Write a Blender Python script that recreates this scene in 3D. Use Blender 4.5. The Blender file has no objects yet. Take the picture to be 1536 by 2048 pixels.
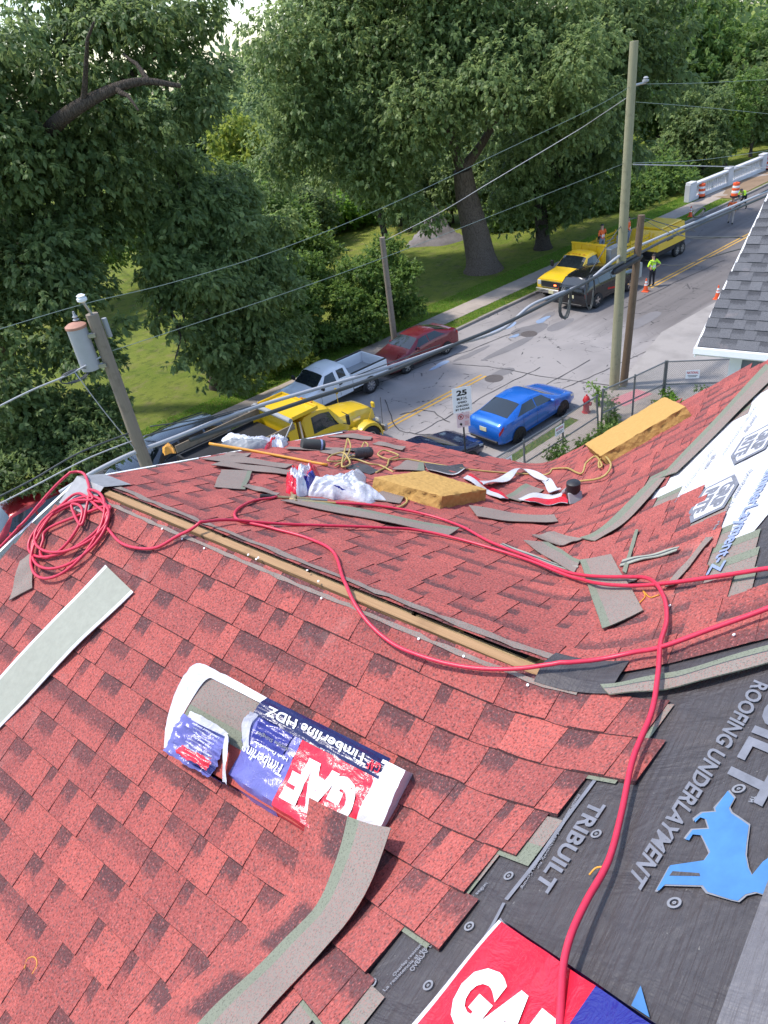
import bpy, bmesh, math, random
import numpy as np
from mathutils import Vector, Matrix
rad = math.radians
rng = np.random.default_rng(7)
random.seed(7)
SC = bpy.context.scene
COL = SC.collection

# ------------------------------------------------------------------ camera
IW, IH, FPX = 1536.0, 2048.0, 1420.0
CAM = np.array([0.0, 0.0, 13.3])
def _basis(nad=(1090.0, 3160.0), az=42.0):
    nd = np.array([nad[0]-IW/2, -(nad[1]-IH/2), -FPX]); nd /= np.linalg.norm(nd)
    up = -nd; fw = np.array([0, 0, -1.0]); fh = fw-up*(fw@up); fh /= np.linalg.norm(fh)
    rt = np.cross(fh, up); a = rad(az)
    X = fh*math.cos(a)+rt*math.sin(a); Y = np.cross(up, X)
    return np.array([X, Y, up])
RW = _basis()
cam_d = bpy.data.cameras.new('camera'); cam = bpy.data.objects.new('camera', cam_d); COL.objects.link(cam)
cam_d.sensor_fit = 'VERTICAL'; cam_d.sensor_height = 24.0; cam_d.lens = FPX/IH*24.0
cam_d.clip_start = 0.05; cam_d.clip_end = 2000
M4 = Matrix([list(RW[i])+[CAM[i]] for i in range(3)]+[[0, 0, 0, 1]]); cam.matrix_world = M4
SC.camera = cam
SC.render.resolution_x = 768; SC.render.resolution_y = 1024

# ------------------------------------------------------------------ light
SUN_AZ = rad(118.0)     # world angle (from +X towards +Y) of the direction towards the sun
SUN_EL = rad(62.0)
w = bpy.data.worlds.new('World'); SC.world = w; w.use_nodes = True
nt = w.node_tree; nt.nodes.clear()
sky = nt.nodes.new('ShaderNodeTexSky'); sky.sky_type = 'NISHITA'; sky.sun_disc = False
sky.sun_elevation = SUN_EL; sky.sun_rotation = math.pi/2-SUN_AZ; sky.air_density = 1.0; sky.dust_density = 0.9; sky.ozone_density = 1.0
bg = nt.nodes.new('ShaderNodeBackground'); bg.inputs[1].default_value = 0.15
wo = nt.nodes.new('ShaderNodeOutputWorld'); nt.links.new(sky.outputs[0], bg.inputs[0]); nt.links.new(bg.outputs[0], wo.inputs[0])
sd = bpy.data.lights.new('sun', 'SUN'); sd.energy = 2.1; sd.angle = rad(4.0); sd.color = (1.0, 0.95, 0.88)
so = bpy.data.objects.new('sun', sd); COL.objects.link(so)
sdir = Vector((math.cos(SUN_AZ)*math.cos(SUN_EL), math.sin(SUN_AZ)*math.cos(SUN_EL), math.sin(SUN_EL)))
so.rotation_euler = sdir.to_track_quat('Z', 'Y').to_euler(); so.location = (0, 0, 60)
vs = SC.view_settings; vs.view_transform = 'Standard'; vs.look = 'None'; vs.exposure = 1.16; vs.gamma = 1.0; vs.use_curve_mapping = False

# ------------------------------------------------------------------ survey helpers: sight lines of the photograph met with real surfaces
def ray(px, py):
    d = RW @ np.array([px-IW/2, -(py-IH/2), -FPX]); return d/np.linalg.norm(d)
def proj(P):
    d = RW.T @ (np.array(P, float)-CAM); return IW/2+FPX*d[0]/-d[2], IH/2-FPX*d[1]/-d[2]
def projv(P):
    d = (np.asarray(P, float)-CAM) @ RW; return np.stack([IW/2+FPX*d[:, 0]/-d[:, 2], IH/2-FPX*d[:, 1]/-d[:, 2], -d[:, 2]], 1)
def hit(px, py, n, d0):
    r = ray(px, py); n = np.array(n, float); return CAM+r*((d0-n@CAM)/(n@r))
def gp(px, py, z=0.0): return hit(px, py, (0, 0, 1), z)
S0 = np.array([20.1, 17.3]); PHI = rad(-10.4)
DU = np.array([math.cos(PHI), math.sin(PHI)]); DN = np.array([-math.sin(PHI), math.cos(PHI)])
def st(u, n, z=0.0):
    p = S0+DU*u+DN*n; return np.array([p[0], p[1], z])
def un(p): d = np.asarray(p)[:2]-S0; return float(d@DU), float(d@DN)
def vplane(px, py, n0):      # sight line met with the vertical plane n = n0 that runs along the street
    return hit(px, py, (DN[0], DN[1], 0), DN@S0+n0)

# ------------------------------------------------------------------ scene helpers
XF = {}
def setp(o, **k):
    for a, b in k.items():
        if b is not None: o[a] = b
    return o
def link(o, parent=None):
    COL.objects.link(o)
    if parent is not None: o.parent = parent
    return o
def thing(name, label, cat, loc=(0, 0, 0), rz=0.0, group=None):
    o = bpy.data.objects.new(name, None); o.empty_display_size = 0.2; link(o)
    o.location = loc; o.rotation_euler = (0, 0, rz); XF[o] = (np.array(loc, float), rz)
    return setp(o, label=label, category=cat, group=group)
def tag(o, label, cat, group=None): return setp(o, label=label, category=cat, group=group)
def tolocal(parent, V):
    loc, rz = XF[parent]; V = np.asarray(V, float)-loc; c, s = math.cos(-rz), math.sin(-rz)
    return np.stack([V[:, 0]*c-V[:, 1]*s, V[:, 0]*s+V[:, 1]*c, V[:, 2]], 1)

class MB:
    """collects shapes; build() links them as one mesh object"""
    def __init__(s): s.v = []; s.f = []; s.m = []; s.uvs = None
    def add(s, V, Fs, mi=0):
        b = len(s.v); s.v.extend([tuple(map(float, p)) for p in V]); s.f.extend([tuple(b+i for i in f) for f in Fs]); s.m.extend([mi]*len(Fs)); return s
    def box(s, c, d, rz=0.0, mi=0, tilt=None, bev=0.0):
        hx, hy, hz = d[0]/2, d[1]/2, d[2]/2
        if bev > 0:
            b = min(bev, hx*.9, hy*.9, hz*.9); P = []
            for sx in (-1, 1):
                for sy in (-1, 1):
                    for sz in (-1, 1):
                        P += [(sx*hx, sy*(hy-b), sz*(hz-b)), (sx*(hx-b), sy*hy, sz*(hz-b)), (sx*(hx-b), sy*(hy-b), sz*hz)]
            bm = bmesh.new()
            for p in P: bm.verts.new(p)
            r = bmesh.ops.convex_hull(bm, input=bm.verts); bm.verts.index_update()
            V = np.array([v.co[:] for v in bm.verts]); Fs = [[v.index for v in f.verts] for f in bm.faces]; bm.free()
        else:
            V = np.array([(x, y, z) for x in (-hx, hx) for y in (-hy, hy) for z in (-hz, hz)])
            Fs = [(0, 1, 3, 2), (4, 6, 7, 5), (0, 4, 5, 1), (2, 3, 7, 6), (0, 2, 6, 4), (1, 5, 7, 3)]
        Mx = Matrix.Rotation(rz, 3, 'Z')
        if tilt is not None: Mx = Mx @ Matrix.Rotation(tilt[0], 3, 'X') @ Matrix.Rotation(tilt[1], 3, 'Y')
        V = V @ np.array(Mx).T + np.array(c); return s.add(V, Fs, mi)
    def hexa(s, P, mi=0):   # 8 points: bottom 4 then top 4, same order
        return s.add(P, [(3, 2, 1, 0), (4, 5, 6, 7), (0, 1, 5, 4), (1, 2, 6, 5), (2, 3, 7, 6), (3, 0, 4, 7)], mi)
    def tube(s, path, r, n=8, mi=0, cap=True):
        P = np.asarray(path, float); k = len(P); R = np.full(k, r, float) if np.isscalar(r) else np.asarray(r, float)
        T = np.gradient(P, axis=0); T /= np.linalg.norm(T, axis=1)[:, None]+1e-12
        up = np.array([0, 0, 1.0]) if abs(T[0][2]) < .9 else np.array([1.0, 0, 0])
        a = np.cross(T[0], up); a /= np.linalg.norm(a); V = []
        for i in range(k):
            a = a-T[i]*(a@T[i]); a /= np.linalg.norm(a)+1e-12; b = np.cross(T[i], a)
            for j in range(n):
                t = 2*math.pi*j/n; V.append(P[i]+R[i]*(a*math.cos(t)+b*math.sin(t)))
        Fs = [(i*n+j, i*n+(j+1) % n, (i+1)*n+(j+1) % n, (i+1)*n+j) for i in range(k-1) for j in range(n)]
        if cap: Fs += [tuple(range(n-1, -1, -1)), tuple((k-1)*n+j for j in range(n))]
        return s.add(V, Fs, mi)
    def lathe(s, prof, n=16, c=(0, 0, 0), mi=0, axis='Z', closed=False):
        V = []; k = len(prof)
        for r, h in prof:
            for j in range(n):
                t = 2*math.pi*j/n; x, y, z = r*math.cos(t), r*math.sin(t), h
                if axis == 'Y': x, y, z = x, h, y
                if axis == 'X': x, y, z = h, x, y
                V.append((x+c[0], y+c[1], z+c[2]))
        Fs = [(i*n+j, i*n+(j+1) % n, (i+1)*n+(j+1) % n, (i+1)*n+j) for i in range(k-1) for j in range(n)]
        if closed: Fs += [((k-1)*n+j, (k-1)*n+(j+1) % n, (j+1) % n, j) for j in range(n)]
        else: Fs += [tuple(range(n-1, -1, -1)), tuple((k-1)*n+j for j in range(n))]
        return s.add(V, Fs, mi)
    def ball(s, c, r, nu=12, nv=8, mi=0):
        r = np.array([r, r, r]) if np.isscalar(r) else np.array(r); pr = []
        V = [np.array(c)-[0, 0, r[2]]]
        for i in range(1, nv):
            t = -math.pi/2+math.pi*i/nv
            for j in range(nu):
                a = 2*math.pi*j/nu; V.append(np.array(c)+r*np.array([math.cos(t)*math.cos(a), math.cos(t)*math.sin(a), math.sin(t)]))
        V.append(np.array(c)+[0, 0, r[2]]); L = len(V)-1
        Fs = [(0, 1+(j+1) % nu, 1+j) for j in range(nu)]
        Fs += [(1+i*nu+j, 1+i*nu+(j+1) % nu, 1+(i+1)*nu+(j+1) % nu, 1+(i+1)*nu+j) for i in range(nv-2) for j in range(nu)]
        Fs += [(L, 1+(nv-2)*nu+j, 1+(nv-2)*nu+(j+1) % nu) for j in range(nu)]
        return s.add(V, Fs, mi)
    def prism(s, poly, z0, z1, mi=0):
        n = len(poly); V = [(p[0], p[1], z0) for p in poly]+[(p[0], p[1], z1) for p in poly]
        return s.add(V, [tuple(range(n-1, -1, -1)), tuple(range(n, 2*n))]+[(i, (i+1) % n, n+(i+1) % n, n+i) for i in range(n)], mi)
    def grid(s, G, mi=0, flip=False):
        G = np.asarray(G, float); a, b = G.shape[:2]
        Fs = [(i*b+j, i*b+j+1, (i+1)*b+j+1, (i+1)*b+j) for i in range(a-1) for j in range(b-1)]
        if flip: Fs = [f[::-1] for f in Fs]
        return s.add(G.reshape(-1, 3), Fs, mi)
    def build(s, name, mats, parent=None, smooth=None, world=False):
        V = np.asarray(s.v, float)
        if world and parent is not None: V = tolocal(parent, V)
        me = bpy.data.meshes.new(name); me.from_pydata([tuple(p) for p in V], [], s.f)
        for m in (mats if isinstance(mats, (list, tuple)) else [mats]): me.materials.append(m)
        if any(s.m): me.polygons.foreach_set('material_index', s.m)
        if smooth is not None:
            me.polygons.foreach_set('use_smooth', [True]*len(me.polygons))
            if smooth < 179: me.set_sharp_from_angle(angle=rad(smooth))
        me.update()
        o = bpy.data.objects.new(name, me); link(o, parent); return o
def single(name, label, cat, mb, mats, loc, group=None, smooth=None, rz=0.0):
    """a thing that is one mesh: vertices in world space, origin moved to loc"""
    V = np.asarray(mb.v, float)-np.array(loc, float); c, q = math.cos(-rz), math.sin(-rz)
    mb.v = [(p[0]*c-p[1]*q, p[0]*q+p[1]*c, p[2]) for p in V]
    o = mb.build(name, mats, None, smooth); o.location = loc; o.rotation_euler = (0, 0, rz); XF[o] = (np.array(loc, float), rz); return tag(o, label, cat, group)
def rawmesh(name, V, Q, mat, parent=None, col=None, world=True, smooth=False, attr='tint'):
    """big quad or triangle meshes straight from arrays"""
    V = np.asarray(V, np.float32)
    if world and parent is not None: V = tolocal(parent, V).astype(np.float32)
    k = Q.shape[1]; me = bpy.data.meshes.new(name); me.vertices.add(len(V)); me.vertices.foreach_set('co', V.ravel())
    me.loops.add(Q.size); me.loops.foreach_set('vertex_index', Q.astype(np.int32).ravel())
    me.polygons.add(len(Q)); me.polygons.foreach_set('loop_start', np.arange(0, Q.size, k, dtype=np.int32)); me.polygons.foreach_set('loop_total', np.full(len(Q), k, np.int32))
    if smooth: me.polygons.foreach_set('use_smooth', np.ones(len(Q), bool))
    me.materials.append(mat); me.update(calc_edges=True)
    if col is not None:
        a = me.attributes.new(attr, 'FLOAT_COLOR', 'POINT'); a.data.foreach_set('color', np.asarray(col, np.float32).ravel())
    o = bpy.data.objects.new(name, me); link(o, parent); return o
def structure(o): o['kind'] = 'structure'; return o
def stuff(o): o['kind'] = 'stuff'; return o
def copy_tree(o, parent=None):
    c = o.copy(); COL.objects.link(c); c.parent = parent
    if o in XF: XF[c] = XF[o]
    for ch in list(o.children): copy_tree(ch, c)
    return c
def smooth_path(P, n=8):
    P = np.asarray(P, float)
    if len(P) < 3: return P
    Q = np.vstack([2*P[0]-P[1], P, 2*P[-1]-P[-2]]); out = []
    for i in range(1, len(Q)-2):
        for t in np.linspace(0, 1, n, endpoint=False):
            out.append(.5*((2*Q[i])+(-Q[i-1]+Q[i+1])*t+(2*Q[i-1]-5*Q[i]+4*Q[i+1]-Q[i+2])*t*t+(-Q[i-1]+3*Q[i]-3*Q[i+1]+Q[i+2])*t**3))
    out.append(Q[-2]); return np.array(out)

# ------------------------------------------------------------------ materials
class NT:
    def __init__(s, name):
        s.m = bpy.data.materials.new(name); s.m.use_nodes = True; s.t = s.m.node_tree; s.t.nodes.clear()
        s.o = s.n('ShaderNodeOutputMaterial')
    def n(s, t, **k):
        x = s.t.nodes.new(t)
        for a, b in k.items(): setattr(x, a, b)
        return x
    def l(s, a, b): s.t.links.new(a, b)
    def v(s, sock, x):
        if hasattr(x, 'is_output'): s.l(x, sock)
        else: sock.default_value = x
    def coord(s, kind='Object', scale=None, rot=None):
        c = s.n('ShaderNodeTexCoord').outputs[kind]
        if scale is None and rot is None: return c
        m = s.n('ShaderNodeMapping'); s.l(c, m.inputs[0])
        if scale is not None: m.inputs['Scale'].default_value = scale
        if rot is not None: m.inputs['Rotation'].default_value = rot
        return m.outputs[0]
    def noise(s, scale, detail=3, rough=.55, vec=None, out='Fac', dist=0.0):
        x = s.n('ShaderNodeTexNoise'); x.inputs['Scale'].default_value = scale; x.inputs['Detail'].default_value = detail; x.inputs['Roughness'].default_value = rough; x.inputs['Distortion'].default_value = dist
        if vec is not None: s.l(vec, x.inputs['Vector'])
        return x.outputs[out]
    def voro(s, scale, feature='F1', vec=None, out='Distance', rnd=1.0):
        x = s.n('ShaderNodeTexVoronoi'); x.feature = feature; x.inputs['Scale'].default_value = scale; x.inputs['Randomness'].default_value = rnd
        if vec is not None: s.l(vec, x.inputs['Vector'])
        return x.outputs[out]
    def ramp(s, fac, stops, interp='LINEAR'):
        x = s.n('ShaderNodeValToRGB'); x.color_ramp.interpolation = interp; e = x.color_ramp.elements
        while len(e) < len(stops): e.new(0.5)
        for i, (p, c) in enumerate(stops):
            e[i].position = p; e[i].color = (c, c, c, 1) if np.isscalar(c) else (*c[:3], 1)
        s.l(fac, x.inputs[0]); return x.outputs[0]
    def mix(s, fac, a, b, mode='MIX'):
        x = s.n('ShaderNodeMix', data_type='RGBA', blend_type=mode)
        s.v(x.inputs[0], fac)
        for k, q in ((6, a), (7, b)):
            if isinstance(q, (tuple, list)): x.inputs[k].default_value = (*q[:3], 1)
            else: s.l(q, x.inputs[k])
        return x.outputs[2]
    def math(s, op, a, b=0.0, c=None):
        x = s.n('ShaderNodeMath', operation=op); s.v(x.inputs[0], a); s.v(x.inputs[1], b)
        if c is not None: s.v(x.inputs[2], c)
        return x.outputs[0]
    def attr(s, name):
        x = s.n('ShaderNodeAttribute'); x.attribute_name = name; return x
    def sep(s, colr):
        x = s.n('ShaderNodeSeparateColor'); s.l(colr, x.inputs[0]); return x.outputs
    def bsdf(s, color, rough=.6, metal=0.0, spec=.4, bump=None, bstr=.3, bdist=.01, coat=0.0, alpha=None, trans=None):
        p = s.n('ShaderNodeBsdfPrincipled')
        if isinstance(color, (tuple, list)): p.inputs['Base Color'].default_value = (*color[:3], 1)
        else: s.l(color, p.inputs['Base Color'])
        s.v(p.inputs['Roughness'], rough); s.v(p.inputs['Metallic'], metal); p.inputs['Specular IOR Level'].default_value = spec
        p.inputs['Coat Weight'].default_value = coat; p.inputs['Coat Roughness'].default_value = .06
        if alpha is not None: s.v(p.inputs['Alpha'], alpha)
        if trans is not None: p.inputs['Transmission Weight'].default_value = trans
        if bump is not None:
            b = s.n('ShaderNodeBump'); b.inputs['Strength'].default_value = bstr; b.inputs['Distance'].default_value = bdist; s.l(bump, b.inputs['Height']); s.l(b.outputs[0], p.inputs['Normal'])
        s.l(p.outputs[0], s.o.inputs[0]); s.p = p; return s.m
def plain(name, c, rough=.6, metal=0.0, var=.12, scale=6.0, bump=0.0, spec=.4, coat=0.0, bdist=.01):
    """base colour with a little grain and wear"""
    t = NT(name); vec = t.coord()
    f = t.noise(scale, 4, .6, vec); lo = tuple(x*(1-var) for x in c); hi = tuple(min(1, x*(1+var)) for x in c)
    return t.bsdf(t.mix(f, lo, hi), rough, metal, spec, f if bump else None, bump, bdist, coat)
def sr(r, g, b):
    f = lambda x: x/12.92 if x <= .04045 else ((x+.055)/1.055)**2.4
    return (f(r/255), f(g/255), f(b/255))

M = {}
def shingle_mat(name, light, base, dark, head=False):
    t = NT(name); vec = t.coord(); a = t.sep(t.attr('tab').outputs['Color'])   # r tone, g dark flag, b down-slope place
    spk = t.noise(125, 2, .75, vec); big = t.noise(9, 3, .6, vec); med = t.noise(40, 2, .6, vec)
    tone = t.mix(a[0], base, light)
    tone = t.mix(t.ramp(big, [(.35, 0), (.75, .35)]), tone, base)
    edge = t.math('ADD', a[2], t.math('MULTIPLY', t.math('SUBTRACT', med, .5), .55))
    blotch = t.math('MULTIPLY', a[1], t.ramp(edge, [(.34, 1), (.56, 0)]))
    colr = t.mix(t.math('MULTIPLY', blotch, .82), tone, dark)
    colr = t.mix(t.ramp(spk, [(.32, .85), (.47, 0)]), colr, tuple(x*.25 for x in base))
    colr = t.mix(t.ramp(spk, [(.57, 0), (.74, .6)]), colr, tuple(min(1, x*1.5+.05) for x in light)); colr = t.mix(t.ramp(t.noise(115, 2, .6, vec), [(.50, 0), (.66, .5)]), colr, tuple(.5*x+.06 for x in dark))
    colr = t.mix(t.ramp(t.noise(2.6, 5, .65, vec, dist=.4), [(.60, 0), (.78, .16)]), colr, (.52, .40, .36))
    return t.bsdf(colr, .93, 0, .2, spk, .55, .004)
M['shingle'] = shingle_mat('red_shingle', (.45, .108, .090), (.275, .072, .066), (.052, .037, .042))
M['nbshingle'] = shingle_mat('grey_shingle', (.150, .150, .158), (.104, .104, .112), (.038, .039, .045))
def granule_grey(name, c, red=.35):
    t = NT(name); vec = t.coord(); spk = t.noise(170, 2, .7, vec); pat = t.noise(11, 4, .6, vec)
    colr = t.mix(t.ramp(spk, [(.3, .75), (.47, 0)]), c, tuple(x*.35 for x in c))
    colr = t.mix(t.ramp(t.noise(210, 1, .5, vec), [(.53, 0), (.62, red)]), colr, (.42, .12, .10))
    colr = t.mix(t.ramp(pat, [(.4, 0), (.8, .3)]), colr, tuple(x*.75 for x in c))
    return t.bsdf(colr, .95, 0, .2, spk, .5, .004)
M['head'] = granule_grey('grey_headlap', (.235, .205, .18))
M['green'] = granule_grey('green_tint_band', (.195, .21, .160), .0)
M['back'] = plain('shingle_back', (.30, .305, .255), .92, 0, .16, 30, .2)
M['sealant'] = plain('asphalt_sealant', (.055, .055, .06), .5, 0, .3, 60)
M['white_film'] = plain('release_film', (.62, .63, .64), .35, 0, .1, 40, .2)
def felt(name, c, spot):
    t = NT(name); vec = t.coord(); f = t.noise(55, 4, .65, vec); g = t.noise(3.2, 5, .6, vec, dist=.6); st_ = t.noise(3, 3, .6, t.coord('Object', (1.2, 22, 1)))
    colr = t.mix(f, tuple(x*.7 for x in c), tuple(x*1.25 for x in c)); colr = t.mix(t.ramp(g, [(.5, 0), (.75, .5)]), colr, spot)
    colr = t.mix(t.ramp(t.noise(130, 1, .5, vec), [(.78, 0), (.83, .5)]), colr, (.3, .28, .26))
    wr = t.noise(2.6, 4, .55, t.coord('Object', (2.2, .9, 1), (0, 0, .5)), dist=1.4); h = t.math('ADD', t.math('ADD', t.math('MULTIPLY', st_, .8), t.math('MULTIPLY', f, .25)), t.math('MULTIPLY', wr, 2.6))
    return t.bsdf(colr, .58, 0, .45, h, .7, .016)
M['felt'] = felt('black_underlayment', (.060, .054, .058), (.088, .070, .064))
M['greyfelt'] = felt('grey_underlayment', (.135, .128, .138), (.165, .152, .152))
def whitefelt():
    t = NT('white_underlayment'); vec = t.coord(); f = t.noise(7, 5, .6, vec, dist=1.2)
    return t.bsdf(t.mix(f, (.56, .56, .60), (.68, .68, .71)), .5, 0, .4, f, .7, .04)
M['whitefelt'] = whitefelt()
M['print_grey'] = plain('grey_print', (.175, .18, .21), .6, 0, .4, 24)
M['print_blue'] = plain('blue_print', (.06, .185, .42), .6, 0, .35, 14)
M['print_pale'] = plain('pale_print', (.21, .215, .24), .6, 0, .3, 24)
M['print_navy'] = plain('pale_navy_print', (.24, .29, .48), .6, 0, .2, 40)
def film(name, c, rough=.25):
    t = NT(name); vec = t.coord(); f = t.noise(16, 4, .65, vec, dist=1.0); sc = t.noise(120, 2, .7, t.coord('Object', (1, .25, 1)))
    colr = t.mix(t.ramp(sc, [(.70, 0), (.86, .2)]), c, tuple(min(1, x*.8+.12) for x in c))
    return t.bsdf(colr, rough, 0, .5, f, .5, .012)
M['film_red'] = film('red_plastic_film', (.62, .018, .045)); M['film_blue'] = film('blue_plastic_film', (.020, .022, .20)); M['film_white'] = film('white_plastic_film', (.60, .60, .65)); M['film_navy'] = film('navy_plastic_film', (.012, .014, .08)); M['film_lilac'] = film('blue_film_highlight', (.13, .13, .38))  # lilac film: the blue film with its gloss highlights put into the colour
M['white_print'] = plain('white_print', (.78, .78, .78), .4, 0, .06, 30)
M['hose_red'] = plain('red_rubber_hose', (.56, .030, .068), .36, 0, .2, 40, .1)
M['hose_gold'] = plain('tan_air_hose', (.42, .30, .10), .4, 0, .2, 30)
M['hose_orange'] = plain('orange_hose', (.62, .28, .035), .4, 0, .2, 30)
M['brass'] = plain('worn_brass', (.42, .31, .16), .4, .7, .3, 60)
M['steel'] = plain('worn_steel', (.38, .37, .36), .42, .8, .2, 50)
M['rubber'] = plain('black_rubber', (.016, .016, .018), .7, 0, .3, 30)
def foam():
    t = NT('yellow_foam'); vec = t.coord(); f = t.noise(34, 4, .7, vec); h = t.voro(26, vec=vec)
    colr = t.mix(f, (.40, .235, .075), (.53, .325, .11)); colr = t.mix(t.ramp(t.noise(13, 3, .6, vec), [(.69, 0), (.76, .6)]), colr, (.22, .12, .045))
    return t.bsdf(colr, .95, 0, .1, t.math('ADD', f, h), .5, .012)
M['foam'] = foam(); M['foam_cut'] = plain('cut_foam', (.55, .33, .115), .95, 0, .2, 40, .5)
def wood(name, a, b, sx=(1.5, 30, 30), rough=.8):
    t = NT(name); f = t.noise(2.2, 5, .6, t.coord('Object', sx), dist=.8); g = t.noise(5, 3, .6, t.coord())
    colr = t.mix(f, a, b); colr = t.mix(t.ramp(g, [(.55, 0), (.8, .5)]), colr, tuple(x*.5 for x in a)); return t.bsdf(colr, rough, 0, .25, f, .4, .01)
M['beam'] = wood('pine_ridge_board', (.25, .14, .07), (.47, .29, .15), (30, 1.5, 30))
M['ply'] = wood('plywood_edge', (.48, .33, .17), (.66, .50, .28), (30, 1.5, 30))
M['pole_new'] = wood('treated_pole', (.22, .21, .125), (.36, .33, .21), (14, 14, .6))
M['pole_old'] = wood('weathered_pole', (.10, .068, .045), (.20, .145, .10), (14, 14, .6))
M['pole_grey'] = wood('grey_pole', (.18, .145, .11), (.30, .25, .20), (14, 14, .6))
M['board'] = wood('grey_board', (.20, .15, .10), (.33, .26, .19), (8, 1, 8))
M['dark'] = plain('attic_shade_black', (.02, .018, .016), .95)
M['white_paint'] = plain('white_paint', (.82, .82, .83), .45, 0, .05, 8)
M['cloth_white'] = plain('dirty_white', (.62, .62, .66), .6, 0, .1, 12, .3)
M['wire'] = plain('wire_insulation', (.055, .06, .062), .5, 0, .2, 20)
M['wire_green'] = plain('bare_copper_wire', (.20, .25, .22), .5, .3, .2, 20)
M['wire_grey'] = plain('grey_wire', (.42, .42, .43), .5, .2, .2, 20)
M['sleeve'] = plain('pale_cable_sleeve', (.38, .385, .41), .45, 0, .1, 9)
M['chrome'] = plain('chrome', (.62, .62, .62), .15, 1.0, .05)
M['plastic_black'] = plain('black_plastic', (.022, .022, .025), .5, 0, .2, 20)
M['plastic_grey'] = plain('grey_plastic', (.30, .31, .32), .5, 0, .1, 20)
def glassy():
    t = NT('vehicle_glass'); return t.bsdf((.018, .024, .028), .05, 0, .9)
M['glass'] = glassy()
M['orange'] = plain('safety_orange', (.75, .10, .025), .5, 0, .12, 12); M['reflect'] = plain('reflective_white', (.75, .75, .74), .35, 0, .06, 20)
M['lamp_red'] = plain('red_lens', (.42, .012, .012), .18, 0, .1); M['lamp_clear'] = plain('clear_lens', (.55, .56, .55), .12, .2, .1); M['lamp_amber'] = plain('amber_lens', (.70, .25, .03), .2, 0, .1)
M['plate'] = plain('number_plate', (.66, .60, .36), .45, 0, .15, 30)
# ------------------------------------------------------------------ ground, road, pavements
KF, KN = 5.05, -5.65          # far and near kerb lines (distance from the yellow line)
def lawn_mat():
    t = NT('mown_grass'); vec = t.coord(); f = t.noise(22, 5, .7, vec); g = t.noise(.22, 4, .6, vec); h = t.noise(1.1, 4, .65, vec); k = t.noise(90, 2, .6, vec)
    c = t.mix(f, (.115, .165, .022), (.245, .295, .046)); c = t.mix(t.ramp(g, [(.42, 0), (.66, .7)]), c, (.32, .325, .065))
    c = t.mix(t.ramp(h, [(.52, 0), (.72, .75)]), c, (.27, .22, .105)); c = t.mix(t.ramp(k, [(.35, .5), (.5, 0)]), c, (.03, .06, .012))
    c = t.mix(t.ramp(t.noise(6, 2, .5, vec), [(.68, 0), (.72, .7)]), c, (.32, .25, .15)); c = t.mix(t.ramp(t.noise(2.4, 5, .7, vec), [(.36, .55), (.5, 0)]), c, (.06, .095, .02))
    return t.bsdf(c, .95, 0, .15, t.math('ADD', f, k), .9, .06)
M['lawn'] = lawn_mat()
def asphalt():
    t = NT('road_asphalt'); vec = t.coord(); f = t.noise(60, 3, .7, vec); g = t.noise(.35, 5, .6, vec, dist=.5)
    stv = t.coord('Object', (.05, 1.1, 1)); s1 = t.noise(1.4, 5, .65, stv, dist=.3)
    c = t.mix(f, (.245, .224, .218), (.335, .308, .30)); c = t.mix(t.ramp(g, [(.35, .55), (.6, 0)]), c, (.195, .181, .178))
    sx = t.n('ShaderNodeSeparateXYZ'); t.l(vec, sx.inputs[0])
    newer = t.math('MULTIPLY', t.ramp(t.math('MULTIPLY_ADD', sx.outputs[0], .022, t.math('MULTIPLY', s1, .18)), [(.36, 0), (.44, 1)]), 1.0)   # dusty dark resurfaced stretch farther on
    inlane = t.ramp(t.math('MULTIPLY_ADD', sx.outputs[1], .1, t.math('MULTIPLY_ADD', s1, .12, .5)), [(.12, 0), (.17, 1)])
    c = t.mix(t.math('MULTIPLY', newer, t.math('MULTIPLY', inlane, .95)), c, t.mix(s1, (.070, .063, .063), (.215, .193, .186)))
    cr = t.voro(.42, 'DISTANCE_TO_EDGE', t.mix(.5, vec, t.noise(1.3, 4, .7, vec, 'Color')) if False else vec); wob = t.noise(2.2, 4, .7, vec, dist=1.2)
    crk = t.math('MULTIPLY', t.ramp(cr, [(.004, 1), (.016, 0)]), t.ramp(wob, [(.52, 0), (.60, 1)]))
    fine = t.math('MULTIPLY', t.ramp(t.voro(1.7, 'DISTANCE_TO_EDGE', vec), [(.004, 1), (.018, 0)]), t.ramp(t.noise(.5, 3, .6, vec), [(.55, 0), (.63, .8)]))
    c = t.mix(t.math('MAXIMUM', crk, fine), c, (.045, .042, .045))
    c = t.mix(t.ramp(t.noise(.9, 4, .7, t.coord('Object', (.25, 1, 1))), [(.62, 0), (.8, .35)]), c, (.11, .105, .105))
    return t.bsdf(c, .9, 0, .25, f, .35, .01)
M['asphalt'] = asphalt()
def concrete(name, a, b, sc=30):
    t = NT(name); vec = t.coord(); f = t.noise(sc, 4, .7, vec); g = t.noise(.8, 4, .6, vec)
    c = t.mix(f, a, b); c = t.mix(t.ramp(g, [(.45, 0), (.75, .5)]), c, tuple(x*.62 for x in a)); return t.bsdf(c, .9, 0, .25, f, .3, .01)
M['slab'] = concrete('pavement_slab', (.30, .25, .215), (.42, .36, .31)); M['kerb'] = concrete('kerb_stone', (.20, .175, .155), (.31, .28, .26)); M['patch'] = concrete('road_patch', (.15, .142, .146), (.21, .198, .203), 50)
M['sidestreet'] = concrete('side_street_concrete', (.26, .237, .222), (.36, .33, .31), 45); M['yellow_line'] = concrete('yellow_road_paint', (.50, .27, .05), (.66, .40, .10), 60)
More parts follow.
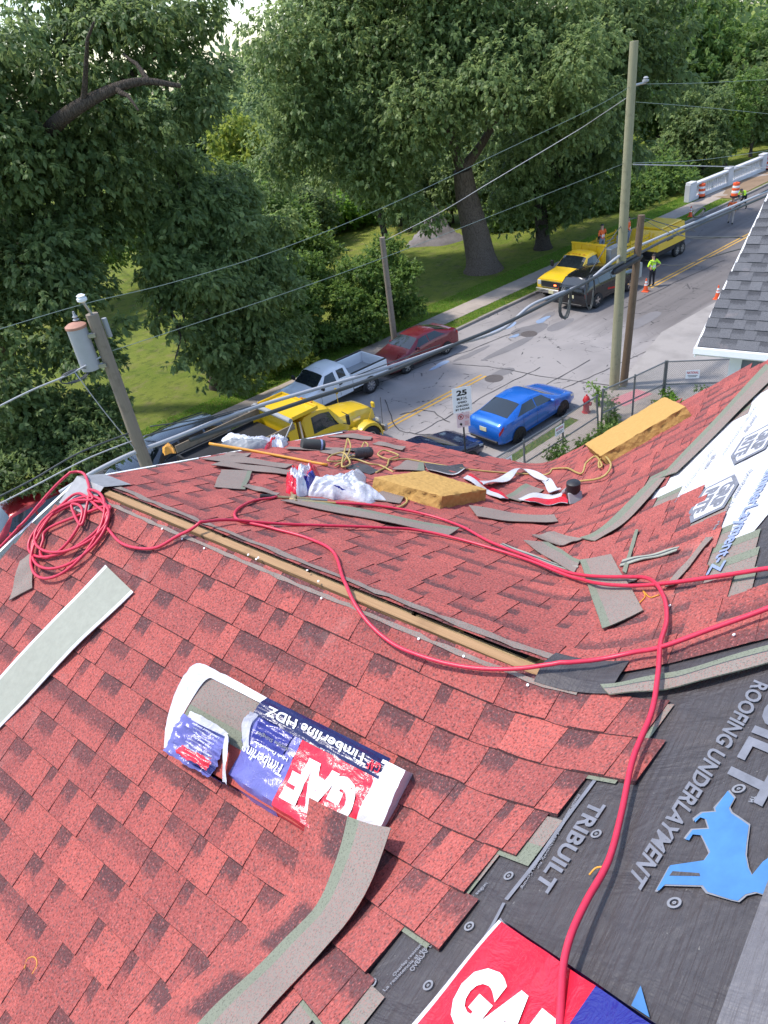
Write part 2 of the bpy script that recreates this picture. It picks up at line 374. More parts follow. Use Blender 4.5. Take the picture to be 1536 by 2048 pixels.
M['seam'] = concrete('crack_seal', (.055, .052, .055), (.085, .08, .082)); M['blue_mark'] = concrete('blue_utility_paint', (.20, .27, .40), (.27, .34, .46)); M['iron'] = plain('cast_iron', (.15, .13, .125), .6, .5, .3, 30, .4)
M['pink_pad'] = plain('red_tactile_pad', (.52, .20, .21), .8, 0, .15, 30, .3); M['dirt'] = concrete('dirt', (.19, .125, .075), (.30, .21, .14))
ANG = PHI
def street(name): # empty-like root frame for things laid out along the street
    return None
def strip_mesh(name, mat, quads, z, parent=None):
    mb = MB()
    for q in quads:
        mb.add([(a, b, z) for a, b in q], [tuple(range(len(q)))])
    o = mb.build(name, mat, parent)
    if parent is None: o.location = (S0[0], S0[1], 0); o.rotation_euler = (0, 0, ANG)
    return o
UL, UR = -300.0, 400.0
mb = MB(); prof = [(-500, .12), (KN-.16, .12), (KN-.14, -.06), (KF+.14, -.06), (KF+.16, .12), (600, .12)]
mb.add([(u, n, z) for u in (-500, 700) for n, z in prof], [(i, 6+i, 7+i, i+1) for i in range(5)])
o = mb.build('ground', M['lawn']); o.location = (S0[0], S0[1], 0); o.rotation_euler = (0, 0, ANG); structure(o)
road = structure(strip_mesh('road', M['asphalt'], [[(UL, KN), (UR, KN), (UR, KF), (UL, KF)]], 0.0))
def roadpart(name, mat, pts, z): return strip_mesh(name, mat, pts, z, road)
for n0 in (-.13, .13):
    for a, b in ((-300, 6.15), (20.1, 400)):
        roadpart('yellow_line', M['yellow_line'], [[(a, n0-.055), (b, n0-.055), (b, n0+.055), (a, n0+.055)]], .008)
def unpx(l, z=0.0): return [un(gp(x, y, z)) for x, y in l]
def blob(c, r, k=14, j=.25, rot=0.0):
    ph = rng.uniform(0, 6, 3); out = []
    for i in range(k):
        t = 2*math.pi*i/k; q = 1+j*(.6*math.sin(2*t+ph[0])+.4*math.sin(3*t+ph[1])); x, y = r[0]*q*math.cos(t), r[1]*q*math.sin(t)
        out.append((c[0]+x*math.cos(rot)-y*math.sin(rot), c[1]+x*math.sin(rot)+y*math.cos(rot)))
    return out
zz = .004
for px_, r in (((1005, 745), (.75, .30)), ((1120, 650), (.95, .42)), ((1095, 632), (.7, .26)), ((1060, 660), (1.0, .7)), ((950, 705), (.9, .22)), ((1020, 695), (1.9, .28)), ((925, 715), (.6, .15)), ((1045, 640), (1.4, .22)), ((1340, 500), (2.4, .5)), ((1290, 640), (1.6, .35)), ((1180, 480), (2, .3))):
    u0, n0 = un(gp(*px_)); roadpart('road_patch', M['patch'], [blob((u0, n0), r)], zz); zz += .0006
for px_, r in (((880, 730), (.55, .22)), ((1010, 655), (.75, .3)), ((1085, 640), (.5, .25)), ((1145, 600), (.4, .2)), ((1030, 672), (.4, .12))):
    u0, n0 = un(gp(*px_)); roadpart('blue_paint_mark', M['blue_mark'], [blob((u0, n0), r, 12, .5)], zz); zz += .0006
for pts in ([(945, 880), (1100, 790), (1190, 750), (1320, 690)], [(700, 790), (850, 730), (940, 700), (1040, 660)], [(905, 728), (990, 735), (1080, 752), (1225, 772)], [(830, 868), (920, 820), (1000, 775), (1080, 735)], [(770, 800), (800, 860), (870, 870)], [(1010, 800), (1090, 770), (1180, 720)], [(1240, 620), (1330, 575), (1450, 520)], [(800, 830), (850, 820), (900, 845)]):
    P = smooth_path([(*un(gp(*p)), 0) for p in pts], 6)[:, :2]; P[1:-1] += rng.normal(0, .035, P[1:-1].shape)
    d = np.gradient(P, axis=0); d = np.stack([-d[:, 1], d[:, 0]], 1)/np.linalg.norm(d, axis=1)[:, None]; ww = rng.uniform(.012, .03, (len(P), 1)); A, B = P-d*ww, P+d*ww
    roadpart('sealed_crack', M['seam'], [[A[i], A[i+1], B[i+1], B[i]] for i in range(len(P)-1)], zz); zz += .0006
for px_ in ((988, 757), (1058, 668)):
    p = gp(*px_); mh = thing('manhole_cover', 'round iron manhole cover set in the road near the '+('short yellow line' if px_[0] < 1000 else 'blue paint marks'), 'manhole', (p[0], p[1], 0)); mb = MB(); mb.lathe([(.42, .002), (.42, .012), (.36, .012), (.36, .008)], 24); mb.build('frame', M['iron'], mh)
    mb = MB(); mb.lathe([(.355, .002), (.355, .010), (.0, .010)], 24)
    for i in range(-2, 3): mb.box((i*.11, 0, .0115), (.04, .4, .003))
    mb.build('lid', M['iron'], mh)
# kerbs: stones of 2.4 m
def kerb(name, n0, n1, a, b, step=2.4):
    root = bpy.data.objects.new(name, None); link(root); root.location = (S0[0], S0[1], 0); root.rotation_euler = (0, 0, ANG); structure(root); mb = MB(); mb.box((0, 0, .04), (step-.03, abs(n1-n0), .2), bev=.02); first = None; u0 = a
    while u0 < b:
        if first is None: first = mb.build('kerb_stone', M['kerb'], root); k = first
        else: k = first.copy(); COL.objects.link(k); k.parent = root
        k.location = (u0, (n0+n1)/2, random.uniform(-.012, .012)); u0 += step
    return root
kerb('kerb', KF-.02, KF+.16, -40, 56); kerb('kerb', KN-.16, KN+.02, -30, 4.5)
def pave(name, n0, n1, a, b, step, skip=()):
    root = bpy.data.objects.new(name, None); link(root); root.location = (S0[0], S0[1], 0); root.rotation_euler = (0, 0, ANG); structure(root); mb = MB(); mb.box((0, 0, .075), (step-.022, n1-n0, .13), bev=.012); first = None; u0 = a
    while u0 < b:
        if first is None: first = mb.build('pavement_slab', M['slab'], root); k = first
        else: k = first.copy(); COL.objects.link(k); k.parent = root
        k.location = (u0, (n0+n1)/2, random.uniform(0, .012)); k.rotation_euler = (random.uniform(-.006, .006), random.uniform(-.006, .006), 0); u0 += step
    return root
pave('pavement', 6.15, 7.55, -40, 60, 1.5); pave('pavement', -7.35, -6.2, -24, 4.6, 1.35)
# side street and corner by the fence
o = strip_mesh('side_street', M['sidestreet'], [[(8.4, KN+.02), (14.2, KN+1.5), (30, KN+1.0), (30, KN-30), (7.2, KN-30), (7.2, KN-2)]], .128); structure(o)
structure(strip_mesh('corner_pavement', M['slab'], [[(4.6, -8.3), (7.9, -8.3), (8.3, -6.9), (8.0, -5.95), (7.2, -5.6), (4.6, -5.55)]], .150))
o = strip_mesh('tactile_pad', M['pink_pad'], [[(6.5, -7.0), (8.05, -7.3), (8.1, -6.55), (6.6, -6.2)]], .157); structure(o)
structure(strip_mesh('yard_concrete', M['sidestreet'], [[(-14, -7.45), (7.0, -7.45), (7.0, -14), (-14, -14)]], .127))
structure(strip_mesh('dirt_patch', M['dirt'], [blob((.6, 11.0), (2.4, .55), 18, .3)], .126))
structure(strip_mesh('bridge_deck', M['dirt'], [[(40.5, KF+.2), (56, KF+.6), (56, 8.2), (41, 8.3)]], .150))

# ------------------------------------------------------------------ the roofed house
ZR = 11.5; E_ = .143
_r1 = gp(1200, 1390, ZR); XR, YR = float(_r1[0]), float(_r1[1])
AA, AC, TB = rad(30), rad(24.5), .81
TA, TC = math.tan(AA), math.tan(AC)
YG = YR+2.99
def S(x, y):
    x = np.asarray(x, float); y = np.asarray(y, float)
    g = ZR-np.where(x < XR, TA*(XR-x), TC*(x-XR)); b = ZR-TB*(y-YR); k = .13
    return (g+b+np.sqrt((g-b)**2+k*k))/2
def gable_y(x): return YG+np.where(x < XR, .50*(XR-x), .30*(x-XR))
def eave_dx(y): y = np.asarray(y, float); return 3.62-.19*np.maximum(y-YR-2.0, 0)-.16*np.clip(YR+1.95-y, 0, 2.2)
def rp(px, py, lift=0.0):     # sight line met with the roof surface
    r = ray(px, py); t = np.arange(.4, 14, .01); P = CAM+r*t[:, None]; d = P[:, 2]-S(P[:, 0], P[:, 1])-lift; i = int(np.argmax(d < 0))
    if d[i] >= 0: i = len(t)-1
    a, b = t[max(i-1, 0)], t[i]
    for _ in range(20):
        m = (a+b)/2; p = CAM+r*m
        if p[2]-float(S(p[0], p[1]))-lift > 0: a = m
        else: b = m
    p = CAM+r*b; return p
def onroof(x, y, lift=0.0): return np.stack([x, y, S(x, y)+lift], -1)
HC = (XR, YR-.6, .12)
house = thing('roofed_house', 'tall house whose red shingle roof is being laid, seen from up on it', 'house', HC)
def fold(side):
    ang = AA if side == 'A' else AC; sg = -1 if side == 'A' else 1
    wv = np.array([-sg*math.cos(ang), -math.sin(ang)/TB, math.sin(ang)]); wv /= np.linalg.norm(wv)       # valley, pointing up
    nB = np.array([0, TB, 1.0]); nB /= np.linalg.norm(nB); p = np.cross(nB, wv); p *= np.sign(p@np.array([0, -1, 0])) or 1
    ca = wv@np.array([0, -1, 0]); d = ca*wv+math.sqrt(1-ca*ca)*p
    def f(y, v):
        y = np.asarray(y, float); v = np.asarray(v, float); yv = YR+v*math.sin(ang)/TB; x = XR+sg*v*math.cos(ang)
        e = np.maximum(yv-y, 0); return np.where(y >= yv, x, x+d[0]*e), np.where(y >= yv, y, yv+d[1]*e)
    return f, (lambda v: YR+v*math.sin(ang)/TB), d, ang, sg
FA, YVA, dA, _, _ = fold('A'); FC, YVC, dC, _, _ = fold('C')
# where the courses stop on the big right-hand slope (read off the photograph): distance below the ridge, run past the valley
endA = [(0.12, 0.34), (0.2, 0.54), (0.36, 0.46), (0.48, 0.5), (0.76, 0.66), (0.84, 0.62), (1.04, 0.66), (1.2, 0.7)]
endC = [(-0.04, 0.75), (0.16, 0.68), (0.3, 0.62), (0.40, 0.54), (0.52, 0.66), (0.76, 0.70), (0.92, 0.64), (1.2, 0.72), (1.64, 0.62), (1.84, 0.58), (2.28, 1.1), (2.84, 1.62), (3.2, 2.4), (3.7, 3.3)]
def runout(tab, v, jit):
    if v < -.05: return 0
    xs = [t[0] for t in tab]; ys = [t[1] for t in tab]; return max(.12, float(np.interp(v, xs, ys)))+jit
TABS = []
def tab_piece(f, y0, y1, v0, v1, raised, tone, dark, nu):
    ys = np.linspace(y0, y1, nu+1); V = []; A = []; Fs = []; n = nu+1
    la, lb = .004, .0115+(.005 if raised else 0)
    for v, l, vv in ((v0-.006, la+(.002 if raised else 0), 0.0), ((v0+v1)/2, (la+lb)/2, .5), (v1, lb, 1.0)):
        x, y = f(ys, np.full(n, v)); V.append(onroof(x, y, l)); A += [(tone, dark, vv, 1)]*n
    for l in (lb, -.004):                       # dark asphalt cut edge, also painting in the shadow line under each course
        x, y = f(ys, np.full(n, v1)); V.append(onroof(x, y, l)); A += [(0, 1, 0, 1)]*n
    for e in (0, -1):
        for v, l in ((v0, la), (v1, lb), (v1, -.004), (v0, -.004)): x, y = f(ys[[e]], np.array([v])); V.append(onroof(x, y, l)); A += [(0, 1, 0, 1)]
    for r in range(2):
        for i in range(nu): Fs.append((r*n+i, r*n+i+1, (r+1)*n+i+1, (r+1)*n+i))
    for i in range(nu): Fs.append((3*n+i, 3*n+i+1, 4*n+i+1, 4*n+i))
    b = 5*n; Fs += [(b, b+1, b+2, b+3), (b+7, b+6, b+5, b+4)]
    return np.concatenate(V), Fs, A
def lay(side, vmax, tab, ytop):
    f, yv, d, ang, sg = fold(side); k = 0; v0 = .045
    while v0 < vmax:
        v1 = v0+E_; x0 = XR+sg*v0*math.cos(ang); yend = float(gable_y(x0))+random.uniform(-.03, .02)
        jit = random.choice([-.14, -.09, -.05, -.02, .02] if side == 'A' else [-.12, -.06, 0, .06, .1] if v0 < 2 else [0, .03]) if k > 1 else 0
        ybot = yv(v0)-runout(tab, v0, jit); y = yend; first = True
        phase = random.random() < .5
        while y > ybot+.03:
            wd = random.choice([.08, .11, .13, .16, .19, .22]) if phase else random.choice([.05, .08, .11, .14]); y2 = max(ybot, y-wd)
            if y2-ybot < .06: y2 = ybot
            near = abs((y+y2)/2-yv(v0+.07)) < .75
            if side == 'C' and v1*math.cos(ang) > float(eave_dx((y+y2)/2))+.05 and y2 > yv(v0): y = y2; phase = not phase; continue
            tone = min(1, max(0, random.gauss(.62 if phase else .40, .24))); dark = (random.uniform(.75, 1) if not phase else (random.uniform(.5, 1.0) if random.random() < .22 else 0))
            if side == 'C' and y2 < yv(v0):
                cx_, cy_ = f(np.array([(y+y2)/2]), np.array([v0+.07]))
                if cx_[0]-XR > float(eave_dx(cy_[0]))-.01: y = y2; phase = not phase; continue
            TABS.append((side, *tab_piece(f, y, y2, v0, v1, phase, tone, dark, 4 if near else 2)))
            y = y2; phase = not phase
        v0 = v1; k += 1
lay('A', 3.3, endA, 0); lay('C', 3.95, endC, 0)
def tab_mesh(name, parts, parent):
    mb = MB(); A = []
    for sd_, V, Fs, a in parts: mb.add(V, Fs); A += a
    o = mb.build(name, M['shingle'], parent, world=True)
    at = o.data.attributes.new('tab', 'FLOAT_COLOR', 'POINT'); at.data.foreach_set('color', np.array(A, np.float32).ravel()); return o
deck = MB(); sx = np.concatenate([np.linspace(-3.25, -.10, 40), [-.052]]); sc_ = np.concatenate([[.052], np.linspace(.10, 3.58, 44)])
for xs in (sx, sc_):
    G = []
    for dx in xs:
        ys = np.linspace(YR-3.2, float(gable_y(XR+dx))-.02, 70); X = XR+(dx if dx < .2 else dx/3.62*eave_dx(ys)); X = np.full(70, 1.0)*X; G.append(onroof(X, ys, -.006))
    deck.grid(np.array(G), flip=True)
G = []
for dx in (-.052, 0, .052):
    ys = np.linspace(YR-3.2, YR+.02, 40); G.append(onroof(np.full(40, XR+dx), ys, -.006))
deck.grid(np.array(G), flip=True)
roof = deck.build('roof', M['felt'], house, smooth=60, world=True); XF[roof] = XF[house]
def vis(t):
    c = t[1].mean(0); q = projv(t[1]); d = np.linalg.norm(c-CAM); a = (q[:, 0].max()-q[:, 0].min())*(q[:, 1].max()-q[:, 1].min())
    inside = (-60 < q[:, 0].mean() < 1596) and (-60 < q[:, 1].mean() < 2110); return a if inside and q[:, 2].min() > .1 else 0
order = sorted(range(len(TABS)), key=lambda i: -vis(TABS[i]))
for i in order[:300]: tab_mesh('shingle', [TABS[i]], roof)
stuff(tab_mesh('shingle_field', [TABS[i] for i in order[300:]], roof))
# grey headlaps that show where courses stop
def headlap(side, tab):
    f, yv, d, ang, sg = fold(side); a = MB(); b = MB(); v0 = .045; k = 0; a.v = []; 
    while v0 < 3.2:
        y0 = yv(v0)-runout(tab, v0, random.choice([-.12, -.02, .05]) if side == 'A' else .05); ys = np.linspace(y0, y0+.30, 9); jj = random.uniform(-.04, .1)
        for bb, va, vb, l in ((a, v0-.135, v0-.045, .0024), (b, v0-.048, v0+.012, .0032)):
            G = [onroof(*f(ys-jj, np.full(9, v)), l) for v in (va, (va+vb)/2, vb)]
            bb.grid(np.array(G)) if v0 > .15 else None
        v0 += E_
    a.build('shingle_headlap', M['head'], roof, world=True); b.build('headlap_band', M['green'], roof, world=True)
headlap('A', endA); headlap('C', endC)
# open ridge: board, rafters, cut sheathing
Rz = ZR-.004
rb = MB(); L = YG-YR; rb.box((XR+.002, YR+L/2-.06, Rz-.079), (.038, L-.36, .15), bev=.004)
rb.build('ridge_board', M['beam'], house, world=True)
for i in range(8):
    y = YR+.28+i*.385
    for s_ in (-1, 1):
        t_ = TA if s_ < 0 else TC; mb = MB(); x0, x1 = XR+s_*.028, XR+s_*.2; z0 = ZR-t_*.028-.022; z1 = ZR-t_*.2-.022
        mb.hexa([(x0, y-.019, z0-.1), (x1, y-.019, z1-.1), (x1, y+.019, z1-.1), (x0, y+.019, z0-.1), (x0, y-.019, z0), (x1, y-.019, z1), (x1, y+.019, z1), (x0, y+.019, z0)]); mb.build('rafter', M['beam'], house, world=True)
mb = MB()
for k_ in range(5):
    y0 = YR+.22+k_*.55; y1 = y0+.53; mb.box((XR+.048, (y0+y1)/2, ZR-TC*.05-.012-random.uniform(0, .006)), (.016, y1-y0, .012), tilt=(0, AC))
mb.build('sheathing_edge', M['ply'], house, world=True)
mb = MB(); mb.box((XR, YR+L/2, ZR-.30), (.6, L-.3, .02)); mb.build('attic_shade_sheet', M['dark'], house, world=True)  # near-black sheet under the slot, the attic's shade put into its colour
ry = np.linspace(YR+.05, YG-.2, 50)   # grey lips of cut shingle along the slot, flashing at the street end
for s_ in (-1, 1):
    mb = MB(); w0, w1 = (.050, .064) if s_ < 0 else (.050, .085)
    G = [np.stack([np.full(50, XR+s_*w_)+rng.normal(0, .003, 50), ry, S(XR+s_*w_, ry)+.012+rng.normal(0, .0015, 50)], -1) for w_ in (w0, w1)]; mb.grid(np.array(G), flip=s_ < 0); mb.build('cut_shingle_lip', M['head'], house, world=True)
mb = MB(); ys = np.linspace(YG-.24, YG+.02, 6)
for s_ in (-1, 1):
    G = [onroof(XR+s_*np.full(6, w_), ys, .02) for w_ in (0, .08, .15)]; mb.grid(np.array(G), flip=s_ < 0)
mb.build('ridge_flashing', plain('grey_flashing', (.27, .27, .28), .6, .2, .3, 25), house, world=True)
mb = MB(); ys = np.linspace(YR-.05, YR+.2, 6)      # black felt patch where the ridge meets the big slope
G = [onroof(np.full(6, XR+w_), ys, .016) for w_ in (-.06, -.02, .02, .06, .1)]; mb.grid(np.array(G), flip=True); mb.build('felt_patch', M['felt'], house, world=True)
# trim and walls
def rake(xa, xb, off, mat, nm, w_=.02, hgt=.16):
    xs = np.linspace(xa, xb, 12); ys = gable_y(xs)+off; z = S(xs, ys)-.03; mb = MB()
    G = np.array([np.stack([xs, ys+q, z+zq], -1) for q, zq in ((0, 0.028), (w_, 0.028), (w_, -hgt), (0, -hgt))]); mb.grid(G); mb.build(nm, mat, house, world=True)
rake(XR-3.25, XR, .012, M['white_paint'], 'rake_board'); rake(XR, XR+3.2, .012, M['white_paint'], 'rake_board')
M['siding'] = plain('pale_siding', (.55, .54, .50), .7, 0, .08, 5)
zA = ZR-TA*3.0-.12; zC = ZR-TC*3.35-.12; yF = YG-.1; yb = YR-3.0; x0, x1 = XR-3.0, XR+3.35
mb = MB(); mb.add([(x0, yb, .12), (x1, yb, .12), (x1, yF, .12), (x0, yF, .12), (x0, yb, zA), (x1, yb, zC), (x1, yF, zC), (x0, yF, zA), (XR, yF, ZR-.2)], [(0, 1, 5, 4), (1, 2, 6, 5), (2, 3, 7, 8, 6), (3, 0, 4, 7)])
mb.build('wall', M['siding'], house, world=True)
for xx, zz_ in ((x0+.9, 6.3), (x0+2.4, 6.3), (x1-1.3, 6.3), (x0+.9, 3.2), (x0+2.4, 3.2), (x1-1.3, 3.2)):
    mb = MB(); mb.box((xx, yF+.03, zz_), (.95, .06, 1.5)); f_ = mb.build('window', M['white_paint'], house, world=True); XF[f_] = XF[house]; mb = MB(); mb.box((xx, yF+.066, zz_), (.8, .012, 1.35)); mb.build('pane', M['glass'], f_, world=True)
mb = MB(); xe = XR+3.60
mb.add([(xe, y, z) for y in (YR+1.95, float(gable_y(xe))) for z in ()], [])
G = np.array([[(XR+float(eave_dx(y))+.02+dx, y, float(S(XR+eave_dx(y), y))-.16+dz) for y in np.linspace(YR+2.05, float(gable_y(XR+3.3)), 8)] for dx, dz in ((0, 0), (0, -.11), (.1, -.12), (.12, .0), (.125, .0))]); mb.grid(G); mb.build('gutter', M['white_paint'], house, world=True)

# ------------------------------------------------------------------ underlayment sheets and their print
def sheet(nm, corners, mat, parent, lift=.004, nu=30, nv=14, wav=.003, world=True):
    """quad between four roof points, draped on the roof"""
    a, b, c, d = [np.array(p)[:2] for p in corners]; G = []
    for i in range(nu+1):
        s_ = i/nu; row = []
        for j in range(nv+1):
            t_ = j/nv; p = (a*(1-s_)+b*s_)*(1-t_)+(d*(1-s_)+c*s_)*t_; row.append((p[0], p[1], float(S(p[0], p[1]))+lift+wav*(math.sin(p[0]*9+p[1]*4)+math.sin(p[1]*17+p[0]*3))*.5+wav))
        G.append(row)
    mb = MB(); mb.grid(np.array(G)); mb2 = mb; o = mb2.build(nm, mat, parent, smooth=80, world=world); return o
def flipup(o):
    me = o.data
    if sum(p.normal.z for p in me.polygons) < 0: me.flip_normals()
    return o
xq = XR+3.42
wl0 = rp(1300, 985); wl1 = rp(1500, 775); wr0 = rp(1478, 1098); wr1 = rp(1536, 1040)
kx = (wl1[1]-wl0[1])/(wl1[0]-wl0[0])
ylow = lambda x: wl0[1]+kx*(x-wl0[0])
yup = lambda x: wr0[1]+(wr1[1]-wr0[1])/(wr1[0]-wr0[0])*(x-wr0[0])*.6
xl = XR+.62
white = flipup(sheet('white_underlayment', [(xl, ylow(xl)+.12), (xq, ylow(xq)+.05), (xq, yup(xq)), (xl, yup(xl))], M['whitefelt'], house, .0005, 60, 20, .0008)); XF[white] = XF[house]
g0, g1 = rp(1536, 1735), rp(1395, 2048)
gs = flipup(sheet('grey_underlayment', [(g0[0]+.5, g0[1]-.02), (g1[0]-.9, g1[1]+.0), (g1[0]-.9, YR-2.4), (g0[0]+.5, YR-2.4)], M['greyfelt'], house, .012, 24, 10, .004))
def text_mesh(body, bold=0.0, shear=0.0, spacing=1.0, sub=False):
    cu = bpy.data.curves.new('t', 'FONT'); cu.body = body; cu.size = 1.0; cu.offset = bold; cu.shear = shear; cu.space_character = spacing; cu.resolution_u = 3; cu.fill_mode = 'FRONT'
    ob = bpy.data.objects.new('t', cu); COL.objects.link(ob); dg = bpy.context.evaluated_depsgraph_get(); me = bpy.data.meshes.new_from_object(ob.evaluated_get(dg))
    V = np.array([v.co[:] for v in me.vertices]); Fs = [tuple(p.vertices) for p in me.polygons]; bpy.data.objects.remove(ob); bpy.data.curves.remove(cu); bpy.data.meshes.remove(me)
    if len(V) == 0: V = np.zeros((1, 3))
    if sub:
        bm = bmesh.new(); vv = [bm.verts.new(p) for p in V]
        for f in Fs:
            try: bm.faces.new([vv[i] for i in f])
            except ValueError: pass
        bmesh.ops.triangulate(bm, faces=bm.faces[:])
        for _ in range(3):
            le = [e for e in bm.edges if e.calc_length() > .11]
            if le: bmesh.ops.subdivide_edges(bm, edges=le, cuts=1); bmesh.ops.triangulate(bm, faces=bm.faces[:])
        bm.verts.index_update(); V = np.array([v.co[:] for v in bm.verts]); Fs = [tuple(v.index for v in f.verts) for f in bm.faces]; bm.free()
    V[:, 0] -= V[:, 0].min(); V[:, 1] -= V[:, 1].min(); return V, Fs
def text_on(body, origin, along, upv, parent, mat, lift=.004, bold=.02, shear=0.0, name='lettering', surf=None, spacing=1.0):
    """letters fill the box origin, origin+along, origin+upv; drape them on the surface"""
    V, Fs = text_mesh(body, bold, shear, spacing); w_, h_ = V[:, 0].max(), V[:, 1].max()
    o_, a_, u_ = np.array(origin, float), np.array(along, float), np.array(upv, float); P = o_+np.outer(V[:, 0]/w_, a_)+np.outer(V[:, 1]/h_, u_)
    if surf is not None: P = surf(P, lift)
    mb = MB(); mb.add(P, Fs); o = mb.build(name, mat, parent, world=True); return o
def on_roof(P, lift):
    Q = np.array(P, float); Q[:, 2] = S(Q[:, 0], Q[:, 1])+lift+.004*(np.sin(Q[:, 0]*9+Q[:, 1]*4)+np.sin(Q[:, 1]*17+Q[:, 0]*3))*.0; return Q
def px_text(body, p0, p1, p2, parent, mat, lift=.004, bold=.02, shear=0.0, spacing=1.0):
    a, b, c = rp(*p0), rp(*p1), rp(*p2); return text_on(body, a, b-a, c-a, parent, mat, lift, bold, shear, 'lettering', on_roof, spacing)
px_text('TRIBUILT', (1183, 1600), (1068, 1770), (1212, 1612), roof, M['print_grey'], .002, .03)
px_text('ROOFING UNDERLAYMENT', (1508, 1360), (1255, 1753), (1538, 1372), roof, M['print_grey'], .002, .025)
px_text('TRIBUILT', (1632, 1240), (1440, 1570), (1716, 1252), roof, M['print_grey'], .002, .03)
px_text('Overlap resistance may vary with surface underneath', (790, 1955), (962, 1758), (784, 1950), roof, M['print_pale'], .002, .012)
px_text('La resistencia al deslizamiento puede variar segun', (772, 1985), (978, 1768), (765, 1980), roof, M['print_pale'], .002, .012)
px_text('OVERLAP LINE', (826, 1944), (876, 1876), (818, 1940), roof, M['print_pale'], .002, .02)
px_text('LINEA', (906, 1836), (924, 1813), (897, 1832), roof, M['print_pale'], .002, .02)
px_text('Manufactured exclusively for', (1146, 1610), (1072, 1737), (1151, 1612), roof, M['print_pale'], .002, .012)
px_text('Beacon Sales Acquisition, Inc. by Owens Corning', (1155, 1588), (1040, 1775), (1161, 1591), roof, M['print_pale'], .002, .012)
px_text('TM', (1503, 1592), (1496, 1604), (1512, 1594), roof, M['print_pale'], .002, .02)
def ribbon(pts, wpx, parent, mat, nm, lift=.0015):
    P = smooth_path([rp(*p) for p in pts], 5); d = np.gradient(P, axis=0); d = np.stack([-d[:, 1], d[:, 0]], 1)/np.linalg.norm(d[:, :2], axis=1)[:, None]
    A = P[:, :2]-d*wpx/2; B = P[:, :2]+d*wpx/2; mb = MB(); mb.grid(np.array([onroof(A[:, 0], A[:, 1], lift), onroof(B[:, 0], B[:, 1], lift)])); return flipup(mb.build(nm, mat, parent, world=True))
ribbon([(1190, 1560), (1130, 1640), (1075, 1720), (1012, 1800)], .011, roof, M['print_grey'], 'overlap_line'); ribbon([(1008, 1806), (985, 1850), (955, 1900), (920, 1960)], .008, roof, M['print_grey'], 'overlap_line')
ribbon([(926, 1816), (905, 1843), (893, 1857)], .010, roof, M['print_grey'], 'overlap_line')
def ring(px_, r=.0125):
    c = rp(*px_); mb = MB(); t = np.linspace(0, 2*math.pi, 21)[:-1]
    for a, b in ((r, r*.62), (r*.28, 0.001)):
        V = [onroof(c[0]+q*np.cos(t), c[1]+q*np.sin(t), .002) for q in (a, b)]; mb.add(np.concatenate(V), [(i, (i+1) % 20, 20+(i+1) % 20, 20+i) for i in range(20)])
    flipup(mb.build('nailing_mark', M['print_pale'], roof, world=True))
for q in ((938, 1853), (856, 1971), (1017, 1752), (1192, 1668), (1348, 1806), (1477, 1578), (744, 1966), (1085, 1655)): ring(q)
def decal(pts, parent, mat, nm, lift):
    P = [rp(*p) for p in pts]; bm = bmesh.new(); vs_ = [bm.verts.new((p[0], p[1], 0)) for p in P]; f = bm.faces.new(vs_); bmesh.ops.triangulate(bm, faces=[f])
    V = np.array([v.co[:] for v in bm.verts]); bm.verts.index_update(); Fs = [[v.index for v in f.verts] for f in bm.faces]; bm.free(); V[:, 2] = S(V[:, 0], V[:, 1])+lift
    mb = MB(); mb.add(V, Fs); return flipup(mb.build(nm, mat, parent, world=True))
horse = [(1455, 1583), (1468, 1598), (1457, 1618), (1462, 1628), (1480, 1640), (1497, 1652), (1492, 1690), (1490, 1710), (1495, 1735), (1503, 1752), (1525, 1725), (1560, 1700), (1590, 1760), (1560, 1800), (1510, 1785), (1490, 1790), (1475, 1803), (1460, 1800), (1415, 1785), (1405, 1772), (1330, 1770), (1318, 1782), (1313, 1781), (1340, 1732), (1408, 1722), (1420, 1705), (1412, 1690), (1403, 1672), (1385, 1670), (1378, 1682), (1370, 1680), (1385, 1661), (1418, 1659), (1412, 1640), (1400, 1636), (1390, 1646), (1388, 1640), (1405, 1627), (1432, 1625), (1430, 1618)]
hc = np.mean(horse, 0); decal([(p[0]+(3.5 if p[0] > hc[0] else -3.5), p[1]+(2.5 if p[1] > hc[1] else -2.5)) for p in horse], roof, M['print_pale'], 'emblem_outline', .0018); decal(horse, roof, M['print_blue'], 'blue_animal_emblem', .0028)
decal([(1345, 1744), (1398, 1748), (1400, 1754), (1338, 1753)], roof, M['felt'], 'emblem_gap', .0036)
decal([(1281, 1972), (1262, 2012), (1299, 2036)], roof, M['print_blue'], 'blue_emblem_tip', .002)
# print on the white sheet
def wl(pc, sz, ang0=0.0):
    c = rp(*pc); al = np.array([-1.0, 0, 0])*sz; up = np.array([0, -.78, 0])*sz*.62; return c-al*.5-up*.5, al, up
for pc, sz in (((1425, 1000), .30), ((1505, 890), .30), ((1600, 800), .30)):
    o_, al, up = wl(pc, sz); fr = [(0, -.02), (.70, -.02), (1.14, .30), (1.0, 1.05), (.30, 1.05), (-.14, .72)]; inn = [(.05, .07), (.66, .07), (1.04, .33), (.93, .96), (.34, .96), (-.05, .68)]
    for pts, m_, l_, nm in ((fr, M['print_grey'], .0105, 'logo_frame'), (inn, M['whitefelt'], .0115, 'logo_field')):
        P = np.array([o_+al*x+up*y for x, y in pts]); mb = MB(); mb.add(on_roof(P, l_), [tuple(range(6))]); flipup(mb.build(nm, m_, white, world=True))
    for s_, y0 in (('GRIP', .54), ('RITE', .12)): flipup(text_on(s_, o_+up*y0+al*.12, al*.76, up*.36, white, M['print_grey'], .0125, .06, 0, 'lettering', on_roof))
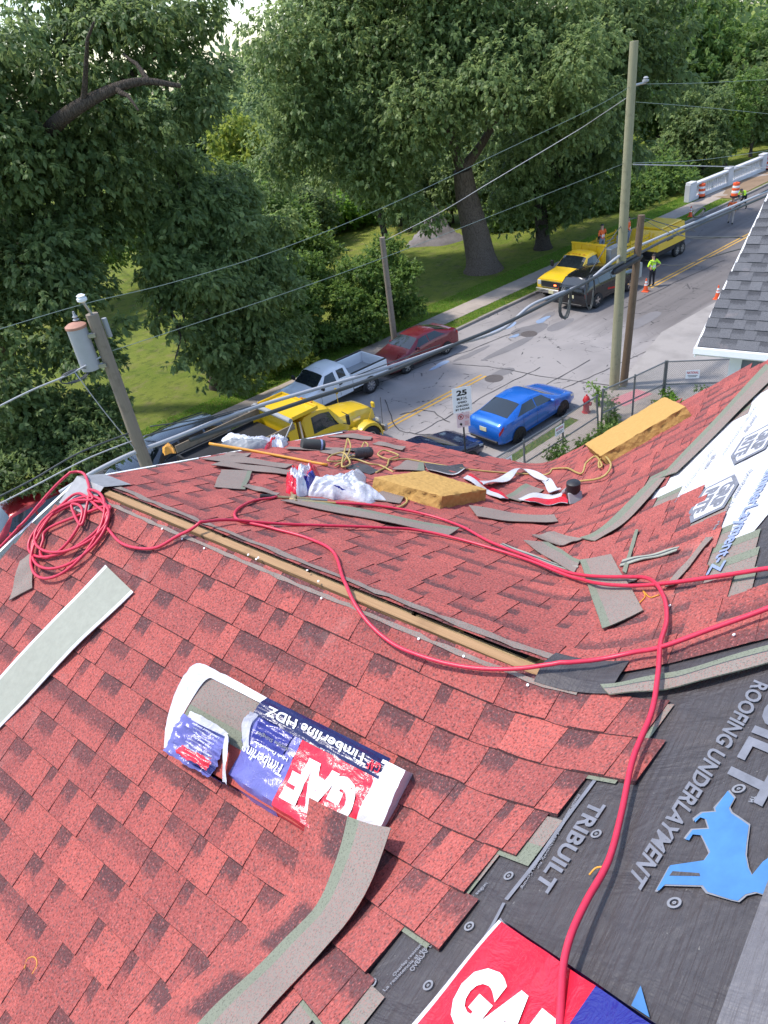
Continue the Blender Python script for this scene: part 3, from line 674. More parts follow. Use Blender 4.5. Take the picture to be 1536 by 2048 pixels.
for body, pc, L_, h_, m_ in (('SummerLayment-Z', (1490, 1030), .85, .075, 'print_navy'), ('Synthetic Underlayment', (1452, 1022), .7, .02, 'print_pale'), ('roofing underlayment', (1390, 950), .6, .014, 'print_pale'), ('synthetic underlayment', (1478, 862), .6, .014, 'print_pale'), ('SummerLayment-Z', (1640, 880), .85, .075, 'print_navy'), ('nail here', (1420, 925), .16, .03, 'print_pale'), ('overlap', (1500, 850), .2, .03, 'print_pale')):
    c = rp(*pc); al = np.array([-L_, 0, 0]); up = np.array([0, -h_*.78, 0]); flipup(text_on(body, c-al*.5-up*.5, al, up, white, M[m_], .011, .02, 0, 'lettering', on_roof))
# ------------------------------------------------------------------ loose things on the roof
def rn(x, y):   # roof normal
    e = .01; dx = float(S(x+e, y)-S(x-e, y))/(2*e); dy = float(S(x, y+e)-S(x, y-e))/(2*e); n = np.array([-dx, -dy, 1]); return n/np.linalg.norm(n)
def edge_strip(name, label, Lp, Rp, zones, lift=.014, thick=.005, nv=8, n=6, cat='shingle strip', curl=0.0, lifts=None, group=None, wave=.004, tabs=False):
    """bendy slab between two edges given as sight lines; zones = [(end fraction across, material)]"""
    A = smooth_path([rp(*p) for p in Lp], n) if len(Lp) > 2 else np.linspace(rp(*Lp[0]), rp(*Lp[1]), 14)
    B = smooth_path([rp(*p) for p in Rp], n) if len(Rp) > 2 else np.linspace(rp(*Rp[0]), rp(*Rp[1]), 14)
    if len(A) != len(B): B = np.array([[np.interp(t, np.linspace(0, 1, len(B)), B[:, k]) for k in range(3)] for t in np.linspace(0, 1, len(A))])
    m = len(A); lf = np.interp(np.linspace(0, 1, m), np.linspace(0, 1, len(lifts)), lifts) if lifts is not None else np.full(m, lift)
    fr = sorted(set([0.0]+[z[0] for z in zones]+list(np.linspace(0, 1, nv+1)))); ph = rng.uniform(0, 6)
    T = np.zeros((m, len(fr), 3)); U = np.zeros_like(T)
    for i in range(m):
        for j, q in enumerate(fr):
            p = A[i]*(1-q)+B[i]*q; z = float(S(p[0], p[1])); l = lf[i]+curl*(2*q-1)**2+wave*(1+math.sin(i*.7+ph+q*2)); T[i, j] = (p[0], p[1], z+l+thick); U[i, j] = (p[0], p[1], z+l)
    mats = []; mi = []
    for z in zones:
        if z[1] not in mats: mats.append(z[1])
    if 'back' not in mats: mats.append('back')
    mb = MB(); k = len(fr); V = np.concatenate([T.reshape(-1, 3), U.reshape(-1, 3)]); o2 = m*k
    up = np.cross(T[1, 0]-T[0, 0], T[0, 1]-T[0, 0])[2] > 0
    fl = (lambda f: f) if up else (lambda f: f[::-1])
    mb.add(V, [])
    for i in range(m-1):
        for j in range(k-1):
            q = (fr[j]+fr[j+1])/2; zi = next(z[1] for z in zones if q <= z[0]+1e-6)
            mb.f.append(fl((i*k+j, (i+1)*k+j, (i+1)*k+j+1, i*k+j+1))); mb.m.append(mats.index(zi)); mb.f.append(fl((o2+i*k+j, o2+i*k+j+1, o2+(i+1)*k+j+1, o2+(i+1)*k+j))); mb.m.append(mats.index('back'))
        for j in (0, k-1): mb.f.append((i*k+j, (i+1)*k+j, o2+(i+1)*k+j, o2+i*k+j)); mb.m.append(0)
    for i in (0, m-1):
        for j in range(k-1): mb.f.append((i*k+j, i*k+j+1, o2+i*k+j+1, o2+i*k+j)); mb.m.append(0)
    c = V.mean(0); o = single(name, label, cat, mb, [M[x] for x in mats], (c[0], c[1], V[:, 2].min()), group, smooth=30)
    if tabs:
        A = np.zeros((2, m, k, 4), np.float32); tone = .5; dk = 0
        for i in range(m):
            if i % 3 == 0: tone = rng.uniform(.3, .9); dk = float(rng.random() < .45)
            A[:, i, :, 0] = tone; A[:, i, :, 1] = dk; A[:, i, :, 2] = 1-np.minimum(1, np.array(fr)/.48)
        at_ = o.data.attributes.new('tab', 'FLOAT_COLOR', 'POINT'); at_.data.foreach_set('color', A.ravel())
    return o
GZ = [(.18, 'green'), (1.0, 'head')]; PZ = [(1.0, 'head')]; BZ = [(.07, 'white_film'), (.93, 'back'), (1.0, 'white_film')]
edge_strip('shingle_strip', 'long grey-green shingle strip lying face down with white edges, at left', [(215, 1140), (-75, 1445)], [(270, 1192), (-45, 1510)], BZ, .016, lifts=[.02, .03, .02, .012])
edge_strip('shingle_scrap', 'small pointed grey shingle scrap below the coil of red hose', [(42, 1128), (22, 1208)], [(68, 1110), (68, 1182)], PZ)
M['redplain'] = granule_grey('red_granules', (.40, .085, .068), .0)
edge_strip('bent_shingle', 'long bent red and grey shingle propped on the open bundle, running to the bottom', [(630, 1634), (608, 1720), (575, 1800), (480, 1890), (370, 1985), (290, 2060)], [(790, 1695), (752, 1782), (690, 1870), (612, 1950), (525, 2048), (470, 2110)], [(.48, 'shingle'), (.62, 'green'), (1.0, 'head')], lifts=[.10, .06, .03, .018, .015, .015], cat='shingle', tabs=True)
LIST = [
 ('square grey shingle piece with green edge left of the red and white wrapper', [(430, 980), (445, 946)], [(492, 985), (506, 949)], [(.85, 'head'), (1, 'green')]),
 ('long grey strip lying just above the square grey shingle piece', [(424, 937), (586, 958)], [(450, 929), (592, 948)], PZ),
 ('grey strip on the far slope nearest the orange hose', [(405, 924), (572, 941)], [(450, 914), (588, 935)], PZ),
 ('short grey offcut resting on the strip nearest the orange hose', [(445, 917), (495, 918)], [(455, 909), (505, 912)], PZ),
 ('narrow grey tail strip running down from the square grey piece', [(488, 981), (552, 998)], [(500, 975), (562, 994)], PZ),
 ('long grey strip with pale edge lying under the tan hose coupling', [(563, 1009), (898, 1077)], [(612, 1004), (920, 1064)], [(.7, 'head'), (1, 'green')]),
 ('thin grey strip near the far eave above the dark roll', [(655, 877), (742, 884)], [(705, 871), (746, 879)], PZ),
 ('grey strip near the far eave right of the curled felt', [(745, 892), (805, 905)], [(758, 887), (813, 899)], PZ),
 ('thin grey strip running under the dark roll', [(572, 903), (740, 908)], [(580, 898), (742, 902)], PZ),
 ('grey strip slanting between dark roll and tan hose loops', [(640, 908), (720, 926)], [(655, 902), (735, 918)], PZ),
 ('grey shingle piece behind the foam block under the tan hose', [(785, 945), (815, 925)], [(850, 948), (848, 930)], [(.75, 'head'), (1, 'green')]),
 ('grey strip in front of the foam block by the right hand wrapper', [(938, 1017), (1108, 1037)], [(955, 1041), (1116, 1049)], PZ),
 ('grey shingle piece framed by the torn white and red wrapper', [(1008, 1001), (1052, 972)], [(1040, 1009), (1088, 985)], [(.3, 'green'), (1, 'head')]),
 ('grey scrap under the edge of the white crumpled wrapper', [(735, 1005), (770, 985)], [(800, 1012), (815, 992)], PZ),
 ('grey shingle piece lying across the far valley, its end by the bent strip', [(1064, 1078), (1108, 1069)], [(1120, 1098), (1165, 1084)], [(.5, 'head'), (1, 'head')]),
 ('wide grey shingle in the valley with green band, two red hoses across it', [(1159, 1127), (1204, 1268)], [(1221, 1118), (1285, 1229)], [(.2, 'green'), (1, 'head')]),
 ('grey shingle piece leading up-left from the wide grey shingle in the valley', [(1047, 1088), (1148, 1152)], [(1097, 1090), (1160, 1128)], [(.75, 'head'), (1, 'green')]),
 ('small grey scrap at the right of the wide grey shingle', [(1243, 1166), (1252, 1174)], [(1280, 1158), (1268, 1171)], PZ),
 ('narrow upright grey sliver crossing the sealant strip', [(1270, 1066), (1244, 1150)], [(1276, 1068), (1252, 1152)], [(1, 'green')]),
 ('grey strip standing up-slope right of the wide grey shingle', [(1328, 1183), (1410, 1086)], [(1346, 1180), (1425, 1082)], PZ),
 ('long grey strip laid along the edge of the white underlayment', [(1316, 965), (1530, 735)], [(1352, 953), (1562, 745)], [(.35, 'green'), (1, 'head')]),
]
for lb, L_, R_, Z_ in LIST: edge_strip('shingle_strip', lb, L_, R_, Z_, random.uniform(.012, .02), group='loose shingle strips left on the roof')
edge_strip('shingle_strip', 'curved grey strip bent through the far valley below the white underlayment', [(1160, 1083), (1205, 1062), (1255, 1012), (1306, 966)], [(1190, 1089), (1232, 1066), (1285, 1018), (1330, 962)], [(.5, 'green'), (1, 'head')], .02, group='loose shingle strips left on the roof')
edge_strip('shingle_strip', 'long grey strip bent up from the end of the open ridge onto the big slope', [(1200, 1380), (1290, 1368), (1400, 1343), (1580, 1293)], [(1218, 1400), (1300, 1394), (1400, 1376), (1585, 1323)], [(.32, 'green'), (.38, 'sealant'), (1, 'head')], .02, group='loose shingle strips left on the roof')
edge_strip('sealant_strip', 'narrow strip with black adhesive dashes lying right of the wide grey shingle', [(1238, 1140), (1352, 1112)], [(1244, 1129), (1358, 1104)], [(.35, 'back'), (.65, 'sealant'), (1, 'back')], .018, cat='strip')
edge_strip('sealant_strip', 'narrow strip with black adhesive dashes lying along the two red hoses', [(1000, 1096), (1150, 1147)], [(1006, 1091), (1157, 1139)], [(.35, 'back'), (.65, 'sealant'), (1, 'back')], .012, cat='strip')

# hoses -----------------------------------------------------------
def hose(name, label, pts, mat, r=.0076, lifts=None, cat='hose', n=7):
    P = smooth_path([rp(*p) for p in pts], n); lf = np.interp(np.linspace(0, 1, len(P)), np.linspace(0, 1, len(lifts)), lifts) if lifts else np.zeros(len(P)); lf = lf+rng.normal(0, .0006, len(P))
    Q = np.stack([P[:, 0], P[:, 1], np.maximum(S(P[:, 0], P[:, 1])+r+.012+lf, 0)], 1)
    k = np.ones(5)/5; Zs = np.convolve(np.pad(Q[:, 2], 2, 'edge'), k, 'valid'); Q[:, 2] = np.maximum(Zs, Q[:, 2]-.002)
    mb = MB(); mb.tube(Q, r, 10); c = Q.mean(0); return single(name, label, cat, mb, M[mat], (Q[0][0], Q[0][1], Q[0][2]), None, smooth=180)
hose('air_hose', 'red hose looping from the brass coupling down over the open ridge to the right', [(556, 1001), (510, 1008), (476, 1026), (478, 1046), (540, 1062), (620, 1085), (668, 1112), (690, 1170), (722, 1238), (780, 1298), (850, 1333), (930, 1350), (1020, 1355), (1120, 1346), (1250, 1330), (1312, 1320), (1400, 1290), (1536, 1240), (1640, 1200)], 'hose_red', lifts=[.002]*8+[.02, .02, .03, .02, .02, .03, .03, .03, .03, .03, .03])
hose('air_hose', 'red hose leading from the coil across both slopes to the right edge', [(214, 1060), (250, 1098), (310, 1107), (360, 1085), (400, 1066), (460, 1053), (560, 1055), (760, 1065), (840, 1070), (950, 1096), (1060, 1132), (1160, 1172), (1200, 1187), (1290, 1190), (1400, 1176), (1536, 1155), (1640, 1140)], 'hose_red', lifts=[.01, .01, .01, .02, .03, .02, .005, .01, .01, .01, .01, .02, .03, .03, .02, .02, .02])
hose('air_hose', 'red hose running from the coupling through the valley and down the black underlayment', [(660, 1010), (760, 1020), (850, 1037), (920, 1060), (980, 1092), (1060, 1125), (1150, 1162), (1240, 1172), (1296, 1178), (1324, 1212), (1331, 1258), (1318, 1310), (1312, 1380), (1300, 1450), (1264, 1540), (1242, 1640), (1216, 1740), (1172, 1830), (1142, 1900), (1126, 1960), (1120, 2048), (1116, 2130)], 'hose_red', lifts=[0, .01, .01, .01, .01, .01, .02, .03, .03, .03, .02, .03, .045, .03, .03, .012, .02, .04, .05, .04, .03, .02])
def ell(cx, cy, a, b, th, t0, t1, k):
    return [(cx+a*math.cos(t)*math.cos(th)-b*math.sin(t)*math.sin(th), cy+a*math.cos(t)*math.sin(th)+b*math.sin(t)*math.cos(th)) for t in np.linspace(t0, t1, k)]
coil = [(40, 1066), (96, 1000), (135, 962), (168, 956), (183, 985), (178, 1030), (168, 1065)]
for a_ in ((128, 1075, 62, 24, -.9, -.6, 4.6, 11), (140, 1068, 88, 40, -.55, 0, 6.0, 14), (146, 1078, 92, 52, -.75, -.2, 5.9, 14), (150, 1066, 80, 44, -.5, -.3, 5.6, 13), (142, 1082, 104, 50, -.95, -.4, 5.6, 14)): coil += ell(*a_)
coil += [(200, 1025), (218, 1040), (214, 1060)]
hose('air_hose', 'coiled red hose lying near the street end of the open ridge', coil, 'hose_red', lifts=[.004, .03, .01, .018, .012, .026, .018, .034, .02, .03, .01])
hose('air_hose', 'short straight red hose end running off the left roof edge', [(-25, 1128), (0, 1104), (45, 1056), (92, 1006)], 'hose_red')
hose('air_hose', 'tan hose with a small curl running from the nailer towards the far eave', [(1150, 975), (1164, 973), (1205, 966), (1221, 946), (1210, 931), (1198, 934), (1198, 945), (1203, 941), (1190, 929), (1172, 940), (1162, 954), (1133, 943), (1106, 943), (1095, 952), (1054, 953), (935, 942), (869, 932), (815, 923), (780, 925), (757, 917), (770, 909), (798, 917), (780, 924), (774, 937), (753, 949)], 'hose_gold', .007, lifts=[.03, .02, .03, .04, .05, .03, .02, .03, .05, .04, .01, .01, 0, 0, 0, 0, 0, 0, .01, .02, .02, .01, .01, 0, 0])
hose('air_hose', 'tan hose tangled in loops beside the curled felt', [(787, 948), (762, 936), (742, 934), (708, 927), (672, 932), (657, 931), (668, 921), (690, 921), (702, 936), (685, 939), (694, 912), (699, 898), (704, 912), (690, 930), (672, 938)], 'hose_gold', .007, lifts=[0, 0, .01, .02, .02, .03, .03, .05, .02, .01, .06, .08, .06, .02, .01])
hose('air_hose', 'tan hose loop at the right of the curled felt', [(700, 920), (726, 918), (738, 905), (731, 899), (724, 908)], 'hose_gold', .007, lifts=[.01, .03, .05, .05, .03])
hose('air_hose', 'tan hose from the brass coupling to the foam block', [(592, 1009), (650, 1010), (740, 1016), (790, 1021), (812, 1012), (815, 1002)], 'hose_gold', .007)
hose('pole', 'straight orange pole lying across the far slope', [(420, 892), (500, 906), (580, 921), (656, 936)], 'hose_orange', .011, cat='pole')
cp = rp(588, 1003); cpl = thing('hose_coupling', 'brass three way hose coupling joining the red and tan hoses', 'coupling', (cp[0], cp[1], cp[2]))
dx_ = rp(640, 1008)-rp(545, 1002); dx_ /= np.linalg.norm(dx_); cz = np.array([0, 0, .022])
for nm, a_, b_, r_, m_ in (('grip', -.19, -.10, .013, 'rubber'), ('connector', -.10, -.02, .010, 'brass'), ('connector', .02, .10, .011, 'brass'), ('spring_guard', .10, .2, .009, 'steel')):
    mb = MB(); mb.tube([cp+dx_*t+cz for t in np.linspace(a_, b_, 7)], [r_*(1+.15*(i % 2)) for i in range(7)], 10); mb.build(nm, M[m_], cpl, smooth=40, world=True)
mb = MB(); mb.box(cp+cz, (.05, .035, .03), .3, bev=.006); q_ = rp(583, 985); mb.tube([cp+cz, cp+cz+(q_-cp)*.9], .009, 8); q_ = rp(594, 1010); mb.tube([cp+cz, cp+cz+(q_-cp)*1.0], .011, 8); mb.build('body', M['brass'], cpl, world=True)

# foam, rolls, felt ------------------------------------------------
def foam_block(label, base, th, seed):
    B = [rp(*p) for p in base]; n = rn(*np.mean(B, 0)[:2]); r_ = np.random.default_rng(seed); nu, nv, nw = 22, 16, 4; bm = bmesh.new(); key = {}
    def P(i, j, k):
        s_, t_ = i/nu, j/nv; p = (B[0]*(1-s_)+B[1]*s_)*(1-t_)+(B[3]*(1-s_)+B[2]*s_)*t_; z = float(S(p[0], p[1])); p = np.array([p[0], p[1], z+.006]); p = p+n*th*k/nw
        g = (B[1]-B[0]); return p
    V = {}; Fs = []
    def vid(i, j, k):
        if (i, j, k) not in V:
            p = P(i, j, k); c = P(nu/2, nv/2, nw/2) if False else p
            edge = (i in (0, nu))+(j in (0, nv))+(k == nw); jt = r_.normal(0, .0018, 3) if k else np.zeros(3)
            if edge >= 2: p = p-n*.008
            if r_.random() < .035 and k == nw and 0 < i < nu and 0 < j < nv: p = p-n*r_.uniform(.004, .010)
            if r_.random() < .12 and (j in (0, nv) or i in (0, nu)) and 0 < k < nw: jt = jt+(P(nu//2, nv//2, k)-p)*.05
            V[(i, j, k)] = (len(V), p+jt)
        return V[(i, j, k)][0]
    for i in range(nu):
        for j in range(nv): Fs.append((vid(i, j, nw), vid(i+1, j, nw), vid(i+1, j+1, nw), vid(i, j+1, nw)))
        for k in range(nw):
            Fs.append((vid(i, 0, k), vid(i+1, 0, k), vid(i+1, 0, k+1), vid(i, 0, k+1))); Fs.append((vid(i, nv, k), vid(i, nv, k+1), vid(i+1, nv, k+1), vid(i+1, nv, k)))
    for j in range(nv):
        for k in range(nw):
            Fs.append((vid(0, j, k), vid(0, j, k+1), vid(0, j+1, k+1), vid(0, j+1, k))); Fs.append((vid(nu, j, k), vid(nu, j+1, k), vid(nu, j+1, k+1), vid(nu, j, k+1)))
    mb = MB(); mb.add([q[1] for q in V.values()], Fs); c = np.mean(B, 0)
    bm = bmesh.new(); 
    o = single('foam_block', label, 'foam', mb, M['foam'], (c[0], c[1], c[2]), 'foam blocks used as roof cushions', smooth=55); bm.from_mesh(o.data); bmesh.ops.recalc_face_normals(bm, faces=bm.faces); bm.to_mesh(o.data); bm.free(); return o
foam_block('flat tan foam block lying among the wrappers on the far slope', [(744, 981), (880, 1021), (970, 1004), (846, 966)], .092, 3)
foam_block('torn tan foam block lying on the right slope beside the white underlayment', [(1213, 931), (1384, 834), (1340, 812), (1180, 905)], .085, 5)
c = rp(628, 901); ax = rp(650, 903)-rp(606, 900); ax /= np.linalg.norm(ax); L_ = .19; c = c+np.array([0, 0, .052])
roll = thing('felt_roll', 'small dark roll of felt lying on the far slope', 'roll', (c[0], c[1], c[2]-.05)); mb = MB(); mb.tube([c-ax*L_/2, c-ax*L_*.45, c+ax*L_*.45, c+ax*L_/2], [.046, .049, .049, .046], 20); mb.build('roll', plain('dark_green_felt', (.045, .05, .048), .7, 0, .2, 40, .2), roll, smooth=50, world=True)
mb = MB(); mb.tube([c+ax*L_*.30, c+ax*L_*.38], .0505, 20); mb.build('band', M['print_navy'], roll, smooth=50, world=True)
def curl(label, a, b, rad_, turns, m_):
    A, B = rp(*a), rp(*b); ax = B-A; L_ = np.linalg.norm(ax); ax /= L_; n = rn(*A[:2]); s_ = np.cross(n, ax); G = []
    for t in np.linspace(-1.2, turns, 26):
        if t < 0: p = s_*(-t*.10)
        else: p = n*(rad_*(1-math.cos(t)))+s_*(-rad_*math.sin(t)*1.0)
        G.append([A+ax*L_*q+p+n*.012 for q in np.linspace(0, 1, 5)])
    mb = MB(); mb.grid(np.array(G)); o = single('curled_felt', label, 'felt', mb, M['felt'], tuple(A), None, smooth=180); sm = o.modifiers.new('thick', 'SOLIDIFY'); sm.thickness = .004; return o
curl('curled dark felt offcut standing among the tan hose loops', (700, 922), (736, 918), .045, 3.6, 'felt')
edge_strip('felt_scrap', 'dark felt scrap lying between the white wrapper and the foam block', [(690, 940), (740, 952)], [(720, 928), (760, 945)], [(1, 'felt')], .01, cat='felt')
edge_strip('felt_scrap', 'dark felt scrap with white curled edge behind the foam block', [(858, 946), (905, 957), (935, 942)], [(850, 934), (900, 938), (926, 935)], [(.25, 'white_film'), (1, 'felt')], .008, cat='felt', curl=.02)
# crumpled wrappers -------------------------------------------------
def heap(name, label, quad, h, zones, seed, nu=58, nv=42, rim=.35):
    r_ = np.random.default_rng(seed); B = [rp(*p) for p in quad]; ph = r_.uniform(0, 6.28, (14, 2)); fq = np.linspace(2.5, 34, 14)[:, None]*r_.uniform(.7, 1.3, (14, 2)); am = 1/np.linspace(1, 4.5, 14); mats = []; mb = MB(); G = np.zeros((nu+1, nv+1, 3))
    def fold(s_, t_): return sum(a*abs(math.sin(f[0]*s_+p[0]+1.3*math.sin(f[1]*t_+p[1]))) for a, f, p in zip(am, fq, ph))/am.sum()
    for i in range(nu+1):
        for j in range(nv+1):
            s_, t_ = i/nu, j/nv; w_ = .5+.5*math.sin(ph[0, 0]+s_*9)*.4; sw, tw = s_+.06*math.sin(t_*8+ph[1, 0]), t_+.08*math.sin(s_*7+ph[2, 0])
            p = (B[0]*(1-sw)+B[1]*sw)*(1-tw)+(B[3]*(1-sw)+B[2]*sw)*tw; e = min(s_, 1-s_, t_, 1-t_)*2; env = min(1, e/rim)**.7
            G[i, j] = (p[0], p[1], float(S(p[0], p[1]))+.008+h*env*(.25+.95*fold(s_*1.3, t_*1.3)))
    for m_, fn in zones: mats.append(M[m_])
    mb.add(G.reshape(-1, 3), []); k = nv+1; up = np.cross(G[1, 0]-G[0, 0], G[0, 1]-G[0, 0])[2] > 0
    for i in range(nu):
        for j in range(nv):
            s_, t_ = (i+.5)/nu, (j+.5)/nv; mi = next((x for x, (m_, fn) in enumerate(zones) if fn(s_, t_, ph)), 0); f = (i*k+j, (i+1)*k+j, (i+1)*k+j+1, i*k+j+1); mb.f.append(f if up else f[::-1]); mb.m.append(mi)
    c = np.mean(B, 0); o = single(name, label, 'wrapper', mb, mats, tuple(c), 'torn bundle wrappers on the far slope', smooth=38); return o
heap('plastic_wrapper', 'crumpled white wrapper lying against the tan foam block', [(600, 985), (660, 1002), (770, 1010), (720, 952)], .105, [('film_blue', lambda s, t, p: math.sin(s*9+p[3, 0])*math.sin(t*7+p[4, 0]) > .82 and t < .3), ('film_white', lambda s, t, p: True)], 11)
heap('plastic_wrapper', 'crumpled red and white wrapper behind the brass hose coupling', [(566, 992), (648, 992), (640, 958), (588, 952)], .13, [('film_blue', lambda s, t, p: t < .25 and s > .55), ('film_red', lambda s, t, p: math.sin(s*7.5+1.0)+.5*math.sin(t*9) > .05), ('film_white', lambda s, t, p: True)], 12)
heap('plastic_wrapper', 'crumpled grey and white wrapper lying far up near the street end of the orange pole', [(446, 895), (540, 901), (545, 884), (450, 880)], .07, [('plastic_grey', lambda s, t, p: t < .35), ('film_white', lambda s, t, p: True)], 13)
heap('plastic_wrapper', 'small white and red wrapper lying next to the crumpled grey wrapper', [(533, 899), (572, 896), (578, 880), (545, 879)], .06, [('film_red', lambda s, t, p: s < .35 and t < .6), ('film_white', lambda s, t, p: True)], 14)
heap('yellow_bag', 'small crumpled yellow bag on the far roof edge', [(328, 912), (352, 908), (348, 898), (326, 900)], .05, [('hose_orange', lambda s, t, p: True)], 16, 12, 10)['category'] = 'bag'
tw = edge_strip('plastic_wrapper', 'torn white and red wrapper strips around a grey shingle left of the nailer', [(927, 962), (960, 985), (1002, 1008)], [(942, 957), (985, 982), (1018, 1006)], [(.55, 'film_white'), (1, 'film_red')], .02, cat='wrapper', wave=.012); tw['group'] = 'torn bundle wrappers on the far slope'; XF[tw] = (np.array(tw.location), 0.0)
def substrip(parent, Lp, Rp, zones, lift, wave=.012):
    o = edge_strip('wrapper_strip', '', Lp, Rp, zones, lift, wave=wave)
    for k in ('label', 'category', 'group'):
        if k in o: del o[k]
    o.parent = parent; o.location = o.location-parent.location; return o
substrip(tw, [(968, 985), (1020, 968), (1048, 950), (1092, 978)], [(960, 975), (1018, 958), (1050, 945), (1100, 972)], [(1, 'film_white')], .03, .02)
substrip(tw, [(1036, 1004), (1080, 995), (1140, 990)], [(1060, 1014), (1100, 1016), (1135, 1016)], [(.45, 'film_white'), (1, 'film_red')], .02)
substrip(tw, [(1082, 968), (1090, 985), (1100, 998)], [(1098, 968), (1112, 984), (1122, 994)], [(1, 'film_white')], .04)
ng = rp(1140, 1003); gun = thing('nail_gun', 'black pneumatic roofing nailer lying at the end of the tan hose', 'nail gun', (ng[0], ng[1], ng[2])); a1 = rp(1165, 1000)-rp(1105, 985); a1 /= np.linalg.norm(a1); rzz = math.atan2(a1[1], a1[0]); sl = -math.asin(max(-1, min(1, a1[2])))
mb = MB(); mb.box(ng+a1*.06+np.array([0, 0, .06]), (.075, .08, .10), rzz, tilt=(0.1, sl), bev=.012); mb.lathe([(.04, -.02), (.045, 0), (.045, .05), (.03, .06)], 14, tuple(ng+a1*.06+np.array([0, 0, .10]))); mb.build('head', M['plastic_black'], gun, smooth=40, world=True)
mb = MB(); mb.tube([ng+a1*.02+np.array([0, 0, .10]), ng-a1*.06+np.array([0, 0, .085]), ng-a1*.12+np.array([0, 0, .06])], [.02, .018, .02], 10); mb.build('handle', M['plastic_grey'], gun, smooth=50, world=True)
mb = MB(); mb.box(ng-a1*.03+np.array([0, 0, .03]), (.13, .06, .045), rzz, tilt=(0, sl), bev=.01); mb.build('magazine', M['lamp_red'], gun, world=True)
mb = MB(); mb.box(ng+a1*.105+np.array([0, 0, .04]), (.02, .09, .075), rzz, tilt=(0, sl), bev=.005); mb.build('base_plate', M['plastic_grey'], gun, world=True)

# opened bundle of shingles ------------------------------------------
TLb, TRb, BLb = rp(402, 1342, .07), rp(806, 1545, .075), rp(334, 1490, .04)
uL = TRb-TLb; Lb = np.linalg.norm(uL); uL /= Lb; nA = np.array([-TA*-1, 0, 1.0]); nA = np.array([-TA, 0, 1.0]); nA /= np.linalg.norm(nA); uL -= nA*(uL@nA); uL /= np.linalg.norm(uL)
uW = BLb-TLb; uW -= nA*(uW@nA)+uL*(uW@uL); Wb = np.linalg.norm(uW); uW /= Wb
ob = TLb-nA*((TLb[2]-float(S(TLb[0], TLb[1])))*nA[2]-.012); Wb = max(Wb, .31)
bundle = thing('shingle_bundle', 'torn open bundle of shingles in blue and red printed plastic on the near slope', 'shingle bundle', tuple(ob))
def bp(u, v, h): return ob+uL*u*Lb+uW*v*Wb+nA*h
mb = MB(); TH = .05
G = np.array([[bp(u, v, TH) for u in np.linspace(.03, .97, 12)] for v in (0, .42)]); mb.grid(G, 0); G = np.array([[bp(u, v, TH+.001) for u in np.linspace(.03, .97, 12)] for v in (.42, .6)]); mb.grid(G, 1); G = np.array([[bp(u, v, TH) for u in np.linspace(.03, .97, 12)] for v in (.6, .98)]); mb.grid(G, 2)
for v0_, v1_ in ((0, 0), (.98, .98)): mb.grid(np.array([[bp(u, v0_, h) for u in np.linspace(.03, .97, 12)] for h in (0, TH)]), 0)
for u_ in (.03, .97): mb.grid(np.array([[bp(u_, v, h) for v in (0, .42, .6, .98)] for h in (0, TH)]), 0)
mb.build('shingle_stack', [M['head'], M['green'], M['redplain']], bundle, world=True)
def wrinkle(u, v, a=.0024): return a*(math.sin(31*u+9*v)+math.sin(17*v-23*u+2)+.8*math.sin(61*u+40*v)+.6*math.sin(90*v-13*u))
def film_panel(nm, u0, u1, v0, v1, mat, h=.082, nu=24, nv=18, edge=True, par=bundle, lo=None, a=.0024, rag=0.0):
    G = []
    for i in range(nu+1):
        u = u0+(u1-u0)*i/nu; row = []
        for j in range(nv+1):
            v = v0+(v1-v0)*j/nv; hh = h+wrinkle(u, v, a); uu, v_ = u, v
            if rag: uu = u+rag*.55*(math.sin(v*23+u0*9)+math.sin(v*57+2)+.8*math.sin(v*143+1))*(abs(i/nu-.5)*2)**2; v_ = v+rag*1.3*(math.sin(u*27+v0*5)+math.sin(u*71+1)+.8*math.sin(u*190+2))*(abs(j/nv-.5)*2)**2
            if lo: hh = lo(u, v, hh)
            row.append(bp(uu, v_, hh))
        G.append(row)
    mb = MB(); mb.grid(np.array(G)); return mb.build(nm, mat, par, smooth=45, world=True)
def drop(u, v, h):    # wrapper falls over the long edges
    if v < 0: return h-.0-(-v)*.9*Wb
    if v > 1: return h-(v-1)*.9*Wb
    return h
wr = film_panel('wrapper_red_panel', .60, .915, .17, 1.02, M['film_red'], lo=lambda u, v, h: h-max(0, v-.93)*.8); XF[wr] = XF[bundle]
wb_ = film_panel('wrapper_blue_panel', .36, .60, .14, 1.04, M['film_lilac'], lo=lambda u, v, h: h-max(0, v-.9)*.55-(max(0, .47-u)*.25)*(1 if v > .5 else .2)); XF[wb_] = XF[bundle]
film_panel('wrapper_dark_panel', .40, .56, .17, .42, M['film_blue'], .0885, a=.0024)
nav = film_panel('wrapper_spine', .36, .93, -.07, .17, M['film_navy'], lo=lambda u, v, h: h-max(0, .02-v)*1.0*Wb+.002); XF[nav] = XF[bundle]
film_panel('wrapper_white_end', .915, 1.005, -.03, 1.03, M['film_white'], .082, 8, 18)
film_panel('wrapper_white_end', 1.0, 1.012, -.03, 1.03, M['film_white'], .045, 2, 18, lo=lambda u, v, h: .082+wrinkle(1.0, v) if u < 1.003 else .005)
def letters(body, u0, v0, du, dv, par, mat, h=.095, bold=.03, a=.0024):   # text reads towards -u, its top towards +v
    V, Fs = text_mesh(body, bold, sub=len(body) < 16); w_, h_ = V[:, 0].max(), V[:, 1].max(); P = [bp(u0-du*x/w_, v0+dv*y/h_, h+wrinkle(u0-du*x/w_, v0+dv*y/h_, a)) for x, y in V[:, :2]]
    mb = MB(); mb.add(P, Fs); mb.build('lettering', mat, par, world=True)
letters('GAF', .89, .30, .27, .52, wr, M['white_print'], .0850, .06)
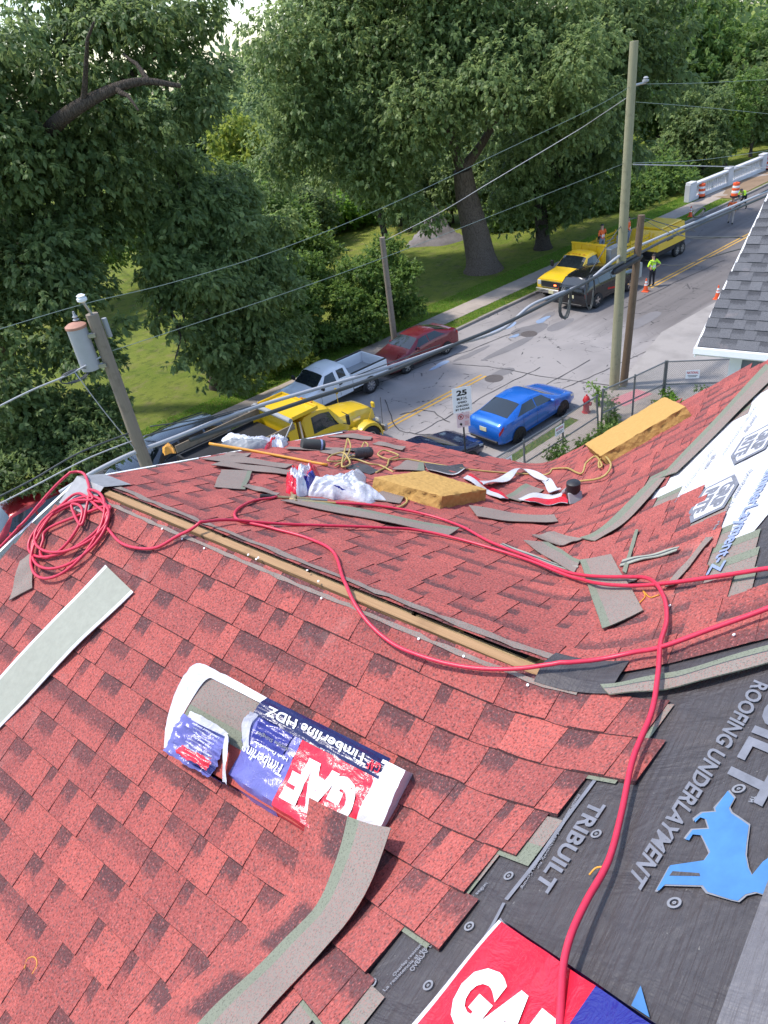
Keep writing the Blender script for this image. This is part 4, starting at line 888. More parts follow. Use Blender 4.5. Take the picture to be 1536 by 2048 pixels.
letters('Timberline HDZ', .87, -.0, .46, .11, nav, M['white_print'], .0878, .02)
letters('GAF', .925, .02, .05, .11, nav, M['film_red'], .0885, .03)
letters('Timberline', .585, .50, .20, .13, wb_, M['white_print'], .087, .012)
letters('High Definition', .585, .40, .16, .055, wb_, M['white_print'], .087, .012)
letters('Lifetime Shingles', .585, .30, .17, .055, wb_, M['print_pale'], .0925, .012)
def flap(nm, pts, mat, k=10):       # free-standing torn film: list of (u, v, h) pairs low/high
    A = smooth_path([bp(*a) for a, b in pts], 6); B = smooth_path([bp(*b) for a, b in pts], 6); B[:, 2] += rng.normal(0, .002, len(B)); mb = MB(); mb.grid(np.array([A, A*.6+B*.4+rng.normal(0, .0015, A.shape), B])); return mb.build(nm, mat, bundle, smooth=60, world=True)
flap('wrapper_torn_edge', [((.035, 1.0, .05), (.0, 1.03, .03)), ((.03, .7, .055), (-.035, .72, .05)), ((.035, .3, .055), (-.045, .28, .075)), ((.06, .05, .06), (-.01, -.06, .085)), ((.12, .02, .055), (.10, -.09, .06)), ((.36, .02, .06), (.36, -.07, .05))], M['film_white'])
flap('wrapper_torn_edge', [((.03, 1.02, .0), (.05, .98, .045)), ((.15, 1.03, .0), (.14, 1.0, .06)), ((.3, 1.03, .0), (.3, 1.0, .08)), ((.4, 1.03, .0), (.4, 1.0, .08))], M['film_blue'])
t1 = film_panel('wrapper_torn_flap', .06, .30, .55, 1.04, M['film_lilac'], .075, a=.0036, rag=.005, lo=lambda u, v, h: h+.02*math.sin(u*20)); XF[t1] = XF[bundle]
film_panel('wrapper_torn_flap', .13, .29, .86, .97, M['film_red'], .097, 16, 10, a=.0036, rag=.005)
flap('wrapper_torn_edge', [((.285, .50, .085), (.325, .52, .112)), ((.30, .66, .08), (.345, .68, .10)), ((.325, .82, .07), (.36, .84, .088)), ((.35, 1.0, .055), (.385, 1.0, .07))], M['film_white'])
flap('wrapper_torn_edge', [((.385, .15, .088), (.36, .16, .11)), ((.375, .28, .088), (.345, .30, .105)), ((.39, .42, .086), (.37, .44, .10)), ((.41, .52, .086), (.40, .56, .095))], M['film_white'])
flap('wrapper_torn_edge', [((.08, .56, .085), (.09, .48, .10)), ((.16, .56, .10), (.17, .46, .12)), ((.24, .55, .09), (.26, .47, .105)), ((.30, .54, .09), (.31, .49, .10))], M['film_white'])
for k_ in range(7): letters('Lifetime limited shingles', .28, .57+k_*.045, .14, .028, t1, M['white_print'], .0985, .012, .009)
# second bundle at the bottom edge ----------------------------------------
a_, b_, c_ = rp(1008, 1850, .03), rp(1312, 2060, .03), rp(822, 2066, .03); uL2 = b_-a_; uL2 /= np.linalg.norm(uL2); nB_ = np.array([0, TB, 1.0]); nB_ /= np.linalg.norm(nB_); uL2 -= nB_*(uL2@nB_); uL2 /= np.linalg.norm(uL2); uW2 = c_-a_; uW2 -= nB_*(uW2@nB_)+uL2*(uW2@uL2); uW2 /= np.linalg.norm(uW2)
b2 = thing('shingle_bundle', 'unopened red and blue wrapped bundle at the bottom edge on the black underlayment', 'shingle bundle', tuple(a_-nB_*.03)); o2_ = a_-nB_*.028
redL = float((rp(1205, 1977, .03)-a_)@uL2)
def bq(u, v, h): return o2_+uL2*u+uW2*v+nB_*(h+.0016*(math.sin(40*u+11*v)+math.sin(23*v-31*u)))
for nm, u0, u1, m_, v0_ in (('wrapper_white_edge', -.012, 0, 'film_white', 0), ('wrapper_red_panel', 0, redL, 'film_red', 0), ('wrapper_blue_panel', redL, .99, 'film_blue', 0)):
    G = [[bq(u, v, .038 if 0 <= v <= .34 else .012) for v in np.concatenate([[-.006], np.linspace(0, .34, 14), [.346]])] for u in np.linspace(u0, u1, 14)]; mb = MB(); mb.grid(np.array(G)); p_ = flipup(mb.build(nm, M[m_], b2, smooth=45, world=True)); XF[p_] = XF[b2]
    if nm == 'wrapper_red_panel': rp2 = p_
G = [[bq(-.012+.002*math.sin(v*30), v, h) for v in np.linspace(-.006, .346, 14)] for h in (.038, .0)]; mb = MB(); mb.grid(np.array(G)); mb.build('wrapper_end', M['film_white'], b2, world=True)
mb = MB(); mb.grid(np.array([[bq(u, -.006, h) for u in np.linspace(-.012, .99, 10)] for h in (.034, 0)])); mb.build('wrapper_side', M['film_navy'], b2, world=True)
V, Fs = text_mesh('GAF', .06); P = [bq(.035+redL*.9*x/V[:, 0].max(), .215-.13*y/V[:, 1].max(), .0405) for x, y in V[:, :2]]; mb = MB(); mb.add(P, Fs); flipup(mb.build('lettering', M['white_print'], rp2, world=True))
# plastic caps and threads
for px_ in ((500, 1112), (516, 1121), (520, 1118), (615, 1146), (640, 1165), (646, 1199), (840, 1280), (930, 1315), (1058, 1373), (180, 995), (328, 1060), (368, 1080), (412, 1099), (1473, 1277), (1344, 1217)):
    p = rp(*px_); n = rn(p[0], p[1]); mb = MB(); mb.lathe([(.0045, .0), (.005, .003), (.002, .004)], 8); q = Vector((0, 0, 1)).rotation_difference(Vector(n)).to_matrix(); mb.v = [tuple(np.array(q) @ np.array(v)+p+n*.012) for v in mb.v]; single('roofing_nail', 'tiny pale headed roofing nail lying loose near the open ridge', 'nail', mb, M['white_paint'], tuple(p), 'pale nails scattered near the ridge')
for lb, pts in (('thin yellow thread curled on the red shingles at bottom left', [(52, 1942), (58, 1922), (72, 1918), (77, 1932), (68, 1952)]), ('thin yellow thread lying by the wide grey shingle in the valley', [(1278, 1212), (1290, 1198), (1285, 1188), (1300, 1200), (1318, 1195)]), ('thin tan thread lying under the red hose on the black underlayment', [(1178, 1757), (1190, 1744), (1204, 1740)])): hose('thread', lb, pts, 'hose_orange', .0022, cat='thread', n=5)
# ------------------------------------------------------------------ vehicles
def paint(name, c, metal=.25, rough=.28, dust=.25):
    t = NT(name); vec = t.coord(); f = t.noise(2.5, 4, .6, vec); g = t.noise(120, 1, .5, vec)
    colr = t.mix(t.ramp(f, [(.4, 0), (.8, dust)]), c, tuple(min(1, x*.75+.05) for x in c)); return t.bsdf(colr, t.ramp(f, [(.3, rough*.8), (.8, rough*1.7)]), metal, .5, None, coat=.6)
M['car_blue'] = paint('blue_car_paint', (.008, .125, .52)); M['car_grey'] = paint('grey_car_paint', (.11, .11, .12), .4, .25, .0); M['car_red'] = paint('maroon_car_paint', (.16, .008, .018)); M['car_navy'] = paint('navy_car_paint', (.010, .014, .055), .3, .22, .0); M['car_black'] = paint('black_car_paint', (.010, .010, .012), .2, .2, .0); M['car_white'] = paint('white_truck_paint', (.80, .80, .82), .0, .3, .1); M['car_silver'] = paint('silver_car_paint', (.40, .40, .42), .5); M['car_brightred'] = paint('red_suv_paint', (.30, .008, .016)); M['yellow'] = paint('yellow_truck_paint', (.72, .46, .012), .0, .4, .35)
class Loft:
    def __init__(s, sta): s.s = np.array(sta, float)
    def sec(s, q):
        i = int(min(max(math.floor(q), 0), len(s.s)-2)); a = q-i; x, zb, zm, zt, wb, wm, wt = s.s[i]*(1-a)+s.s[i+1]*a
        return np.array([(x, 0, zb), (x, wb*.85, zb), (x, wb, zb+.10), (x, wm*1.02, zb*.45+zm*.55), (x, wm, zm), (x, wt, zt-(zt-zm)*.10), (x, wt*.72, zt-.004), (x, 0, zt+.012)])
    def P(s, q, t, side=1):
        R = s.sec(q); i = int(min(max(math.floor(t), 0), 6)); a = t-i; p = R[i]*(1-a)+R[i+1]*a; return np.array([p[0], p[1]*side, p[2]])
    def body(s, mb, sub=3):
        n = len(s.s); Q = np.linspace(0, n-1, (n-1)*sub+1); T = np.array([0, 1, 2, 2.5, 3, 3.5, 4, 4.5, 5, 5.5, 6, 7]); ring = [(t, 1) for t in T]+[(t, -1) for t in T[-2:0:-1]]
        G = np.array([[s.P(q, t, sd_) for t, sd_ in ring] for q in Q]); m = len(ring); V = G.reshape(-1, 3); Fs = [(i*m+j, i*m+(j+1) % m, (i+1)*m+(j+1) % m, (i+1)*m+j) for i in range(len(Q)-1) for j in range(m)]
        Fs += [tuple(range(m-1, -1, -1)), tuple((len(Q)-1)*m+j for j in range(m))]; mb.add(V, Fs)
        return mb
    def patch(s, mb, quad, side=1, off=.006, nu=6, nv=4, across=False):
        """quad of (station, ring) corners laid just proud of the body"""
        G = []; (a, b, c, d) = [np.array(x, float) for x in quad]; ctr = np.array([0, 0, .8])
        for i in range(nu+1):
            row = []
            for j in range(nv+1):
                u, v = i/nu, j/nv; q = (a*(1-u)+b*u)*(1-v)+(d*(1-u)+c*u)*v; p = s.P(q[0], q[1], side); e = .02
                n = np.cross(s.P(q[0]+e, q[1], side)-s.P(q[0]-e, q[1], side), s.P(q[0], q[1]+e, side)-s.P(q[0], q[1]-e, side)); n /= np.linalg.norm(n)+1e-9
                if n@(p-np.array([p[0], 0, .7])) < 0: n = -n
                row.append(p+n*off)
            G.append(row)
        mb.grid(np.array(G), flip=False); return mb
    def wide(s, mb, q0, q1, t0, off=.006, nu=5):    # windscreen or rear window, right across
        G = []
        for i in range(nu+1):
            q = q0+(q1-q0)*i/nu; row = [s.P(q, t, sd_) for t, sd_ in [(t0, 1), (t0*.6+7*.4, 1), (7, 1), (t0*.6+7*.4, -1), (t0, -1)]]; a = s.P(q+.05, 7)-s.P(q-.05, 7); n = np.cross(a, [0, 1, 0]); n /= np.linalg.norm(n); n *= np.sign(n[2]); G.append([p+n*off for p in row])
        mb.grid(np.array(G)); return mb
def wheel(parent, x, y, r, w_=.2, rimc='steel', spokes=5):
    s_ = 1 if y > 0 else -1; mb = MB(); mb.lathe([(r*.62, -w_/2), (r*.9, -w_/2), (r, -w_*.38), (r, w_*.38), (r*.9, w_/2), (r*.62, w_/2)], 28, (x, y, r), axis='Y', closed=True); o = mb.build('wheel', M['rubber'], parent, smooth=40)
    mb = MB(); ys = y+s_*w_*.42; mb.lathe([(r*.64, -.0), (r*.64, .012), (r*.56, .012), (r*.56, 0)], 24, (x, ys, r), axis='Y', closed=True)
    for k in range(spokes):
        a = 2*math.pi*k/spokes+.3; d = np.array([math.cos(a), 0, math.sin(a)]); pz = np.array([-d[2], 0, d[0]]); c = np.array([x, ys, r]); A = [c+d*r*.1-pz*r*.10, c+d*r*.58-pz*r*.13, c+d*r*.58+pz*r*.13, c+d*r*.1+pz*r*.10]; mb.add(A+[p+np.array([0, s_*.014, 0]) for p in A], [(0, 1, 2, 3), (4, 5, 6, 7), (0, 1, 5, 4), (2, 3, 7, 6)])
    mb.lathe([(r*.16, -.0), (r*.16, .02), (r*.08, .03)], 12, (x, ys+(0 if s_ > 0 else -.02), r), axis='Y'); mb.build('rim', M[rimc], o, smooth=40)
    mb = MB(); mb.lathe([(r*.60, 0), (r*.60, .004)], 20, (x, ys-s_*.02, r), axis='Y'); mb.build('wheel_well', M['rubber'], o); return o
def arch(parent, x, y, r):
    mb = MB(); s_ = 1 if y > 0 else -1; t = np.linspace(-.35, math.pi+.35, 20); G = np.array([[(x+q*math.cos(a), y, r*.86+q*math.sin(a)) for a in t] for q in (.01, r*1.19)]); mb.grid(G, flip=s_ > 0); mb.build('wheel_arch', M['rubber'], parent)
SEDAN = [(2.32, .32, .52, .56, .5, .60, .52), (2.24, .22, .60, .67, .76, .79, .70), (1.9, .20, .70, .80, .86, .885, .80), (1.3, .20, .80, .92, .89, .905, .83), (1.05, .20, .90, 1.01, .90, .905, .80), (.30, .20, .95, 1.38, .90, .90, .63), (-.25, .20, .98, 1.45, .90, .89, .62), (-.85, .20, 1.01, 1.42, .90, .885, .61), (-1.78, .20, 1.03, 1.13, .895, .86, .70), (-2.12, .22, 1.0, 1.09, .88, .83, .74), (-2.27, .28, .88, .99, .83, .81, .71), (-2.34, .42, .68, .80, .70, .72, .62)]
SUV = [(2.5, .42, .68, .74, .6, .72, .62), (2.42, .30, .82, .92, .86, .88, .78), (2.1, .28, .92, 1.08, .93, .95, .84), (1.45, .28, 1.02, 1.14, .95, .96, .85), (1.2, .28, 1.08, 1.18, .95, .96, .84), (.55, .28, 1.13, 1.68, .95, .95, .70), (-.3, .28, 1.16, 1.78, .95, .94, .70), (-1.3, .28, 1.18, 1.77, .95, .93, .69), (-2.15, .28, 1.20, 1.70, .94, .91, .66), (-2.45, .30, 1.14, 1.26, .92, .88, .74), (-2.53, .38, .88, 1.0, .84, .82, .74)]
def car(name, label, u, n, head, sta, mat, L, W, wheels, r, group='cars parked along the street', rimc='steel', rail=False, scale=1.0):
    p = st(u, n); c = thing(name, label, 'car', (p[0], p[1], 0), PHI+(0 if head > 0 else math.pi), group); sta = np.array(sta, float)*scale; lf = Loft(sta); N = len(sta)
    mb = MB(); lf.body(mb); bd = mb.build('body', mat, c, smooth=50)
    if N == 12:   # saloon
        fw = [(4.32, 4.14), (5.92, 4.14), (5.92, 4.88), (5.02, 4.88)]; rw = [(6.02, 4.14), (7.55, 4.14), (7.0, 4.88), (6.02, 4.88)]; ws, rg = (4.08, 4.94), (7.08, 7.96)
    else:
        fw = [(4.35, 4.14), (5.85, 4.14), (5.85, 4.88), (5.03, 4.88)]; rw = [(5.95, 4.14), (7.0, 4.14), (7.0, 4.88), (5.95, 4.88)]; ws, rg = (4.1, 4.94), (8.1, 8.85)
    for s_ in (1, -1):
        for q in (fw, rw): mb = MB(); lf.patch(mb, q, s_); mb.build('side_window', M['glass'], c, smooth=60)
        if N == 11: mb = MB(); lf.patch(mb, [(7.1, 4.14), (8.2, 4.2), (7.95, 4.88), (7.1, 4.88)], s_); mb.build('side_window', M['glass'], c, smooth=60)
        mb = MB(); hs = lf.P(5, 3.7, s_); mb.box((lf.P(5.7, 4)[0], hs[1]*1.0, lf.P(5.7, 3.72)[2]), (.16, .03, .025)); mb.build('door_handle', mat, c); mb = MB(); mb.box((lf.P(6.7, 4)[0], hs[1]*1.0, lf.P(6.7, 3.74)[2]), (.16, .03, .025)); mb.build('door_handle', mat, c)
        mb = MB(); m_ = lf.P(4.5, 4.1, s_); mb.box((m_[0]-.05, m_[1]+s_*.09, m_[2]+.05), (.10, .18, .12), bev=.03); mb.build('mirror', mat, c)
        mb = MB()
        for q0 in (4.25, 5.97, 7.2): lf.patch(mb, [(q0, 2.2), (q0+.02, 2.2), (q0+.02, 4.1), (q0, 4.1)], s_, .003, 1, 5)
        mb.build('door_gap', M['plastic_black'], c); mb = MB(); lf.patch(mb, [(2, 1.6), (N-3, 1.6), (N-3, 2.3), (2, 2.3)], s_, .004, 8, 1); mb.build('sill', M['plastic_black'], c)
        mb = MB(); lf.patch(mb, [(.7, 3.5), (2.0, 3.75), (2.0, 4.25), (.8, 4.05)], s_); mb.build('headlight', M['lamp_clear'], c, smooth=60)
        mb = MB()
        if N == 12: lf.patch(mb, [(9.1, 3.7), (10.7, 3.35), (10.7, 4.05), (9.1, 4.1)], s_)
        else: lf.patch(mb, [(8.8, 3.55), (9.8, 3.3), (9.8, 4.05), (8.95, 4.2)], s_)
        mb.build('tail_light', M['lamp_red'], c, smooth=60)
    mb = MB(); lf.wide(mb, *ws, 5.12); mb.build('windscreen', M['glass'], c, smooth=60); mb = MB(); lf.wide(mb, *rg, 5.15); mb.build('rear_window', M['glass'], c, smooth=60)
    xr_, xf_ = sta[-1][0], sta[0][0]; mb = MB(); mb.box((xr_-.008, 0, .78*scale), (.02, .32, .16)); mb.build('number_plate', M['plate'], c); mb = MB(); mb.box((xf_-.02, 0, .45*scale), (.06, .95, .14), bev=.03); mb.build('grille', M['plastic_black'], c)
    mb = MB(); mb.box((xr_+.06, 0, .36*scale), (.16, 1.35, .12), bev=.03); mb.build('rear_bumper', M['plastic_black'], c)
    for x in wheels:
        for s_ in (1, -1): arch(c, x*scale, s_*(W/2+.012), r); wheel(c, x*scale, s_*(W/2-.085), r, .2, rimc)
    if rail:
        for s_ in (1, -1): mb = MB(); mb.tube([lf.P(q, 5.5, s_)+np.array([0, 0, .05]) for q in (5.3, 6, 7, 7.9)], .02, 6); mb.build('roof_rail', M['plastic_black'], c)
    return c, lf
wh = (1.37, -1.34)
car('saloon_car', 'bright blue saloon parked beside the red hydrant', 3.42, -4.42, 1, SEDAN, M['car_blue'], 4.64, 1.82, wh, .33, rimc='plastic_black')
car('saloon_car', 'dark navy saloon parked behind the blue one, half hidden by the roof', -1.75, -4.15, 1, SEDAN, M['car_navy'], 4.64, 1.82, wh, .33)
car('saloon_car', 'maroon saloon parked nose to tail with the white pickup', 5.85, 4.18, -1, SEDAN, M['car_red'], 4.5, 1.82, wh, .32)
dur, lfd = car('sport_utility_car', 'black sport utility car standing in the road beside the yellow flatbed', 17.6, 1.6, 1, SUV, M['car_black'], 5.0, 1.92, (1.55, -1.5), .39, None, 'chrome', True)
mb = MB(); lfd.patch(mb, [(5.2, 2.5), (6.3, 2.9), (6.3, 3.15), (5.2, 2.75)], -1, .005); mb.build('red_decal', M['lamp_red'], dur)
car('saloon_car', 'dark grey car parked at far kerb behind the transformer pole', -7.6, 4.2, -1, SUV, M['car_grey'], 5.0, 1.92, (1.55, -1.5), .36, rail=True)
car('sport_utility_car', 'dark red car parked at the far left, cut by the roof edge', -13.2, 4.2, -1, SUV, M['car_brightred'], 5.0, 1.92, (1.55, -1.5), .36)
def vroot(name, label, cat, u, n, head, group=None):
    p = st(u, n); return thing(name, label, cat, (p[0], p[1], 0), PHI+(0 if head > 0 else math.pi), group)
def part(nm, mat, par, fn, smooth=None):
    mb = MB(); fn(mb); return mb.build(nm, mat, par, smooth)
# white pickup ------------------------------------------------------
pk = vroot('pickup_truck', 'white extended cab pickup with empty bed at the far kerb', 'pickup', .25, 4.1, -1)
PK = [(2.75, .50, .78, .84, .6, .82, .74), (2.68, .42, .92, 1.02, .88, .93, .84), (2.2, .40, 1.02, 1.14, .95, .96, .86), (1.35, .40, 1.10, 1.20, .96, .965, .86), (1.15, .40, 1.14, 1.23, .96, .965, .82), (.55, .40, 1.18, 1.72, .96, .955, .70), (-.1, .40, 1.2, 1.80, .96, .95, .70), (-.55, .40, 1.2, 1.78, .96, .95, .68), (-.68, .40, 1.2, 1.70, .96, .95, .66), (-.76, .40, 1.2, 1.3, .95, .94, .8)]
lf = Loft(PK); part('cab', M['car_white'], pk, lambda m: lf.body(m), 50)
for s_ in (1, -1):
    part('side_window', M['glass'], pk, lambda m: lf.patch(m, [(4.3, 4.14), (5.75, 4.14), (5.75, 4.88), (5.05, 4.88)], s_)); part('side_window', M['glass'], pk, lambda m: lf.patch(m, [(6.0, 4.2), (6.9, 4.2), (6.9, 4.85), (6.0, 4.85)], s_))
    part('headlight', M['lamp_clear'], pk, lambda m: m.box((2.70, s_*.74, .88), (.08, .3, .2))); part('mirror', M['plastic_black'], pk, lambda m: m.box((.95, s_*1.08, 1.3), (.12, .2, .2), bev=.03)); part('door_handle', M['plastic_black'], pk, lambda m: m.box((-.1, s_*.985, 1.08), (.16, .03, .04)))
    part('door_gap', M['plastic_black'], pk, lambda m: [lf.patch(m, [(q, 2.2), (q+.02, 2.2), (q+.02, 4.1), (q, 4.1)], s_, .004, 1, 5) for q in (4.2, 5.9)])
    def bedside(m, s_=s_):
        m.box((-1.84, s_*.90, .98), (2.1, .13, .56), bev=.03); m.box((-1.84, s_*.955, .66), (2.1, .05, .20), bev=.02)
    part('bed_side', M['car_white'], pk, bedside); part('bed_rail', M['plastic_black'], pk, lambda m: m.box((-1.84, s_*.90, 1.275), (2.08, .10, .03))); part('tail_light', M['lamp_red'], pk, lambda m: m.box((-2.90, s_*.88, .95), (.03, .13, .38)))
part('windscreen', M['glass'], pk, lambda m: lf.wide(m, 4.08, 4.94, 5.12)); part('rear_window', M['glass'], pk, lambda m: lf.wide(m, 8.1, 8.9, 5.3)); part('grille', M['chrome'], pk, lambda m: m.box((2.74, 0, .86), (.06, 1.1, .24))); part('front_bumper', M['chrome'], pk, lambda m: m.box((2.78, 0, .56), (.16, 1.8, .2), bev=.04))
part('bed_floor', M['plastic_grey'], pk, lambda m: m.box((-1.84, 0, .72), (2.1, 1.7, .05))); part('tailgate', M['car_white'], pk, lambda m: m.box((-2.88, 0, .98), (.07, 1.66, .56), bev=.02)); part('bed_front', M['car_white'], pk, lambda m: m.box((-.83, 0, .98), (.05, 1.7, .54))); part('rear_bumper', M['chrome'], pk, lambda m: m.box((-2.98, 0, .58), (.16, 1.8, .16), bev=.03)); part('number_plate', M['plate'], pk, lambda m: m.box((-3.07, .45, .66), (.02, .32, .16))); part('chassis', M['rubber'], pk, lambda m: m.box((-.4, 0, .45), (4.6, 1.2, .2)))
for x in (1.85, -1.75):
    for s_ in (1, -1): arch(pk, x, s_*.988, .40); wheel(pk, x, s_*.90, .39, .25, 'chrome', 8)
# yellow dump truck ---------------------------------------------------
dt = vroot('dump_truck', 'yellow dump truck with rolled tarp, partly hidden by the roof eave', 'dump truck', -3.9, .1, 1)
Y = M['yellow']; CB = [(1.45, .9, 1.55, 1.62, .9, .95, .86), (1.25, .85, 1.60, 1.75, .98, 1.0, .88), (.75, .85, 1.65, 2.45, 1.0, 1.0, .82), (.3, .85, 1.66, 2.58, 1.0, 1.0, .82), (-.35, .85, 1.66, 2.56, 1.0, 1.0, .82), (-.5, .85, 1.66, 2.4, 1.0, 1.0, .82)]
lc = Loft(CB); part('cab', Y, dt, lambda m: lc.body(m), 45); HD = [(3.05, .85, 1.05, 1.30, .50, .55, .50), (2.85, .80, 1.25, 1.52, .58, .62, .55), (2.2, .80, 1.40, 1.66, .66, .70, .58), (1.3, .80, 1.55, 1.76, .74, .80, .66)]; lh = Loft(HD); part('bonnet', Y, dt, lambda m: lh.body(m), 45)
for s_ in (1, -1):
    part('side_window', M['glass'], dt, lambda m: lc.patch(m, [(1.5, 4.12), (3.7, 4.12), (3.6, 4.85), (2.05, 4.85)], s_)); t = np.linspace(-.1, math.pi+.1, 14)
    part('front_wing', Y, dt, lambda m: [m.grid(np.array([[(2.25+q*math.cos(a), y, .52+q*math.sin(a)) for a in t] for q, y in ((.56, s_*1.16), (.66, s_*1.14), (.70, s_*1.0), (.70, s_*.6))])), m.box((1.55, s_*.95, .95), (.5, .3, .5), bev=.05)], 50)
    part('headlight', M['lamp_clear'], dt, lambda m: m.box((2.93, s_*.86, 1.02), (.06, .2, .16), bev=.02)); part('mirror', M['plastic_black'], dt, lambda m: [m.box((1.22, s_*1.28, 1.85), (.10, .16, .42), bev=.03), m.tube([(1.2, s_*1.0, 2.1), (1.22, s_*1.28, 2.06)], .015, 6), m.tube([(1.2, s_*1.0, 1.62), (1.22, s_*1.28, 1.66)], .015, 6)]); part('wing_mirror', M['yellow'], dt, lambda m: [m.box((2.6, s_*1.12, 1.86), (.10, .2, .24), bev=.04), m.tube([(2.45, s_*.9, 1.2), (2.58, s_*1.1, 1.76)], .014, 6)]); part('step', M['steel'], dt, lambda m: [m.box((.6, s_*1.02, .62), (.7, .2, .05)), m.box((.6, s_*1.06, .35), (.6, .2, .05))])
    part('door_lettering', M['plastic_black'], dt, lambda m: [m.box((.45+.16*k, s_*1.022, 1.32), (.11, .01, .13)) for k in range(3)]); part('bonnet_badge', M['chrome'], dt, lambda m: m.box((1.95, s_*.735, 1.38), (.5, .02, .13)))
part('windscreen', M['glass'], dt, lambda m: lc.wide(m, 1.1, 1.93, 5.15)); part('grille', M['chrome'], dt, lambda m: m.box((3.06, 0, 1.1), (.05, .8, .45))); part('front_bumper', M['steel'], dt, lambda m: m.box((3.15, 0, .62), (.18, 2.2, .28), bev=.04)); part('beacon', M['lamp_amber'], dt, lambda m: [m.box((.4, y, 2.63), (.1, .12, .08), bev=.02) for y in (-.3, 0, .3)]); part('antenna', M['wire'], dt, lambda m: m.tube([(2.95, -1.12, .9), (3.0, -1.14, 2.0)], .012, 6)); part('exhaust_stack', M['chrome'], dt, lambda m: [m.tube([(-.68, -.95, .8), (-.68, -.95, 2.5)], .07, 12), m.tube([(-.68, .95, .8), (-.68, .95, 2.5)], .07, 12)])
part('chassis', M['rubber'], dt, lambda m: m.box((-.9, 0, .75), (6.8, .9, .3)))
BKT = plain('black_dump_steel', (.022, .022, .024), .55, 0, .35, 5)
part('dump_body', BKT, dt, lambda m: [m.box((-2.95, s_*1.15, 1.70), (3.2, .07, 1.05)) for s_ in (1, -1)]+[m.box((-4.5, 0, 1.7), (.08, 2.3, 1.1)), m.box((-2.75, 0, 1.2), (3.5, 2.25, .08))]+[m.box((x, s_*1.2, 1.65), (.12, .08, 1.0)) for x in (-2.2, -3.1, -4.0) for s_ in (1, -1)])
part('dump_front', Y, dt, lambda m: [m.box((-.97, 0, 1.85), (.08, 2.3, 1.5))]+[m.box((-1.15, s_*1.155, 1.75), (.38, .09, 1.3)) for s_ in (1, -1)])
part('cab_guard', Y, dt, lambda m: [m.box((-.45, 0, 2.72), (1.15, 2.2, .05)), m.box((.1, 0, 2.78), (.06, 2.2, .10)), m.box((-.45, 1.08, 2.78), (1.1, .05, .10)), m.box((-.45, -1.08, 2.78), (1.1, .05, .10))]); part('load_box', M['board'], dt, lambda m: [m.box((-2.75, s_*1.13, 2.45), (3.5, .04, .28)) for s_ in (1, -1)]); part('tarp_roll', M['plastic_grey'], dt, lambda m: m.tube([(-1.12, -1.15, 2.75), (-1.12, 0, 2.76), (-1.12, 1.15, 2.75)], .09, 12)); part('tarp_arm', M['steel'], dt, lambda m: [m.tube([(-1.12, s_*1.27, 2.75), (-2.2, s_*1.27, 1.6)], .03, 8) for s_ in (1, -1)]); part('load_tarp', M['plastic_black'], dt, lambda m: m.box((-2.85, 0, 2.1), (3.3, 2.2, .06)))
for x in (2.25, -2.6, -3.75):
    for s_ in (1, -1): wheel(dt, x, s_*(1.0 if x > 0 else .92), .52, .30 if x > 0 else .5, 'steel', 6)
tr = vroot('utility_trailer', 'long black trailer behind the yellow dump truck', 'trailer', -12.2, .1, 1); BK = plain('black_trailer', (.02, .02, .022), .5, 0, .3, 8)
part('deck', BK, tr, lambda m: m.box((0, 0, .75), (6.4, 2.3, .16))); part('side', BK, tr, lambda m: [m.box((0, s_*1.15, 1.15), (6.4, .06, .7)) for s_ in (1, -1)]); part('side_rail', M['steel'], tr, lambda m: [m.box((0, s_*1.19, z), (6.4, .04, .05)) for s_ in (1, -1) for z in (.95, 1.48)]); part('gate', BK, tr, lambda m: [m.box((3.2, 0, 1.15), (.06, 2.3, .7)), m.box((-3.2, 0, 1.15), (.06, 2.3, .7))])
for x in (-.5, .5):
    for s_ in (1, -1): wheel(tr, x, s_*.98, .36, .22, 'steel', 6)
# yellow flatbed --------------------------------------------------------
ft = vroot('flatbed_truck', 'yellow flatbed work truck with slatted sides and red lit grille', 'truck', 19.9, 3.45, -1)
FT = [(4.05, .55, .95, 1.0, .7, .92, .84), (4.0, .5, 1.12, 1.22, .96, 1.0, .9), (3.5, .5, 1.2, 1.32, 1.02, 1.02, .9), (2.75, .5, 1.27, 1.38, 1.02, 1.02, .9), (2.55, .5, 1.32, 1.42, 1.02, 1.02, .86), (1.85, .5, 1.36, 1.98, 1.02, 1.0, .74), (1.4, .5, 1.38, 2.06, 1.02, 1.0, .74), (.95, .5, 1.38, 2.04, 1.02, 1.0, .74), (.85, .5, 1.38, 1.9, 1.02, 1.0, .74)]
lq = Loft(FT); part('cab', Y, ft, lambda m: lq.body(m), 50)
for s_ in (1, -1):
    part('side_window', M['glass'], ft, lambda m: lq.patch(m, [(4.3, 4.14), (7.2, 4.14), (7.1, 4.86), (5.05, 4.86)], s_)); part('mirror', M['plastic_black'], ft, lambda m: m.box((2.35, s_*1.22, 1.55), (.12, .2, .34), bev=.04)); part('headlight', M['lamp_clear'], ft, lambda m: m.box((4.02, s_*.82, 1.0), (.08, .28, .26), bev=.03)); part('door_handle', M['plastic_black'], ft, lambda m: m.box((1.25, s_*1.045, 1.22), (.18, .03, .04)))
